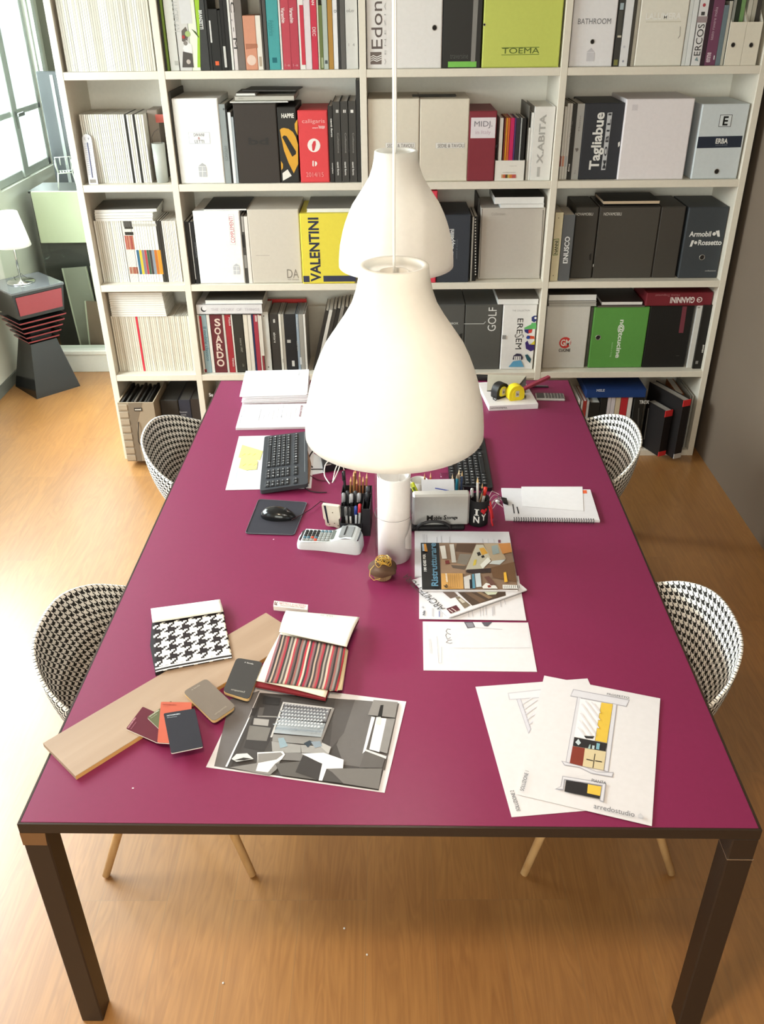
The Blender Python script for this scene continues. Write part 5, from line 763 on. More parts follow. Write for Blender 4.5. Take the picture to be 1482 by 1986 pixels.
draw(o, .0008, [(G2, [(.0771,.3727),(.215,.3748),(.2097,.3473),(.0732,.344)]), (G1, [(.0789,.3702),(.2133,.3721),(.2081,.3498),(.0747,.3475)]), (G2, [(.0901,.3477),(.101,.3473),(.1017,.1224),(.0907,.1228)]), (G1, [(.0918,.346),(.0997,.3461),(.1001,.1245),(.0921,.1258)]), (G2, [(.1752,.35),(.1869,.3491),(.1861,.1217),(.1753,.1227)]), (G1, [(.1769,.3475),(.1851,.3471),(.1846,.1237),(.1769,.125)]), (G2, [(.0804,.1247),(.0987,.1241),(.1351,.1227),(.1604,.1156),(.1973,.1252),(.1964,.1096),(.1745,.1077),(.1503,.1063),(.1223,.1163),(.0888,.1134)]), (G1, [(.0838,.1232),(.0991,.1216),(.1353,.1203),(.1606,.1138),(.1958,.1222),(.1945,.1114),(.1743,.1101),(.15,.1087),(.1221,.1181),(.0898,.1156)]),
 ('f1f0f4', [(.0981,.3427),(.1486,.3433),(.1468,.209),(.0998,.208)]), ('e3bf4c', [(.1495,.3436),(.1765,.3459),(.1744,.2109),(.1476,.2106)]), ('2f2c2e', [(.1,.2067),(.1754,.2092),(.1742,.1832),(.1001,.1787)]), ('83392c', [(.0998,.1773),(.1279,.1787),(.1288,.122),(.0998,.1231)]), ('d8c8a2', [(.1279,.1787),(.1752,.1822),(.1752,.1239),(.1288,.122)]), ('2f2c2e', [(.1212,.2173),(.1449,.2232),(.1416,.2141),(.1261,.2107)]), ('3c3530', line(*[(.1519,.1679),(.1516,.1234)], .002)), ('2f2a26', line(*[(.1348,.1453),(.1498,.1449)], .003)), ('2f2a26', line(*[(.1542,.1462),(.1694,.1471)], .003)), ('c8d6dc', [(.1043,.1906),(.1098,.203),(.1171,.1919),(.1122,.1824)]), ('9fb9b6', [(.1365,.1926),(.1392,.1934),(.1398,.1791),(.1343,.1787)]), ('b9c9cc', [(.143,.1919),(.1485,.1923),(.1488,.1806),(.1433,.1802)]), ('7fb0bf', [(.1521,.2027),(.1595,.2023),(.1596,.1826),(.1522,.1829)]),
 (G2, [(.0893,.0789),(.1839,.0876),(.1839,.032),(.1753,.0323),(.1762,.0763),(.0959,.0695),(.0972,.04),(.0783,.036),(.0891,.0476)]), (G1, [(.0913,.0771),(.1824,.0848),(.1825,.0339),(.1768,.0344),(.1778,.0786),(.0939,.0712),(.0952,.0418),(.0823,.039),(.091,.047)]), ('2d2a2c', [(.0987,.0685),(.146,.0723),(.1471,.0466),(.1746,.0482),(.1748,.0378),(.0995,.0355)]), ('e3bf4c', [(.1461,.0712),(.1748,.0729),(.1749,.0459),(.1472,.0455)])]+[('e0dfe6', line(a, b, .004)) for a, b in ([(.103,.3219),(.1514,.2512)], [(.1043,.2895),(.1469,.2259)], [(.1112,.3355),(.151,.279)], [(.1048,.2647),(.1356,.2224)], [(.1258,.3363),(.1496,.3034)], [(.1039,.24),(.1223,.2162)])]+[('cfced4', [(.256,.0167),(.2614,.0239),(.2676,.0181),(.2672,.0114),(.2573,.0105)])],
 [('PROSPETTO',)+tuple([(.1596,.3721),(.2132,.3735)])+(.0072, '4a494c', 0), ('PIANTA',)+tuple([(.153,.0805),(.1845,.0812)])+(.0085, '4a494c', 0), ('SOLUZIONE 1',)+tuple([(.0144,.0091),(.016,.0686)])+(.0085, '3c3b3e', 0), ('arredostudio',)+tuple([(.165,.0075),(.2499,.0093)])+(.0135, '77757a', 0)])
# papers and magazines in the middle
o, w, h = sheet('sketch_paper', (0.0884,1.7353), (0.3808,1.7276), 0.2029, .0003, 'white paper with loose pencil sketches, nearest of the central paper pile', 'paper', .0012)
draw(o, .0012, [('5a5860', [(.1147,.2029),(.1391,.2034),(.1449,.1797),(.1231,.1737)]), ('8a8890', [(.1185,.1986),(.1375,.1998),(.1418,.1818),(.1255,.178)]), ('5a5860', [(.1633,.2016),(.1945,.2044),(.1795,.1833),(.1702,.1844)]), ('8c8a92', line(*[(.1456,.1784),(.2186,.1712)], .0008)), ('b9b8c0', line(*[(.0167,.1255),(.0188,.0672)], .0009)), ('b9b8c0', line(*[(.0209,.1256),(.023,.0673)], .0009)), ('b9b8c0', line(*[(.0188,.0672),(.023,.0673)], .0009)), ('a9a8b0', line(*[(.0381,.1375),(.0397,.0274)], .0009)), ('a9a8b0', line(*[(.0397,.0274),(.0474,.0276)], .0009)), ('a9a8b0', line(*[(.0474,.0276),(.049,.0926)], .0009)), ('c4c3ca', line(*[(.0115,.1858),(.011,.1496)], .0009)), ('dddce2', line(*[(.0817,.09),(.2846,.095)], .0014)), ('dddce2', line(*[(.2846,.095),(.2914,.2018)], .0014))])
t = MB()
for P in ([(.0763,.1686),(.0676,.171),(.0632,.1611),(.0682,.1507),(.0755,.1466)], [(.0642,.1506),(.0618,.1421),(.066,.1256),(.0742,.134)], [(.0778,.1237),(.0672,.1215),(.0622,.1132),(.072,.1085),(.0786,.1114)]): t.tube([(u, v, .0014) for u, v in P], .0007, ink('4f4d56'), 5)
t.build('pencil_curve', o)
o, w, h = sheet('printed_form', (0.0841,1.9481), (0.3822,1.9389), .215, .0019, 'printed white form with grey type, lying across the pencil sketch', 'paper', .0012)
txt = lambda F, xs, seed: [('b9b8c0', P) for P in F]
draw(o, .0012, [('c3c2ca', line(*q, .0022)) for q in ([(.0375,.0501),(.0369,.0119)], [(.0408,.0479),(.0402,.0097)], [(.0647,.0303),(.0641,.008)], [(.1739,.0668),(.1721,.0148)], [(.1819,.0624),(.1796,.0172)], [(.1903,.0625),(.1879,.0196)], [(.2079,.0584),(.2058,.0178)], [(.2124,.063),(.2107,.0223)], [(.2337,.0866),(.2328,.0589)], [(.2455,.0938),(.2463,.0706)], [(.1502,.0389),(.1493,.0121)], [(.139,.0342),(.1383,.0097)])]+[('8d92b8', [(.0552,.0346),(.0587,.0347),(.0581,.0079),(.0546,.0078)])], [('Nia',)+tuple([(.0173,.0145),(.0175,.036)])+(.008, '55545a', 1), ('o',)+tuple([(.014,.0473),(.014,.0551)])+(.006, '55545a', 0)])
o, w, h = sheet('printed_form', (0.0777,2.1502), (0.3824,2.1422), 0.2547, .0003, 'pile of printed white forms sticking out behind the home magazine', 'paper pile', .006)
draw(o, .006, [('c6c5cc', line(*q, .0018)) for q in ([(.0273,.2343),(.0276,.1768)], [(.032,.2344),(.0322,.1769)], [(.0382,.2316),(.0384,.177)], [(.0707,.2175),(.0704,.1775)], [(.0849,.2236),(.0844,.1834)], [(.1114,.221),(.1102,.1809)], [(.2165,.2111),(.2159,.1797)], [(.2334,.2085),(.2331,.18)], [(.252,.2088),(.252,.1775)])]+[('7a4a58', [(.2655,.2032),(.2732,.2034),(.2722,.1778),(.2642,.1777)])])
o, w, h = sheet('magazine', (0.1673,1.9440), (0.4023,2.0728), 0.2052, .0072, 'white design magazine turned askew beneath the home magazine, corners sticking out', 'magazine', .004)
draw(o, .004, [('4d3c30', [(.0849,.0878),(.2065,.0213),(.1972,.0059),(.0857,.0126)]), ('6b5442', [(.1009,.0761),(.117,.0698),(.1337,.0146),(.1127,.0132)]), ('8a7156', [(.1317,.0616),(.1424,.0572),(.1587,.0167),(.145,.0163)]), ('cbd0b8', [(.1523,.0517),(.1859,.0312),(.1742,.0242),(.1532,.0332)]), ('6d5a50', [(.0467,.1092),(.0763,.0926),(.0759,.0712),(.0495,.0714)]), ('7d6f5c', [(.0647,.0693),(.077,.0678),(.0821,.0172),(.0589,.012)]), ('c9c0b0', [(.067,.0574),(.0756,.0579),(.0776,.0355),(.0678,.0357)]), ('5a2a30', [(.0131,.0361),(.0471,.0368),(.0444,.0123),(.0121,.011)]), ('d9c9c4', line(*[(.0176,.0299),(.0204,.0129)], .003)), ('d9c9c4', line(*[(.0272,.0312),(.0312,.012)], .003))], [('ARCHITETTURA',)+tuple([(.0128,.0378),(.0046,.2371)])+(.024, '4a4643', 0)])
o, w, h = sheet('magazine', (0.0964,2.0650), (0.3745,2.0624), 0.2522, .0118, 'home magazine with black title band and a photographed kitchen island, topmost of the central pile', 'magazine', .005)
MG = [('1f1d1e', [(.0022,.2522),(.0598,.2521),(.0561,.0019),(.0001,.0019)]), ('8a6f5a', [(.0598,.2521),(.2837,.2489),(.2779,.0019),(.0561,.0019)]), ('a5866c', [(.0626,.1645),(.1331,.1485),(.1314,.0815),(.0588,.0815)]), ('5c4434', [(.1154,.2475),(.1765,.2463),(.1588,.1939),(.1081,.2022)]), ('8d8478', [(.1208,.1886),(.1567,.1858),(.1376,.1276),(.1087,.1381)]), ('6a5a4c', [(.0904,.1276),(.1372,.1224),(.1299,.1018),(.0954,.1121)]), ('c9c2ae', [(.1759,.2396),(.1973,.2396),(.2151,.1697),(.1854,.1018),(.1328,.1018)]), ('dba544', [(.1833,.2185),(.1984,.224),(.2081,.1912),(.1892,.1804)]), ('2c2624', [(.1738,.1939),(.1833,.1994),(.187,.1831),(.1768,.1751)]), ('2c2624', [(.1857,.1751),(.1938,.1815),(.1966,.1697),(.1878,.1644)]), ('e3c84e', [(.1632,.1538),(.1708,.1564),(.1655,.1276),(.1563,.1224)]), ('efece2', [(.1788,.1276),(.2062,.1697),(.2137,.1485),(.1844,.1069)]), ('b9a488', [(.1993,.2451),(.2451,.2451),(.2602,.159),(.216,.1474)]), ('cdd0cc', [(.2176,.1485),(.259,.1563),(.2377,.1275),(.2058,.1327)]), ('3a2c28', [(.1358,.1018),(.2109,.1095),(.2059,.0865),(.1517,.0815),(.1334,.0891)]), ('6f5036', [(.2097,.112),(.2836,.1431),(.2783,.0367),(.2107,.0614)]), ('c9884c', [(.2451,.2451),(.2837,.2489),(.2832,.1965),(.2526,.1857)]), ('9aa6a4', [(.2223,.2295),(.2413,.2378),(.2442,.1911),(.2221,.1804)]), ('d9a45c', [(.0588,.0815),(.1227,.0815),(.1203,.0029),(.0561,.0019)]), ('e9e3da', [(.061,.2297),(.0779,.2325),(.0802,.1592),(.0653,.1592)]), ('d5cfc6', [(.092,.2397),(.1058,.2408),(.1073,.1381),(.0939,.1381)]), ('7d2f2a', [(.0738,.1486),(.0858,.1512),(.0878,.1328),(.0743,.1302)]), ('d9d2cc', [(.1243,.0615),(.1454,.074),(.1458,.0029),(.1232,.0029)]), ('5b8fa4', [(.1499,.0765),(.1567,.0775),(.155,.0053),(.1464,.0038)]), ('23252a', [(.1407,.0491),(.148,.0505),(.1464,.0038),(.1388,.0038)]), ('cfd6d8', [(.1588,.079),(.175,.0815),(.1734,.0125),(.1577,.0101)]), ('e9e6e0', [(.1749,.0125),(.1879,.0319),(.215,.0173),(.2192,.0029),(.1769,.0029)]), ('8a3a2c', [(.19,.0173),(.1983,.0212),(.2016,.0101),(.1928,.0067)]), ('6e4a40', [(.1848,.0614),(.1997,.0664),(.2155,.0221),(.2008,.0173)]), ('e9b33c', [(.2448,.084),(.2523,.0865),(.2518,.0367),(.2418,.0343)]), ('f4f2ee', [(.2353,.0212),(.2777,.0197),(.2779,.0019),(.2338,.0019)]), ('d8912f', [(.0095,.2398),(.0187,.2398),(.0225,.1968),(.0134,.1979)]), ('a9bcd0', [(.0058,.2398),(.0116,.2398),(.0129,.1996),(.0069,.1996)])]
for k in range(9): MG.append(('3a3734', line(*[(.2391,.0173),(.238,.0038)], .0015)) if k == 0 else ('3a3734', [(u+.0034*k*1.6, v) for u, v in line(*[(.2391,.0173),(.238,.0038)], .0015)]))
for k in range(6): MG.append(('b98c50', [(u+.0062*k, v) for u, v in line(*[(.0788,.074),(.0775,.0067)], .0022)]))
draw(o, .005, MG, [('Ristrutturare',)+tuple([(.0477,.0115),(.0493,.242)])+(.0205, '5f8aa3', 1), ('100 IDEE PER',)+tuple([(.016,.0866),(.0153,.1795)])+(.0085, 'f2f0ec', 1), ('6',)+tuple([(.0751,.0038),(.0748,.0202)])+(.012, '2b2522', 1), ('soluzioni',)+tuple([(.076,.0319),(.0754,.0755)])+(.006, 'f4efe6', 1)], 'printed_picture')
# ring-bound pad on the right
o, w, h = sheet('notepad', (0.3869,2.4735), (0.6957,2.4588), 0.2079, .0004, 'white ring-bound pad with an orange sticker, on the right side of the table', 'notepad', .008)
sp = MB()
for k in range(34):
    u = .028+(w-.05)*k/33
    sp.tube([(u, -.003+.0085*math.cos(a), .0075+.0075*math.sin(a)) for a in [q*.5236 for q in range(12)]], .0011, M('4b4a4e', .35, .5), 5, True, True)
sp.build('ring_binding', o)
draw(o, .008, [('e9683e', [(.2768,.2004),(.2953,.2024),(.2939,.179),(.2755,.177)]), ('3f3d42', line(*[(.0314,.0965),(.0315,.0349)], .004)), ('3f3d42', line(*[(.0441,.0787),(.0464,.0341)], .0045))])
mb = MB(); A = [(.0622,.0826),(.2636,.0577),(.2844,.2249),(.0703,.2175)]; mb.prism(A, .0086, .0092, M('efedf0', .7)); tag(mb.build('folded_paper', None, o.location.copy(), o.rotation_euler.copy()), 'loose white paper lying on the ring-bound pad', 'paper')
mb = MB(); A = [(-.006,.1282),(.0118,.1221),(.0143,.0874),(.0001,.0967)]; mb.prism(A, .009, .017, M('201d1f', .4)); mb.tube([(A[0][0], A[0][1], .016), (A[0][0]-.012, A[0][1]+.002, .02), (A[3][0]-.012, A[3][1], .016)], .0012, M('9c9a98', .3, .9), 6); tag(mb.build('binder_clip', None, o.location.copy(), o.rotation_euler.copy()), 'black binder clip on the left edge of the ring-bound pad', 'clip')
# piles on the far left
o, w, h = sheet('paper_stack', (-0.6154,3.4289), (-0.3412,3.4424), 0.2538, .0003, 'thick pile of white documents at the far left corner of the table', 'paper pile', .050)
mb = MB(); rnd = random.Random(3)
o.data.clear_geometry(); mb = MB()
for k in range(16): dx, dy = rnd.uniform(-.006, .004), rnd.uniform(-.004, .004); mb.box((dx-.008*(k > 11), dy, .0032*k), (w+dx, h+dy, .0032*k+.0030), M(['f4f1f4', 'eeeaf0', 'f6f4f6'][k % 3], .7, k=.9))
tmp = mb.build('tmp'); o.data = tmp.data; bpy.data.objects.remove(tmp)
draw(o, .0511, [('d5d4da', line((.01, .012), (w-.01, .016), .0016)), ('cfced6', [(w-.03, h-.022), (w-.024, h-.014), (w-.018, h-.022)])], [('studio',)+((w-.045, h-.012), (w-.047, h-.07))+(.014, 'c3c2ca', 0), ('volume',)+((w*.52, h*.62), (w*.52, h*.36))+(.008, 'c3c2ca', 0)])
o, w, h = sheet('paper_stack', (-0.6101,3.1811), (-0.3322,3.1882), 0.2293, .0003, 'low paper pile before the thick white one, with a handwritten estimate on top', 'paper pile', .010)
FB = lambda pts: pts
draw(o, .010, [('dcdbe2', line((.03+.018*k, h*(.25+.05*(k % 3))), (.031+.018*k, h*(.55+.1*(k % 4))), .0016)) for k in range(13)], [('.. - ..',)+((.012, h*.2), (.018, h*.75))+(.004, '55545c', 0), ('Preventivo',)+((w*.3, h*.2), (w*.3, h*.7))+(.006, 'cfced6', 0), ('S.LUIGI',)+((w-.028, h*.9), (w-.03, h*.42))+(.007, '8a4a52', 1), ('12  40  18',)+((w*.62, h*.9), (w*.62, h*.4))+(.005, 'a9a8b2', 0)])
o, w, h = sheet('desk_calendar', (-0.5747,2.6909), (-0.2726,2.7008), 0.4309, .0003, 'white desk calendar sheet under the dark grey keyboard', 'calendar', .002)
draw(o, .002, [('cfd3e2', [(.0235,.1506),(.0644,.1487),(.0667,.0191),(.0272,.0209)]), ('e3e5ee', [(.0644,.1487),(.1143,.1404),(.1198,.0166),(.0667,.0191)])]+[('d5d8e4', line(*q, .0009)) for q in ([(.0215,.3953),(.0978,.395)], [(.0234,.2674),(.1069,.2572)], [(.026,.1535),(.114,.1434)], [(.0587,.3969),(.0738,.016)], [(.0215,.3953),(.0276,.0181)])], [('2016',)+tuple([(.0242,.0238),(.0247,.0546)])+(.006, 'a9abb8', 0)])
for k, (P, lab) in enumerate((([(-.5647,2.9379),(-.565,3.044),(-.4785,2.99),(-.4809,2.9136),(-.5014,2.9222)], 'yellow sticky note nearer the bookcase on the desk calendar'), ([(-.5506,2.8531),(-.5537,2.9356),(-.495,2.918),(-.4871,2.9012),(-.4833,2.8401),(-.5202,2.8326)], 'yellow sticky note nearer the camera on the desk calendar'))):
    c = P[0]; mb = MB(); mb.prism([(x-c[0], y-c[1]) for x, y in P][::-1] if area2(P) < 0 else [(x-c[0], y-c[1]) for x, y in P], 0, .0008, M('eee88a', .7)); q = tag(mb.build('sticky_note', None, (c[0], c[1], TZ0+.0026+.001*k)), lab, 'note')
    mb = MB()
    for j in range(3): mb.tube([(.012+.02*j, .012+.006*(j % 2), .001), (.022+.02*j, .03, .001)], .0005, ink('b0a860'), 4)
    mb.build('handwriting', q)
# ================================================================ things on the table
def local(P, c): return [(x-c[0], y-c[1]) for x, y in P]
def ccw(P): return P if area2(P) > 0 else P[::-1]
def rounded(P, r, n=5):
    """polygon with rounded corners"""
    out = []; k = len(P)
    for i in range(k):
        p = Vector(P[i]); a = Vector(P[i-1])-p; b = Vector(P[(i+1) % k])-p; ra = min(r, a.length*.45, b.length*.45); A = p+a.normalized()*ra; B = p+b.normalized()*ra
        for j in range(n+1): t = j/n; out.append(tuple(A*(1-t)**2+p*2*t*(1-t)+B*t*t))
    return out
def keyboard(label, P0, P1, depth, tilt, lift, m, mk, rows, cols, gap):
    """P0 -> P1 is the long front edge; depth runs to its left"""
    ang = math.atan2(P1[1]-P0[1], P1[0]-P0[0]); w = math.hypot(P1[0]-P0[0], P1[1]-P0[1])
    t = thing('keyboard', label, 'keyboard', (P0[0], P0[1], TZ0+lift), ang)
    S = Matrix(((1, 0, 0, 0), (0, 1, 0, 0), (0, tilt, 1, 0), (0, 0, 0, 1)))
    mb = MB(); mb.prism(rounded([(0, 0), (w, 0), (w-.004, depth), (.004, depth)], .012), 0, .014, m, S)
    mb.build('body', t); kx = (w-.03)/cols; ky = (depth*gap-.03)/rows
    bl = M('d8d8d8', .6)
    for r in range(rows):
        c = 0
        while c < cols:
            n = 6 if r == 0 and c == 4 else 1
            if c == int(cols*.68) or c == int(cols*.82)+1: c += 1; continue
            x = .015+c*kx; y = .016+r*ky+(.012 if r == rows-1 else 0); k = MB()
            k.box((x+.001, y+.001, .0135), (x+kx*n-.001, y+ky-.001, .0185), mk, .0022, S)
            if n == 1:
                T = lambda u, v, e: tuple(S @ Vector((x+u, y+v, .0186+e)))
                letter(k, 'QWERTYUIOPASDFGHJKLZXCVBNM1234567890'[(r*7+c*3) % 36], T, (kx*.28, ky*.42, kx*.58, ky*.75), 0, bl, 0, .0002)
            k.build('key', t); c += n
    mb = MB(); T = lambda a, b: mb.box(a, b, M('8d9296', .4), 0, S)
    if gap < .9: T((w*.02, depth*.93, .0141), (w*.78, depth*.94, .0144))
    if mb.f: mb.build('edge_line', t)
    return t
KB = M('3a3d42', .45); KK = M('2a2c30', .5)
keyboard('dark grey keyboard on the left, lying over the desk calendar', (-.483, 3.089), (-.448, 2.658), .168, .10, .0024, KB, KK, 6, 19, .80)
keyboard('black keyboard on the right, behind the silver storage case', (.366, 2.672), (.374, 3.10), .15, .03, .0003, M('26272a', .4), M('1f2023', .45), 6, 19, 1.0)
c = [(-.3752,2.5031)][0]
P = [(-.4485,2.6208),(-.2789,2.5975),(-.3047,2.39),(-.4649,2.4011)]; o = thing('mouse_pad', 'black square mouse pad with a grey stitched rim', 'mouse pad', (c[0], c[1], TZ0+.0003))
mb = MB(); mb.prism(rounded(ccw(local(P, c)), .012), 0, .003, M('33323a', .85)); mb.build('pad', o)
mb = MB(); mb.tube([(x, y, .0032) for x, y in rounded(ccw(local(P, c)), .012)], .0016, M('5a5960', .8), 6, True, True); mb.build('stitched_rim', o)
m0 = [(-.3683,2.5031)][0]; BLK = M('17181a', .22, coat=.4)
o = thing('mouse', 'glossy black computer mouse on the mouse pad', 'mouse', (m0[0], m0[1], TZ0+.0036), R(-8))
def mouse(u, v):
    a = 2*math.pi*u; p = v*math.pi/2; x = .060*math.cos(a)*math.cos(p); y = .031*math.sin(a)*math.cos(p)*(1-.12*math.cos(a)); return (x, y, .036*math.sin(p)**.75*(1-.18*(x/.06)**2-.12*x/.06) if v > 0 else 0)
mb = MB(); mb.grid(mouse, 36, 14, BLK); mb.build('body', o)
mb = MB(); mb.cyl((.028, -.004, .0305), (.028, .004, .0305), .0055, M('3a3b3e', .5)); mb.build('scroll_wheel', o)
K = [(-.321,2.4762),(-.2911,2.5088),(-.2594,2.5489),(-.2327,2.5969),(-.2071,2.5827)]; mb = MB(); mb.tube([(x-m0[0], y-m0[1], .004) for x, y in K], .0014, M('3a2028', .6), 6); cb = mb.build('cable', o); cb.rotation_euler = (0, 0, R(8))
# printing calculator
Q = [(-.266,2.3019),(-.0997,2.2768),(-.0936,2.3539),(-.2694,2.3865)]; c = ((Q[0][0]+Q[1][0]+Q[2][0]+Q[3][0])/4, (Q[0][1]+Q[1][1]+Q[2][1]+Q[3][1])/4)
t = thing('printing_calculator', 'pale blue-grey printing calculator beside the black desk organiser', 'calculator', (c[0], c[1], TZ0+.0003), R(-9))
CB = M('d6dde0', .45); mb = MB(); prof = [(-.100, .022), (-.098, .030), (-.03, .034), (.005, .036), (.02, .044), (.05, .056), (.078, .056), (.098, .040), (.1, .022)]
outl = rounded([(-.105, -.038), (-.03, -.034), (.02, -.038), (.1, -.044), (.103, .03), (.07, .05), (.02, .043), (-.03, .038), (-.095, .044), (-.108, .02)], .02, 6); N_ = len(outl)
def zt(x):
    for (a, za), (b, zb) in zip(prof, prof[1:]):
        if a <= x <= b: return za+(zb-za)*(x-a)/(b-a)
    return .022
body = MB(); lev = [(1.0, 0), (1.0, .012), (.985, 1), (.93, 1.12)]
V = []
for s_, q in lev: V += [(x*s_, y*s_, q if q < .5 else zt(max(-.1, min(.1, x*s_)))*(.86 if q == 1 else 1)) for x, y in outl]
F = []
for k in range(3):
    for j in range(N_): a, b = k*N_+j, k*N_+(j+1) % N_; F.append((a, b, b+N_, a+N_))
ci = len(V); V.append((0, 0, .036))
xs_ = [-.09+.18*i/20 for i in range(21)]
body.mesh(V[:-1], F, CB, True)
for i in range(20):
    xa, xb = xs_[i], xs_[i+1]; ys = lambda x: max(.02, .93*(.036+.008*(abs(x)/.1)))
    body.poly([(xa, -ys(xa), zt(xa)-.0002), (xb, -ys(xb), zt(xb)-.0002), (xb, ys(xb), zt(xb)-.0002), (xa, ys(xa), zt(xa)-.0002)], CB, True)
body.build('body', t)
for r in range(5):
    for q in range(7):
        x = -.086+q*.0125; y = .028-r*.0125; col = ['2c2d30', '2c2d30', '2c2d30', '4a7286', '8b8f90'][r] if q < 4 else ('5f7f8e' if r == 0 else '9aa0a0')
        if (r, q) in ((3, 2), (4, 3)): col = 'c8523c'
        mb = MB(); mb.box((x, y-.0095, zt(x)-.001), (x+.0098, y, zt(x)+.0055), M(col, .45), .002); mb.build('key', t)
mb = MB(); mb.box((.002, -.022, .0365), (.017, .030, .041), M('6f7672', .25), .002); mb.build('display', t)
mb = MB(); S = Matrix.Rotation(R(0), 4, 'Y'); mb.box((.03, -.03, .050), (.075, .036, .0575), M('8d9092', .5), .004); mb.box((.046, -.02, .0572), (.050, .03, .0585), M('1c1c1e', .6)); mb.build('printer_cover', t)
# black desk organiser with its pens
g0 = [(-.1227,2.3848)][0]
t = thing('desk_organiser', 'black stepped desk organiser crammed with pens and pencils', 'pen holder', (g0[0], g0[1], TZ0+.0003), R(-3))
OM = M('232226', .5)
def tray(a, b, m, w=.0025):
    mb = MB(); x0, y0, z0 = a; x1, y1, z1 = b
    mb.box(a, (x1, y1, z0+w), m); mb.box((x0, y0, z0+w), (x0+w, y1, z1), m); mb.box((x1-w, y0, z0+w), (x1, y1, z1), m); mb.box((x0+w, y0, z0+w), (x1-w, y0+w, z1), m); mb.box((x0+w, y1-w, z0+w), (x1-w, y1, z1), m); return mb
for a, b, n in (((-.032, -.005, 0), (.038, .043, .050), 'front_compartment'), ((-.034, .0435, 0), (.038, .094, .085), 'middle_compartment'), ((-.036, .0945, 0), (.062, .15, .105), 'back_compartment'), ((.0385, .004, 0), (.064, .094, .10), 'side_compartment')): tray(a, b, OM).build(n, t)
def pen(kind, label, base, top, r, col, tip=None, tipc='d9b98c', cap=None):
    """a stick with a point (or cap) at its upper end"""
    base = Vector(base); top = Vector(top); d = (top-base).normalized(); T = Matrix.Translation(base) @ d.to_track_quat('Z', 'Y').to_matrix().to_4x4(); L = (top-base).length
    o = MB(); m = M(col, .4); tl = .018 if tip else 0; o.lathe([(0, 0), (r, 0), (r, L-tl-(.03 if cap else 0)), (0, L-tl-(.03 if cap else 0))], m, 8, None, False); q = tag(o.build(kind, None, base, T.to_euler()), label, kind.replace('_', ' '))
    if tip: p = MB(); p.lathe([(r, L-tl), (r*.2, L-.003), (0, L)], M(tipc, .6), 8); p.build('tip', q)
    if cap: p = MB(); p.lathe([(0, L-.03), (r*1.15, L-.03), (r*1.15, L-.002), (0, L)], M(cap, .35), 10); p.box((r*.9, -.0015, L-.034), (r*1.6, .0015, L-.004), M(cap, .35)); p.build('cap', q)
    return q
G = lambda x, y, z: tuple(Matrix.Translation((g0[0], g0[1], TZ0)) @ Matrix.Rotation(R(-3), 4, 'Z') @ Vector((x, y, z)))
pen('ballpoint_pen', 'silver pen with red end in the front of the black organiser', G(.026, .02, .004), G(.030, .040, .10), .004, 'b9b9bc', cap='c8323c')
pen('ballpoint_pen', 'blue pen beside the red-ended one in the black organiser', G(.016, .022, .004), G(.017, .040, .092), .0038, 'c9ccd2', cap='2a3f8a')
pen('ballpoint_pen', 'grey metal pen at the left front of the black organiser', G(-.012, .022, .004), G(-.016, .040, .088), .004, '9a9a9c', cap='6a6a6c')
pen('ballpoint_pen', 'slim white pen right of the grey metal one in the black organiser', G(.0, .022, .004), G(-.003, .041, .085), .0034, 'd8d8d8', cap='3a3a3c')
pen('ballpoint_pen', 'glossy black pen leaning out at the back left of the black organiser', G(-.02, .115, .004), G(-.030, .138, .165), .0045, '1c1c1f', cap='2a2a2d')
for i, (x, y, tx, ty, h_, c1, c2) in enumerate(((-.012, .11, -.006, .13, .15, '9a6a44', 'd9b07c'), (.0, .115, .003, .14, .165, 'a87a4e', 'e0bb8a'), (.012, .11, .014, .125, .145, '8a4a34', 'd9a878'), (.02, .118, .022, .145, .16, 'b07a54', 'e6c49a'), (.03, .11, .034, .13, .15, '8f5c3e', 'd9b07c'), (.038, .12, .046, .14, .158, 'a5734c', 'e3c296'), (.006, .125, .008, .148, .172, '6f4a30', 'c99a68'))):
    pen('pencil', ['brown pencil, first from the left in the back of the black organiser', 'tan pencil, second from the left in the back of the black organiser', 'red-brown pencil in the middle of the black organiser', 'light brown pencil right of the middle in the black organiser', 'dark tan pencil near the right in the black organiser', 'tan pencil at the far right back of the black organiser', 'tallest dark brown pencil in the back of the black organiser'][i], G(x, y, .004), G(tx, ty, h_), .0036, c1, True, c2)
for i, (x, y, h_) in enumerate(((-.024, .06, .12), (-.012, .066, .125), (.0, .06, .118), (.012, .068, .124), (.024, .062, .12), (.05, .05, .13), (.05, .075, .138))):
    pen('marker_pen', 'black marker with silver end in the middle of the black organiser', G(x, y, .004), G(x*1.05, y+.012, h_), .005, '222225', cap=['8f9094', '2c2c30', 'b0b0b4', '3a3a3e', '9a9a9e', '2a2a2e', '4a4a4e'][i])['group'] = 'black markers in the organiser'
# cream hole punch leaning on the organiser
P0 = [(-.1785,2.4358)][0]; t = thing('hole_punch', 'cream metal hole punch with a dark slot standing left of the black organiser', 'hole punch', (P0[0]-.004, P0[1]+.012, TZ0+.0003), R(-14))
T = Matrix(((1, 0, 0, 0), (0, .2, 1, 0), (0, 1, 0, 0), (0, 0, 0, 1)))
mb = MB(); mb.prism(rounded([(-.026, .004), (-.018, 0), (-.008, .005), (.014, .003), (.022, .008), (.022, .03), (.026, .036), (.026, .094), (-.032, .094), (-.032, .046), (-.026, .04)], .003, 2), -.004, .010, M('e6dfcf', .4), T); mb.build('plate', t)
mb = MB(); mb.prism([(.009, .018), (.014, .018), (.019, .092), (.012, .092)], .0098, .0112, M('1d2230', .4), T)
for u, v in ((-.022, .012), (.008, .012), (-.01, .02), (-.008, .066)): mb.prism([(u+.002*math.cos(k*.8), v+.002*math.sin(k*.8)) for k in range(8)], .0098, .0108, M('6d6146', .5), T)
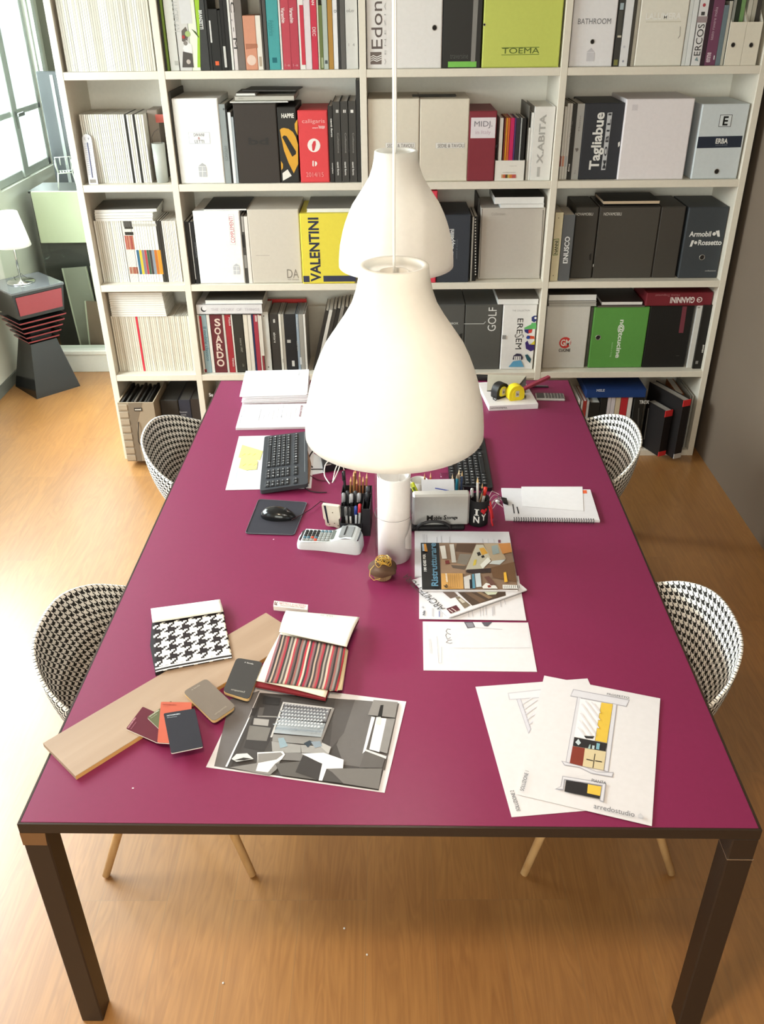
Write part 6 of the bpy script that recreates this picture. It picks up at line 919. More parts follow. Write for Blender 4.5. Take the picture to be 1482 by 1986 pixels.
for f in range(len(mb.f)): pass
mb.build('slot', t)
for o in t.children: o.rotation_euler = (0, 0, R(180))
# white cable loops, dark cables
def cable(label, pts, r, h, kind='cable'):
    P = pts; n = len(P); out = []
    for i in range(n-1):
        p0, p1, p2, p3 = [Vector(P[max(0, min(n-1, k))]) for k in (i-1, i, i+1, i+2)]
        for j in range(6): f = j/6; out.append(.5*(2*p1+(p2-p0)*f+(2*p0-5*p1+4*p2-p3)*f*f+(3*p1-p0-3*p2+p3)*f**3))
    out.append(Vector(P[-1])); o0 = out[0]; mb = MB(); mb.tube([tuple(p-o0) for p in out], r, M(h, .5), 7); return tag(mb.build(kind, None, tuple(o0)), label, 'cable')
D3 = lambda L, z: [(x, y, TZ0+zz) for (x, y), zz in zip(L, z)]
cable('white cable looping up above the cream hole punch', D3([(-.2062,2.6976),(-.2274,2.7468),(-.2233,2.8048),(-.191,2.8361),(-.1741,2.7963),(-.1862,2.7348),(-.1975,2.7049)], (.02, .03, .045, .05, .045, .03, .02)), .0022, 'e3ddd6')
cable('second white cable bent behind the cream hole punch', D3([(-.1961,2.7124),(-.188,2.7731),(-.1711,2.8119),(-.1585,2.7804)], (.02, .04, .05, .03)), .002, 'dcd6ce')
cable('dark cable running from the keyboard towards the hole punch', D3([(-.3085,2.744),(-.2981,2.7062),(-.2779,2.6801),(-.2499,2.6687),(-.2155,2.6683)], (.003,)*5), .0022, '3a2a33')
cable('thin dark cable curling from the keyboard to the back of the organiser', D3([(-.3092,2.7981),(-.3004,2.8296),(-.282,2.8373),(-.2289,2.8366),(-.1755,2.8279)], (.004,)*5), .0018, '2c242a')
cable('dark red-brown cable crossing the magenta top behind the hole punch', D3([(-.3064,2.8098),(-.2783,2.786),(-.2503,2.7585),(-.2202,2.7505),(-.1908,2.7539)], (.003,)*5), .0018, '5a2438')
cable('black cable loop beside the keyboard under the near lamp', D3([(-.2794,2.8534),(-.2951,2.8862),(-.2969,2.9361),(-.2883,2.9786),(-.2783,3.0045)], (.004,)*5), .003, '30262c')
# things behind the lamp on the left
mb = MB(); P = [(-.2757,2.8016),(-.2353,2.8168),(-.2541,2.9355),(-.2818,2.9699)]; c = P[0]; mb.prism(ccw(local(P, c)), 0, .0012, M('e9edf5', .7)); tag(mb.build('printed_note', None, (c[0], c[1], TZ0+.0003)), 'small printed white paper under the near lampshade edge', 'paper')
P = [(-.3091,2.7289),(-.2804,2.7135),(-.284,2.8656),(-.3221,3.0583)]; c = P[0]; mb = MB(); mb.prism(ccw(local(P, c)), 0, .0085, M('e6dcd6', .6)); mb.prism(ccw(local(P, c)), .0086, .0115, M('8a6a58', .6)); tag(mb.build('notebook', None, (c[0], c[1], TZ0+.0026)), 'narrow pale and brown notebook between the left keyboard and the near lampshade', 'notebook')
P = [(-.2372,2.8168),(-.2039,2.8283),(-.1008,2.863),(-.1241,3.011),(-.2563,2.9695)]; c = P[0]; mb = MB(); mb.prism(rounded(ccw(local(P, c)), .006), 0, .028, M('222124', .45)); mb.prism(ccw(local([(-.2333,2.8148),(-.2074,2.8243),(-.2078,2.8303),(-.2337,2.8207)], c)), .0282, .03, M('b9b6b4', .3, .7)); tag(mb.build('cable_box', None, (c[0], c[1], TZ0+.0003)), 'flat black box behind the pencils under the near lampshade', 'box')
# white roll
b0 = [(.0153,2.2698)][0]; b0 = (b0[0], b0[1])
t = thing('paper_roll', 'tall white paper roll standing upright beneath the near lampshade', 'paper roll', (b0[0], b0[1], TZ0+.0003))
WR = M('f3efeb', .55, k=.9)
def roll(r0, r1, za, zb, n=90): 
    mb = MB(); V = []; F = []
    for k in range(n+1): a = k/n*4*math.pi+1.1; r = r0+(r1-r0)*k/n; V += [(r*math.cos(a), r*math.sin(a), za), (r*math.cos(a), r*math.sin(a), zb)]
    for k in range(n): F.append((2*k, 2*k+2, 2*k+3, 2*k+1))
    mb.mesh(V, F, WR, True); return mb
o = roll(.0425, .0515, 0, .288).build('rolled_sheet', t); s = o.modifiers.new('thickness', 'SOLIDIFY'); s.thickness = .0009
mb = MB(); mb.lathe([(.0560, .002), (.0557, .16), (.0554, .287)], glass('clear_film', (.99, .98, .98, 1), .7), 48); mb.build('clear_wrap', t)
mb = MB(); mb.tube([(.0566*math.cos(a), .0566*math.sin(a), .157) for a in [k*math.pi/24 for k in range(48)]], .0006, M('8a8482', .5), 5, True, True); plabel(mb.build('elastic_band', t), 'thin grey band round the roll')
mb = MB(); V = []; F = []
for k in range(13): a = -.15-k*.06; V += [(.0545*math.cos(a), .0545*math.sin(a), .03+.002*k), (.0545*math.cos(a), .0545*math.sin(a), .14-.004*k)]
for k in range(12): F.append((2*k, 2*k+2, 2*k+3, 2*k+1))
mb.mesh(V, F, M('f6f0ee', .6), True); plabel(mb.build('paper_flap', t), 'loose white paper edge low on the roll')
# muffin with bands
mf = [(-.0189,2.1323)][0]; t = thing('muffin_holder', 'brown muffin-shaped holder wrapped in yellow rubber bands, in front of the white roll', 'ornament', (mf[0], mf[1]+.024, TZ0+.0003))
mb = MB(); n = 64; V = []; F = []; lv = [(.020, 0), (.025, .001), (.031, .026), (.032, .028)]
for r, z in lv: V += [((r+(.0012 if j % 2 else -.0012))*math.cos(2*math.pi*j/n), (r+(.0012 if j % 2 else -.0012))*math.sin(2*math.pi*j/n), z) for j in range(n)]
for k in range(3): F += [(k*n+j, k*n+(j+1) % n, (k+1)*n+(j+1) % n, (k+1)*n+j) for j in range(n)]
mb.mesh(V, F+[tuple(range(n))[::-1]], M('a98a66', .7)); mb.build('paper_case', t)
rnd = random.Random(9); lum = [(rnd.uniform(0, 6.3), rnd.uniform(0, 1.5), rnd.uniform(.002, .005)) for _ in range(14)]
def top(u, v):
    a = 2*math.pi*u; p = v*math.pi/2; r = .040*math.cos(p)**.7*(1+.05*math.sin(3*a+1)+.04*math.sin(7*a)); b = sum(k*math.exp(-((((a-A+math.pi) % (2*math.pi))-math.pi)**2+(p-B)**2)*7) for A, B, k in lum)
    return ((r+b)*math.cos(a), (r+b)*math.sin(a), .026+.030*math.sin(p)+b*.6)
mb = MB(); mb.grid(top, 40, 14, M('5d4433', .75)); mb.build('cake_top', t)
mb = MB(); YB_ = M('d9a63c', .5); rnd = random.Random(5)
for k in range(13):
    cx, cy, rr, sq, ph = rnd.uniform(-.012, .012), rnd.uniform(-.006, .014), rnd.uniform(.012, .022), rnd.uniform(.45, 1), rnd.uniform(0, 6.3)
    P = []
    for j in range(22):
        a = 2*math.pi*j/22; x = cx+rr*math.cos(a)*math.cos(ph)-rr*sq*math.sin(a)*math.sin(ph); y = cy+rr*math.cos(a)*math.sin(ph)+rr*sq*math.sin(a)*math.cos(ph)+.003*math.sin(3*a); rad = math.hypot(x, y)
        P.append((x, y, .0585-.012*(rad/.04)**2+.002*math.sin(2*a+k)+.0008*k))
    mb.tube(P, .00085, YB_ if k % 3 else M('e8cf86', .5), 5, True, True)
P = [(-.024, -.016, .053), (-.036, -.024, .042), (-.038, -.032, .026), (-.026, -.040, .016), (-.008, -.041, .022), (.012, -.030, .043), (.02, -.012, .054)]; mb.tube(P, .0010, M('e3bd62', .5), 6)
plabel(mb.build('rubber_bands', t), 'tangled yellow rubber bands')['kind'] = 'stuff'
# silver storage case
s0 = [(.078,2.4233)][0]; s1 = [(.2616,2.4275)][0]; a_ = math.atan2(s1[1]-s0[1], s1[0]-s0[0]); sw = math.hypot(s1[0]-s0[0], s1[1]-s0[1])
t = thing('storage_case', 'silver mobile storage case with black lettering standing right of the white roll', 'storage case', (s0[0], s0[1], TZ0+.0003), a_)
SV = M('d6d4d0', .32, .55)
mb = MB(); S = Matrix(((1, 0, 0, 0), (0, .2, 1, 0), (0, 1, 0, 0), (0, 0, 0, 1))); mb.prism([(0, .014), (sw, .014), (sw, .123), (.0, .123)], 0, .036, SV, Matrix(((1, 0, 0, 0), (0, .0, 1, 0), (0, 1, 0, 0), (0, 0, 0, 1))))
mb = MB(); mb.box((0, 0, .012), (sw, .036, .127), SV, .006); mb.build('shell', t)
mb = MB(); letter(mb, 'M', XF, (.046, .034, .066, .053), 0, ink('262322'), 1); letter(mb, 'obile', XF, (.068, .036, .095, .050), 0, ink('262322'), 1); letter(mb, 'S', XF, (.101, .036, .110, .053), 0, ink('262322'), 1); letter(mb, 'torage', XF, (.1115, .0335, .146, .048), 0, ink('262322'), 1); letter(mb, 'USB 2.0 external box', XF, (.07, .0285, .13, .0315), 0, ink('a9a6a2'), 0); mb.build('lettering', t)
mb = MB(); mb.box((-.006, -.012, 0), (sw*.92, .046, .0125), M('262528', .5), .003); mb.build('stand', t)
mb = MB(); mb.tube([(.012+.112*k/14, -.014, .008+.030*math.sin(math.pi*min(1, max(0, k/14)))**.45) for k in range(15)], .0052, M('2f2d2f', .4), 8); plabel(mb.build('handle', t), 'black arched carry handle')
C_ = lambda x, y, z: tuple(Matrix.Translation((s0[0], s0[1], TZ0)) @ Matrix.Rotation(a_, 4, 'Z') @ Vector((x, y, z)))
# black felt cup
t = thing('pencil_cup', 'black cup with white letters and a red heart tag, right of the silver case', 'cup', C_(sw+.034, .036, .0003), a_)
mb = MB(); mb.lathe([(0, 0), (.030, 0), (.0325, .004), (.034, .095), (.0315, .096), (.030, .006), (0, .006)], M('201f22', .75), 32); mb.build('cup_body', t)
def wrap(mb, s, ang, z0, z1, wd, m, r=.0342):
    V, F = word(s, 1); mb.mesh([((r)*math.sin(ang+(x-.5)*wd/r), -(r)*math.cos(ang+(x-.5)*wd/r), z0+(z1-z0)*y) for x, y in V], F, m)
mb = MB(); wrap(mb, 'I', -.30, .046, .070, .007, ink('f0efec')); 
for dz in (.046, .067): wrap(mb, '-', -.30, dz, dz+.003, .015, ink('f0efec'))
wrap(mb, 'N', -.30, .018, .043, .020, ink('f0efec')); wrap(mb, 'Y', .42, .026, .050, .018, ink('f0efec')); mb.build('lettering', t)
mb = MB(); P = [(0, -.011), (.012, .002), (.011, .009), (.005, .011), (0, .006), (-.005, .011), (-.011, .009), (-.012, .002)]
for k in range(1, 7): A, B = P[k], P[k+1]; mb.poly([(.0348*math.sin(.42+u/.034), -.0348*math.cos(.42+u/.034), .060+v) for u, v in (P[0], A, B)], ink('c8282f'))
A, B = P[7], P[0]; plabel(mb.build('heart', t), 'red heart')
mb = MB(); mb.tube([(.03, -.022, .075), (.038, -.026, .05), (.041, -.03, .02), (.045, -.036, .008)], .0035, M('d12f36', .6), 6); mb.tube([(.034, -.018, .09), (.040, -.022, .06), (.046, -.022, .03)], .003, M('d12f36', .6), 6); plabel(mb.build('tassel', t), 'red tassel')
K = lambda x, y, z: C_(sw+.034+x, .036+y, z)
pen('pencil', 'white and red pencil with bare tip in the lettered black cup', K(.0, .008, .01), K(-.004, .03, .155), .0042, 'd9d2cc', True, 'e9c48c')
pen('pencil', 'slim brown pencil leaning right in the lettered black cup', K(-.01, -.004, .01), K(.014, .008, .125), .0032, '8a6a50', True, '4a3a34')
pen('marker_pen', 'red-capped marker leaning right in the lettered black cup', K(.004, .0, .01), K(.022, .012, .128), .005, 'd8d4d0', cap='d8382f')
pen('ballpoint_pen', 'dark pen with pale clip at the left of the lettered black cup', K(-.014, .01, .01), K(-.022, .02, .12), .004, '2c2b30', cap='c9c6c2')
pen('pencil', 'black pencil upright behind the others in the lettered black cup', K(.01, .014, .01), K(.012, .026, .135), .0034, '2c2926', True, 'caa878')
# the box behind the silver case with notes and tools
t = thing('desk_box', 'dark open box behind the silver case, full of notes and small tools', 'box', C_(.0, .050, .0003), a_); tray((0, 0, 0), (sw-.004, .10, .07), M('3a3638', .6)).build('tray', t)
mb = MB(); S = Matrix.Rotation(R(-62), 4, 'X'); mb.box((.034, 0, 0), (.142, .0012, .082), PAPER, 0, None); q = tag(mb.build('note_card', None, C_(.0, .05, .072), (R(-52), 0, a_)), 'white note card with a blue pen stroke, propped behind the silver case', 'card')
mb = MB(); mb.mesh([XF(u, v, .0005) for u, v in line((.078, .050), (.124, .040), .0035)], [(0, 1, 2, 3)], ink('3448a8')); mb.build('pen_stroke', q)
mb = MB(); mb.box((0, 0, 0), (.016, .012, .052), M('dfe63a', .4), .003); mb.box((.004, -.0005, .016), (.012, .0, .036), ink('5d6a1c')); tag(mb.build('highlighter', None, C_(.014, .075, .075), (R(-30), R(-28), a_)), 'fluorescent yellow highlighter beside the white roll', 'marker')
mb = MB(); mb.lathe([(0, 0), (.026, 0), (.030, .088), (.0285, .088), (.0245, .003), (0, .003)], M('ece9e2', .5), 28); tag(mb.build('plastic_cup', None, C_(.030, .105-.042+.11, .0003)), 'small white cup half hidden behind the white roll', 'cup')
for i, (x, y, h_, tx, c1, c2, lab) in enumerate(((.150, .08, .14, .004, '2f7f95', None, 'teal-handled brush standing behind the note card'), (.158, .09, .15, .002, 'a9937c', 'e0c8a4', 'beige pencil right of the teal brush behind the silver case'), (.140, .085, .135, -.002, '8a7a68', 'cfb28c', 'grey-brown pencil left of the teal brush behind the silver case'), (.166, .085, .146, .004, '3a4a6a', 'caa97c', 'navy pencil at the right end of the dark box behind the silver case'), (.05, .095, .135, -.004, '9a5a3a', 'd9a97a', 'rust pencil behind the highlighter in the dark box'), (.066, .09, .14, 0, 'c8643c', 'e3b48a', 'orange pencil behind the note card in the dark box'))):
    if c2: pen('pencil', lab, C_(x, .042+y-.02, .004), C_(x+tx, .042+y, h_), .0034, c1, True, c2)
    else: pen('brush', lab, C_(x, .042+y-.02, .004), C_(x+tx, .042+y, h_), .005, c1, True, '8d7a66')
mb = MB(); mb.box((0, 0, 0), (.058, .030, .045), glass('clear_plastic', (.86, .86, .88, 1), 1.0), .003); tag(mb.build('clear_case', None, C_(.100, .145, .0705), (0, 0, a_)), 'small clear plastic case behind the note card', 'case')
for k in range(5):
    a0 = K(.022, -.004, .07-.006*k); e = [(958, 960), (962, 966), (966, 972), (958, 978), (964, 981)][k]; x, y = [[(.3674,2.6463),(.3722,2.6247),(.377,2.6034),(.3606,2.5826),(.37,2.5721)]][0][k]
    cable(['uppermost', 'second', 'third', 'fourth', 'lowest'][k]+' white earphone-thin cord spilling from the lettered black cup', [a0, ((a0[0]+x)/2+.004, (a0[1]+y)/2+.008-.004*k, TZ0+.06-.008*k), (x, y, TZ0+.012), (x+.018, y-.004-.003*k, TZ0+.004)], .0012, 'e6dcd6', 'cord')
mb = MB(); x, y = [(.374,2.5929)][0]; mb.lathe([(0, 0), (.008, 0), (.008, .004), (0, .005)], M('f2efec', .4), 18); tag(mb.build('cord_winder', None, (x, y, TZ0+.004)), 'small white round bead on the cords beside the ring-bound pad', 'bead')
# right rear: white book, tape measures, cards
o, w, h = sheet('book', (0.4219,3.3492), (0.6282,3.3692), 0.2554, .0003, 'thick white book lying at the far right of the table under the tape measures', 'book', .022)
letter(q := MB(), 'Vademecum', lambda u, v, e: (u, -e, v), (.006, .007, .076, .015), 'f', ink('4a4644'), 0); q.build('lettering', o); WB = o
mb = MB(); mb.box((.0015, .0015, .0215), (w-.0015, h-.0015, .0222), M('eae4e2', .7)); mb.build('cover', o)
B_ = lambda u, v, z: tuple(WB.matrix_basis @ Vector((u, v, z)))
def tape(label, pos, rz, body, face, rim):
    t = thing('tape_measure', label, 'tape measure', pos, rz); P = rounded([(-.035, 0), (.032, 0), (.035, .03), (.026, .058), (.004, .066), (-.022, .062), (-.035, .04)], .014, 5); T = Matrix(((1, 0, 0, 0), (0, 0, 1, 0), (0, 1, 0, 0), (0, 0, 0, 1)))
    mb = MB(); mb.prism(P, -.018, .018, M(body, .4), T, M(rim, .5)); mb.build('case', t)
    mb = MB(); mb.prism(rounded([(-.022, .012), (.020, .010), (.024, .030), (.014, .050), (-.006, .054), (-.02, .042)], .012, 4), -.021, -.0178, M(face, .45), T); mb.build('side_badge', t)
    mb = MB(); mb.box((-.008, -.0216, .018), (.008, -.0208, .044), M('cfc8bc', .5)); letter(mb, '5m', lambda u, v, e: (u, -.0216-e, v), (-.005, .024, .005, .036), 0, ink('3a3634'), 1, .0003); mb.build('label', t)
    mb = MB(); mb.box((.034, -.012, .001), (.046, .012, .003), M('c9c6c0', .3, .8)); mb.box((.045, -.012, -.001), (.0465, .012, .012), M('c9c6c0', .3, .8)); mb.build('hook', t); return t
tape('bright yellow tape measure on the white book, right of the black one', B_(.122, .060, .0224), R(16), 'f0d92c', 'f0d92c', 'f0d92c')
t2_ = tape('black and yellow tape measure on the white book, left of the all-yellow one', B_(.062, .088, .0224), R(38), '262524', 'e3d648', '262524')
mb = MB(); mb.lathe([(0, 0), (.006, 0), (.006, .004), (0, .004)], M('d9503a', .5), 14, Matrix.Translation((.024, -.018, .02)) @ Matrix.Rotation(R(90), 4, 'X')); plabel(mb.build('button', t2_), 'red lock button'); mb = MB(); mb.tube([(-.036, 0, .012), (-.05, -.012, .008), (-.046, -.022, .004), (-.034, -.02, .006)], .002, M('2a2826', .7), 6); mb.build('wrist_strap', t2_)
t = thing('display_folder', 'dark grey folder with pale inner flap standing propped behind the tape measures', 'folder', B_(.020, .152, .0224), R(-6)); FT = Matrix.Rotation(R(-38), 4, 'X')
mb = MB(); mb.box((0, 0, 0), (.165, .003, .075), M('4a4846', .6), 0, FT); mb.build('back_board', t); mb = MB(); mb.prism([(0, .002), (.045, .010), (.120, .012), (.165, .074), (0, .074)], -.0045, -.0008, M('b9b4a4', .7), FT @ Matrix(((1, 0, 0, 0), (0, 0, 1, 0), (0, 1, 0, 0), (0, 0, 0, 1)))); mb.build('flap', t)
mb = MB(); mb.box((0, 0, 0), (.19, .017, .012), M('93394a', .5), .001); tag(mb.build('ruler', None, B_(.135, .085, .030), (0, R(-9), R(33))), 'dull red square stick lying across the white book behind the yellow tape', 'stick')
mb = MB(); x, y = [(.6133,3.593)][0]; mb.box((0, 0, 0), (.095, .010, .008), M('3a2f34', .4), .003); mb.box((.03, .001, .008), (.09, .009, .0092), M('7d7276', .3, .5)); tag(mb.build('penknife', None, (x, y, TZ0+.0003), (0, 0, R(-4))), 'small dark penknife lying right of the white book', 'penknife')
t = thing('pocket_calculator', 'small silver and grey pocket calculator at the far right of the table', 'calculator', (.6329,3.4497,.7503), R(-4)); mb = MB(); mb.box((0, 0, 0), (.122, .066, .010), M('c3c0bc', .35, .3), .003); mb.build('body', t)
mb = MB(); mb.box((.004, .008, .0101), (.036, .060, .0112), M('3c3a3c', .3)); mb.build('display', t)
for r in range(5):
    for c in range(6): mb = MB(); mb.box((.041+.013*c, .007+.0112*r, .0101), (.051+.013*c, .0155+.0112*r, .0125), M('5c5756', .5), .0012); mb.build('key', t)
mb = MB(); x, y = [(.3547,3.6804)][0]; mb.box((0, 0, 0), (.16, .03, .02), M('2c2a29', .5), .004); tag(mb.build('glasses_case', None, (x, y, TZ0+.0003), (0, 0, R(-5))), 'dark flat case at the far edge of the table behind the white book', 'case')
# ================================================================ samples in front on the left
WT, WE = wood('oak_veneer', 'a58a72', 'b49a82', 16, 0), M('d9a866', .6)
o, w, h = sheet('wood_sample', (-0.7038,1.3747), (-0.2399,1.8678), 0.1464, .0003, 'long light oak board lying diagonally under the fabric samples', 'wood sample', .011, WT)
mb = MB(); mb.box((0, 0, .0112), (w, h, .0118), WT); mb.build('veneer', o); mb = MB(); mb.box((0, -.0006, .0004), (w, 0, .0108), WE); plabel(mb.build('edge_band', o), 'paler raw edge of the board')
def swatch_layer(Pp, z, sag, nu, nv, m, name, parent, c, uvs=1.0, wav=0, th=.0022):
    """cloth between four corner points: lower left, lower right, upper right, upper left"""
    P = [Vector((x-c[0], y-c[1])) for x, y in Pp]; W_ = (P[1]-P[0]).length; H_ = (P[3]-P[0]).length
    def fn(u, v):
        q = (P[0]*(1-u)+P[1]*u)*(1-v)+(P[3]*(1-u)+P[2]*u)*v
        return (q.x, q.y, z+sag(u, v)+wav*math.sin(u*7+1)*(1-v))
    mb = MB(); mb.grid(fn, nu, nv, m, True, lambda u, v: (u*W_*uvs, v*H_*uvs)); o = mb.build(name, parent); s = o.modifiers.new('thickness', 'SOLIDIFY'); s.thickness = th; s.offset = 1; return o
HS = houndstooth('houndstooth_fabric', '2b2324', 'f2ecdf', 205); CLOTH = M('f1ece2', .9, spec=.1); CREAMC = M('efe6d2', .9, spec=.1)
c = [(-.5337,1.867)][0]; t = thing('fabric_sample_book', 'fabric sample book open at a large black and white houndstooth cloth', 'fabric sample', (c[0], c[1], TZ0+.0003))
mb = MB(); mb.prism(ccw(local([(-.6417,1.8288),(-.6032,1.7197),(-.5836,1.7274),(-.4562,1.8752),(-.4595,1.9502),(-.4792,2.0099),(-.6671,1.9708)], c)), 0, .010, M('3a3739', .7)); mb.build('backing_card', t)
swatch_layer([(-.6002,1.7157),(-.4118,1.7716),(-.4654,1.9643),(-.6524,1.9127)], .0125, lambda u, v: .004*math.sin(u*3.1)*(1-v)+.003*v, 30, 16, HS, 'houndstooth_cloth', t, c, 1.0, .0012)
swatch_layer([(-.6524,1.9127),(-.4643,1.9619),(-.485,2.0271),(-.6748,1.9851)], .0165, lambda u, v: .006*math.sin(math.pi*min(1, v+.25))-.003*v, 20, 8, CLOTH, 'folded_header', t, c)
mb = MB()
for a_1, b_1 in ((.016, .026), (.034, .040)):
    L0 = local([(-.5997,1.7157),(-.4124,1.7705),(-.4172,1.7891),(-.6053,1.7316)], c); g = lambda u, v: tuple(L0[0][i]*(1-u)*(1-v)+L0[1][i]*u*(1-v)+L0[2][i]*u*v+L0[3][i]*(1-u)*v for i in (0, 1))
V = []; F = []; n = 30
for k in range(n+1):
    u = k/n
    for v in (-.02, .22, .22, .62, .62, 1.0): V.append(g(u, v)+(.0125+.0024+.004*math.sin(u*3.1)+.0012*math.sin(u*7+1)+.0004,))
for k in range(n): F += [(6*k, 6*k+6, 6*k+7, 6*k+1), (6*k+4, 6*k+10, 6*k+11, 6*k+5)]
mb.mesh(V, F, M('f3ece4', .9)); mb.mesh(V, [(6*k+2, 6*k+8, 6*k+9, 6*k+3) for k in range(n)], M('2b2725', .9)); plabel(mb.build('selvedge', t), 'black and white striped edge')
mb = MB(); x, y = local([(-.4697,1.7648)], c)[0]; mb.tube([(x+.004, y+.012, .020), (x+.001, y+.002, .017), (x-.003, y-.006, .016), (x-.008, y-.012, .0155)], .0008, CLOTH, 5); mb.build('loose_thread', t)
c = [(-.2109,1.7793)][0]; t = thing('fabric_sample_book', 'fabric sample book open at a striped red, grey and brown cloth', 'fabric sample', (c[0], c[1], TZ0+.0118))
mb = MB(); mb.prism(ccw(local([(-.3375,1.6619),(-.1576,1.6107),(-.1149,1.829),(-.0842,1.9239),(-.2704,1.9556)], c)), 0, .006, M('7a1f26', .8)); plabel(mb.build('bottom_cloths', t), 'dark red cloths underneath')
swatch_layer([(-.3403,1.679),(-.1579,1.6162),(-.1206,1.8312),(-.288,1.8984)], .0065, lambda u, v: .003*math.sin(u*3.1), 20, 10, CREAMC, 'cream_cloth', t, c)
swatch_layer([(-.1488,1.6363),(-.1174,1.6398),(-.108,1.7889),(-.1197,1.8099)], .0075, lambda u, v: .002, 6, 10, M('cbb793', .9), 'beige_cloth', t, c)
ST = stripes('striped_cloth', ['4a4143', 'a8394a', '8a6a6c', '3f3b3c', 'b9a493', '4b4546', '9c6f68', 'a9404c', '46403f', 'a89f94', '5a5250', 'c9b9a8', 'b04650', '6c5a58', '3c3838', '97645e', '8f8a84', '4a4444', 'b53f48', 'd6c8b6'], 10)
swatch_layer([(-.3132,1.6655),(-.1294,1.6343),(-.113,1.7952),(-.2946,1.852)], .0105, lambda u, v: .004*math.sin(u*3+.4)*(1-v)+.004*v, 30, 16, ST, 'striped_cloth', t, c, 1.0, .001)
swatch_layer([(-.2953,1.852),(-.1114,1.7889),(-.0814,1.9262),(-.288,1.9581)], .0175, lambda u, v: .010*math.sin(math.pi*(.2+.75*v))-.006*v, 24, 10, M('ece7dc', .9, spec=.1), 'folded_header', t, c)
mb = MB(); P = local([(-.3275,1.9868),(-.2282,1.9824),(-.2273,1.9611),(-.3265,1.9785)], c)
mb = MB(); L0 = local([(-.3257,1.9773),(-.228,1.9599),(-.2283,1.9836),(-.3263,2.0037)], c); mb.prism(ccw(L0), .002, .016, M('ece3dd', .6)); TL_ = lambda u, v, e: (L0[0][0]*(1-u)*(1-v)+L0[1][0]*u*(1-v)+L0[2][0]*u*v+L0[3][0]*(1-u)*v, L0[0][1]*(1-u)*(1-v)+L0[1][1]*u*(1-v)+L0[2][1]*u*v+L0[3][1]*(1-u)*v, .0163+e)
letter(mb, '70', TL_, (.02, .2, .11, .85), 'f', ink('5a3236'), 1, .0003); letter(mb, 'TESSUTI E COLORI', TL_, (.16, .5, .95, .85), 'f', ink('b0606a'), 0, .0003); letter(mb, 'FIBRE NATURALI COTONE', TL_, (.2, .15, .9, .42), 'f', ink('8a6a6c'), 0, .0003); mb.build('hinge_label', t)
mb = MB(); a, b = local([(-.1931,1.9248),(-.1497,1.9176)], c); F_ = lambda u, v, e: (a[0]+(b[0]-a[0])*u-(b[1]-a[1])*v*.3, a[1]+(b[1]-a[1])*u+(b[0]-a[0])*v*.3, .0236+e)
letter(mb, 'SILK 70', F_, (.1, -.2, .9, .25), 'f', ink('8d8a84')); letter(mb, 'INDIANA 140 cm', F_, (0, .4, 1, .75), 'f', ink('8d8a84')); mb.build('lettering', t)
# little sample notebooks
def booklet(label, P, lift, th, col, page, words, r=.004):
    c = P[0]; Q = ccw(local(P, c)); o = thing('sample_booklet', label, 'notebook', (c[0], c[1], TZ0+lift), 0, None); Q = rounded(Q, r, 3); m = M(col, .75)
    mb = MB(); mb.prism(Q, th-.0012, th, m); mb.build('cover', o); mb = MB(); mb.prism([(x*.995, y*.995) for x, y in Q], .0003, th-.0013, M(page, .8)); mb.build('page_block', o)
    for s, A, B, h, cc, b in words: mb = MB(); baseline(mb, s, lambda u, v, e: (u, v, th+e), (A[0]-c[0], A[1]-c[1]), (B[0]-c[0], B[1]-c[1]), h, ink(cc), b); mb.build('lettering', o)
    return o
booklet('small maroon booklet at the left of the fan of four on the oak board', [(-.6258,1.5167),(-.54,1.4711),(-.5199,1.5437),(-.6037,1.5904)], .0121, .0042, '5e1c2b', 'e6dcd0', [('NOVAMOBILI',)+tuple([(-.6191,1.5174),(-.61,1.5513)])+(.004, 'c98f9a', 1), ('finishes',)+tuple([(-.6123,1.5143),(-.606,1.5373)])+(.0026, 'b97a88', 0)])
booklet('small olive green booklet half hidden in the fan, under the orange one', [(-.5826,1.5493),(-.5469,1.5129),(-.5012,1.4659),(-.4847,1.5176),(-.5366,1.6057)], .0166, .0042, '5f6244', 'd9d5c4', [('NOVAMOBILI',)+tuple([(-.5758,1.5493),(-.5581,1.5715)])+(.004, 'c9c9b4', 1), ('finishes',)+tuple([(-.5715,1.5447),(-.5598,1.5597)])+(.0026, 'b9b9a4', 0)])
booklet('small coral orange booklet in the fan, under the navy one', [(-.5383,1.4635),(-.4632,1.4576),(-.4832,1.5951),(-.5592,1.5974)], .0211, .0040, 'c05f48', 'efe2d6', [('NOVAMOBILI',)+tuple([(-.5529,1.5858),(-.5194,1.5841)])+(.004, '9a4434', 1), ('finishes',)+tuple([(-.5508,1.58),(-.5349,1.5792)])+(.0026, 'a94e3c', 0)])
booklet('small navy blue booklet on top of the fan of four', [(-.4977,1.4257),(-.4285,1.4454),(-.4707,1.5691),(-.5426,1.5526)], .0254, .0042, '2a2931', 'ece8e2', [('NOVAMOBILI',)+tuple([(-.532,1.542),(-.5019,1.5488)])+(.0042, 'cfd6de', 1), ('finishes',)+tuple([(-.5303,1.5361),(-.508,1.5408)])+(.0028, 'b9c2cc', 0)])
booklet('taupe booklet with rounded corners leaning on the oak board', [(-.4204,1.5334),(-.3743,1.5846),(-.4647,1.6862),(-.5138,1.6371)], .0122, .009, '786c61', 'ddb67e', [('unquanta',)+tuple([(-.4175,1.5536),(-.3943,1.5819)])+(.007, 'a3978b', 0), ('n landa',)+tuple([(-.4912,1.6414),(-.4745,1.6596)])+(.005, 'b5aa9e', 0)], .012)
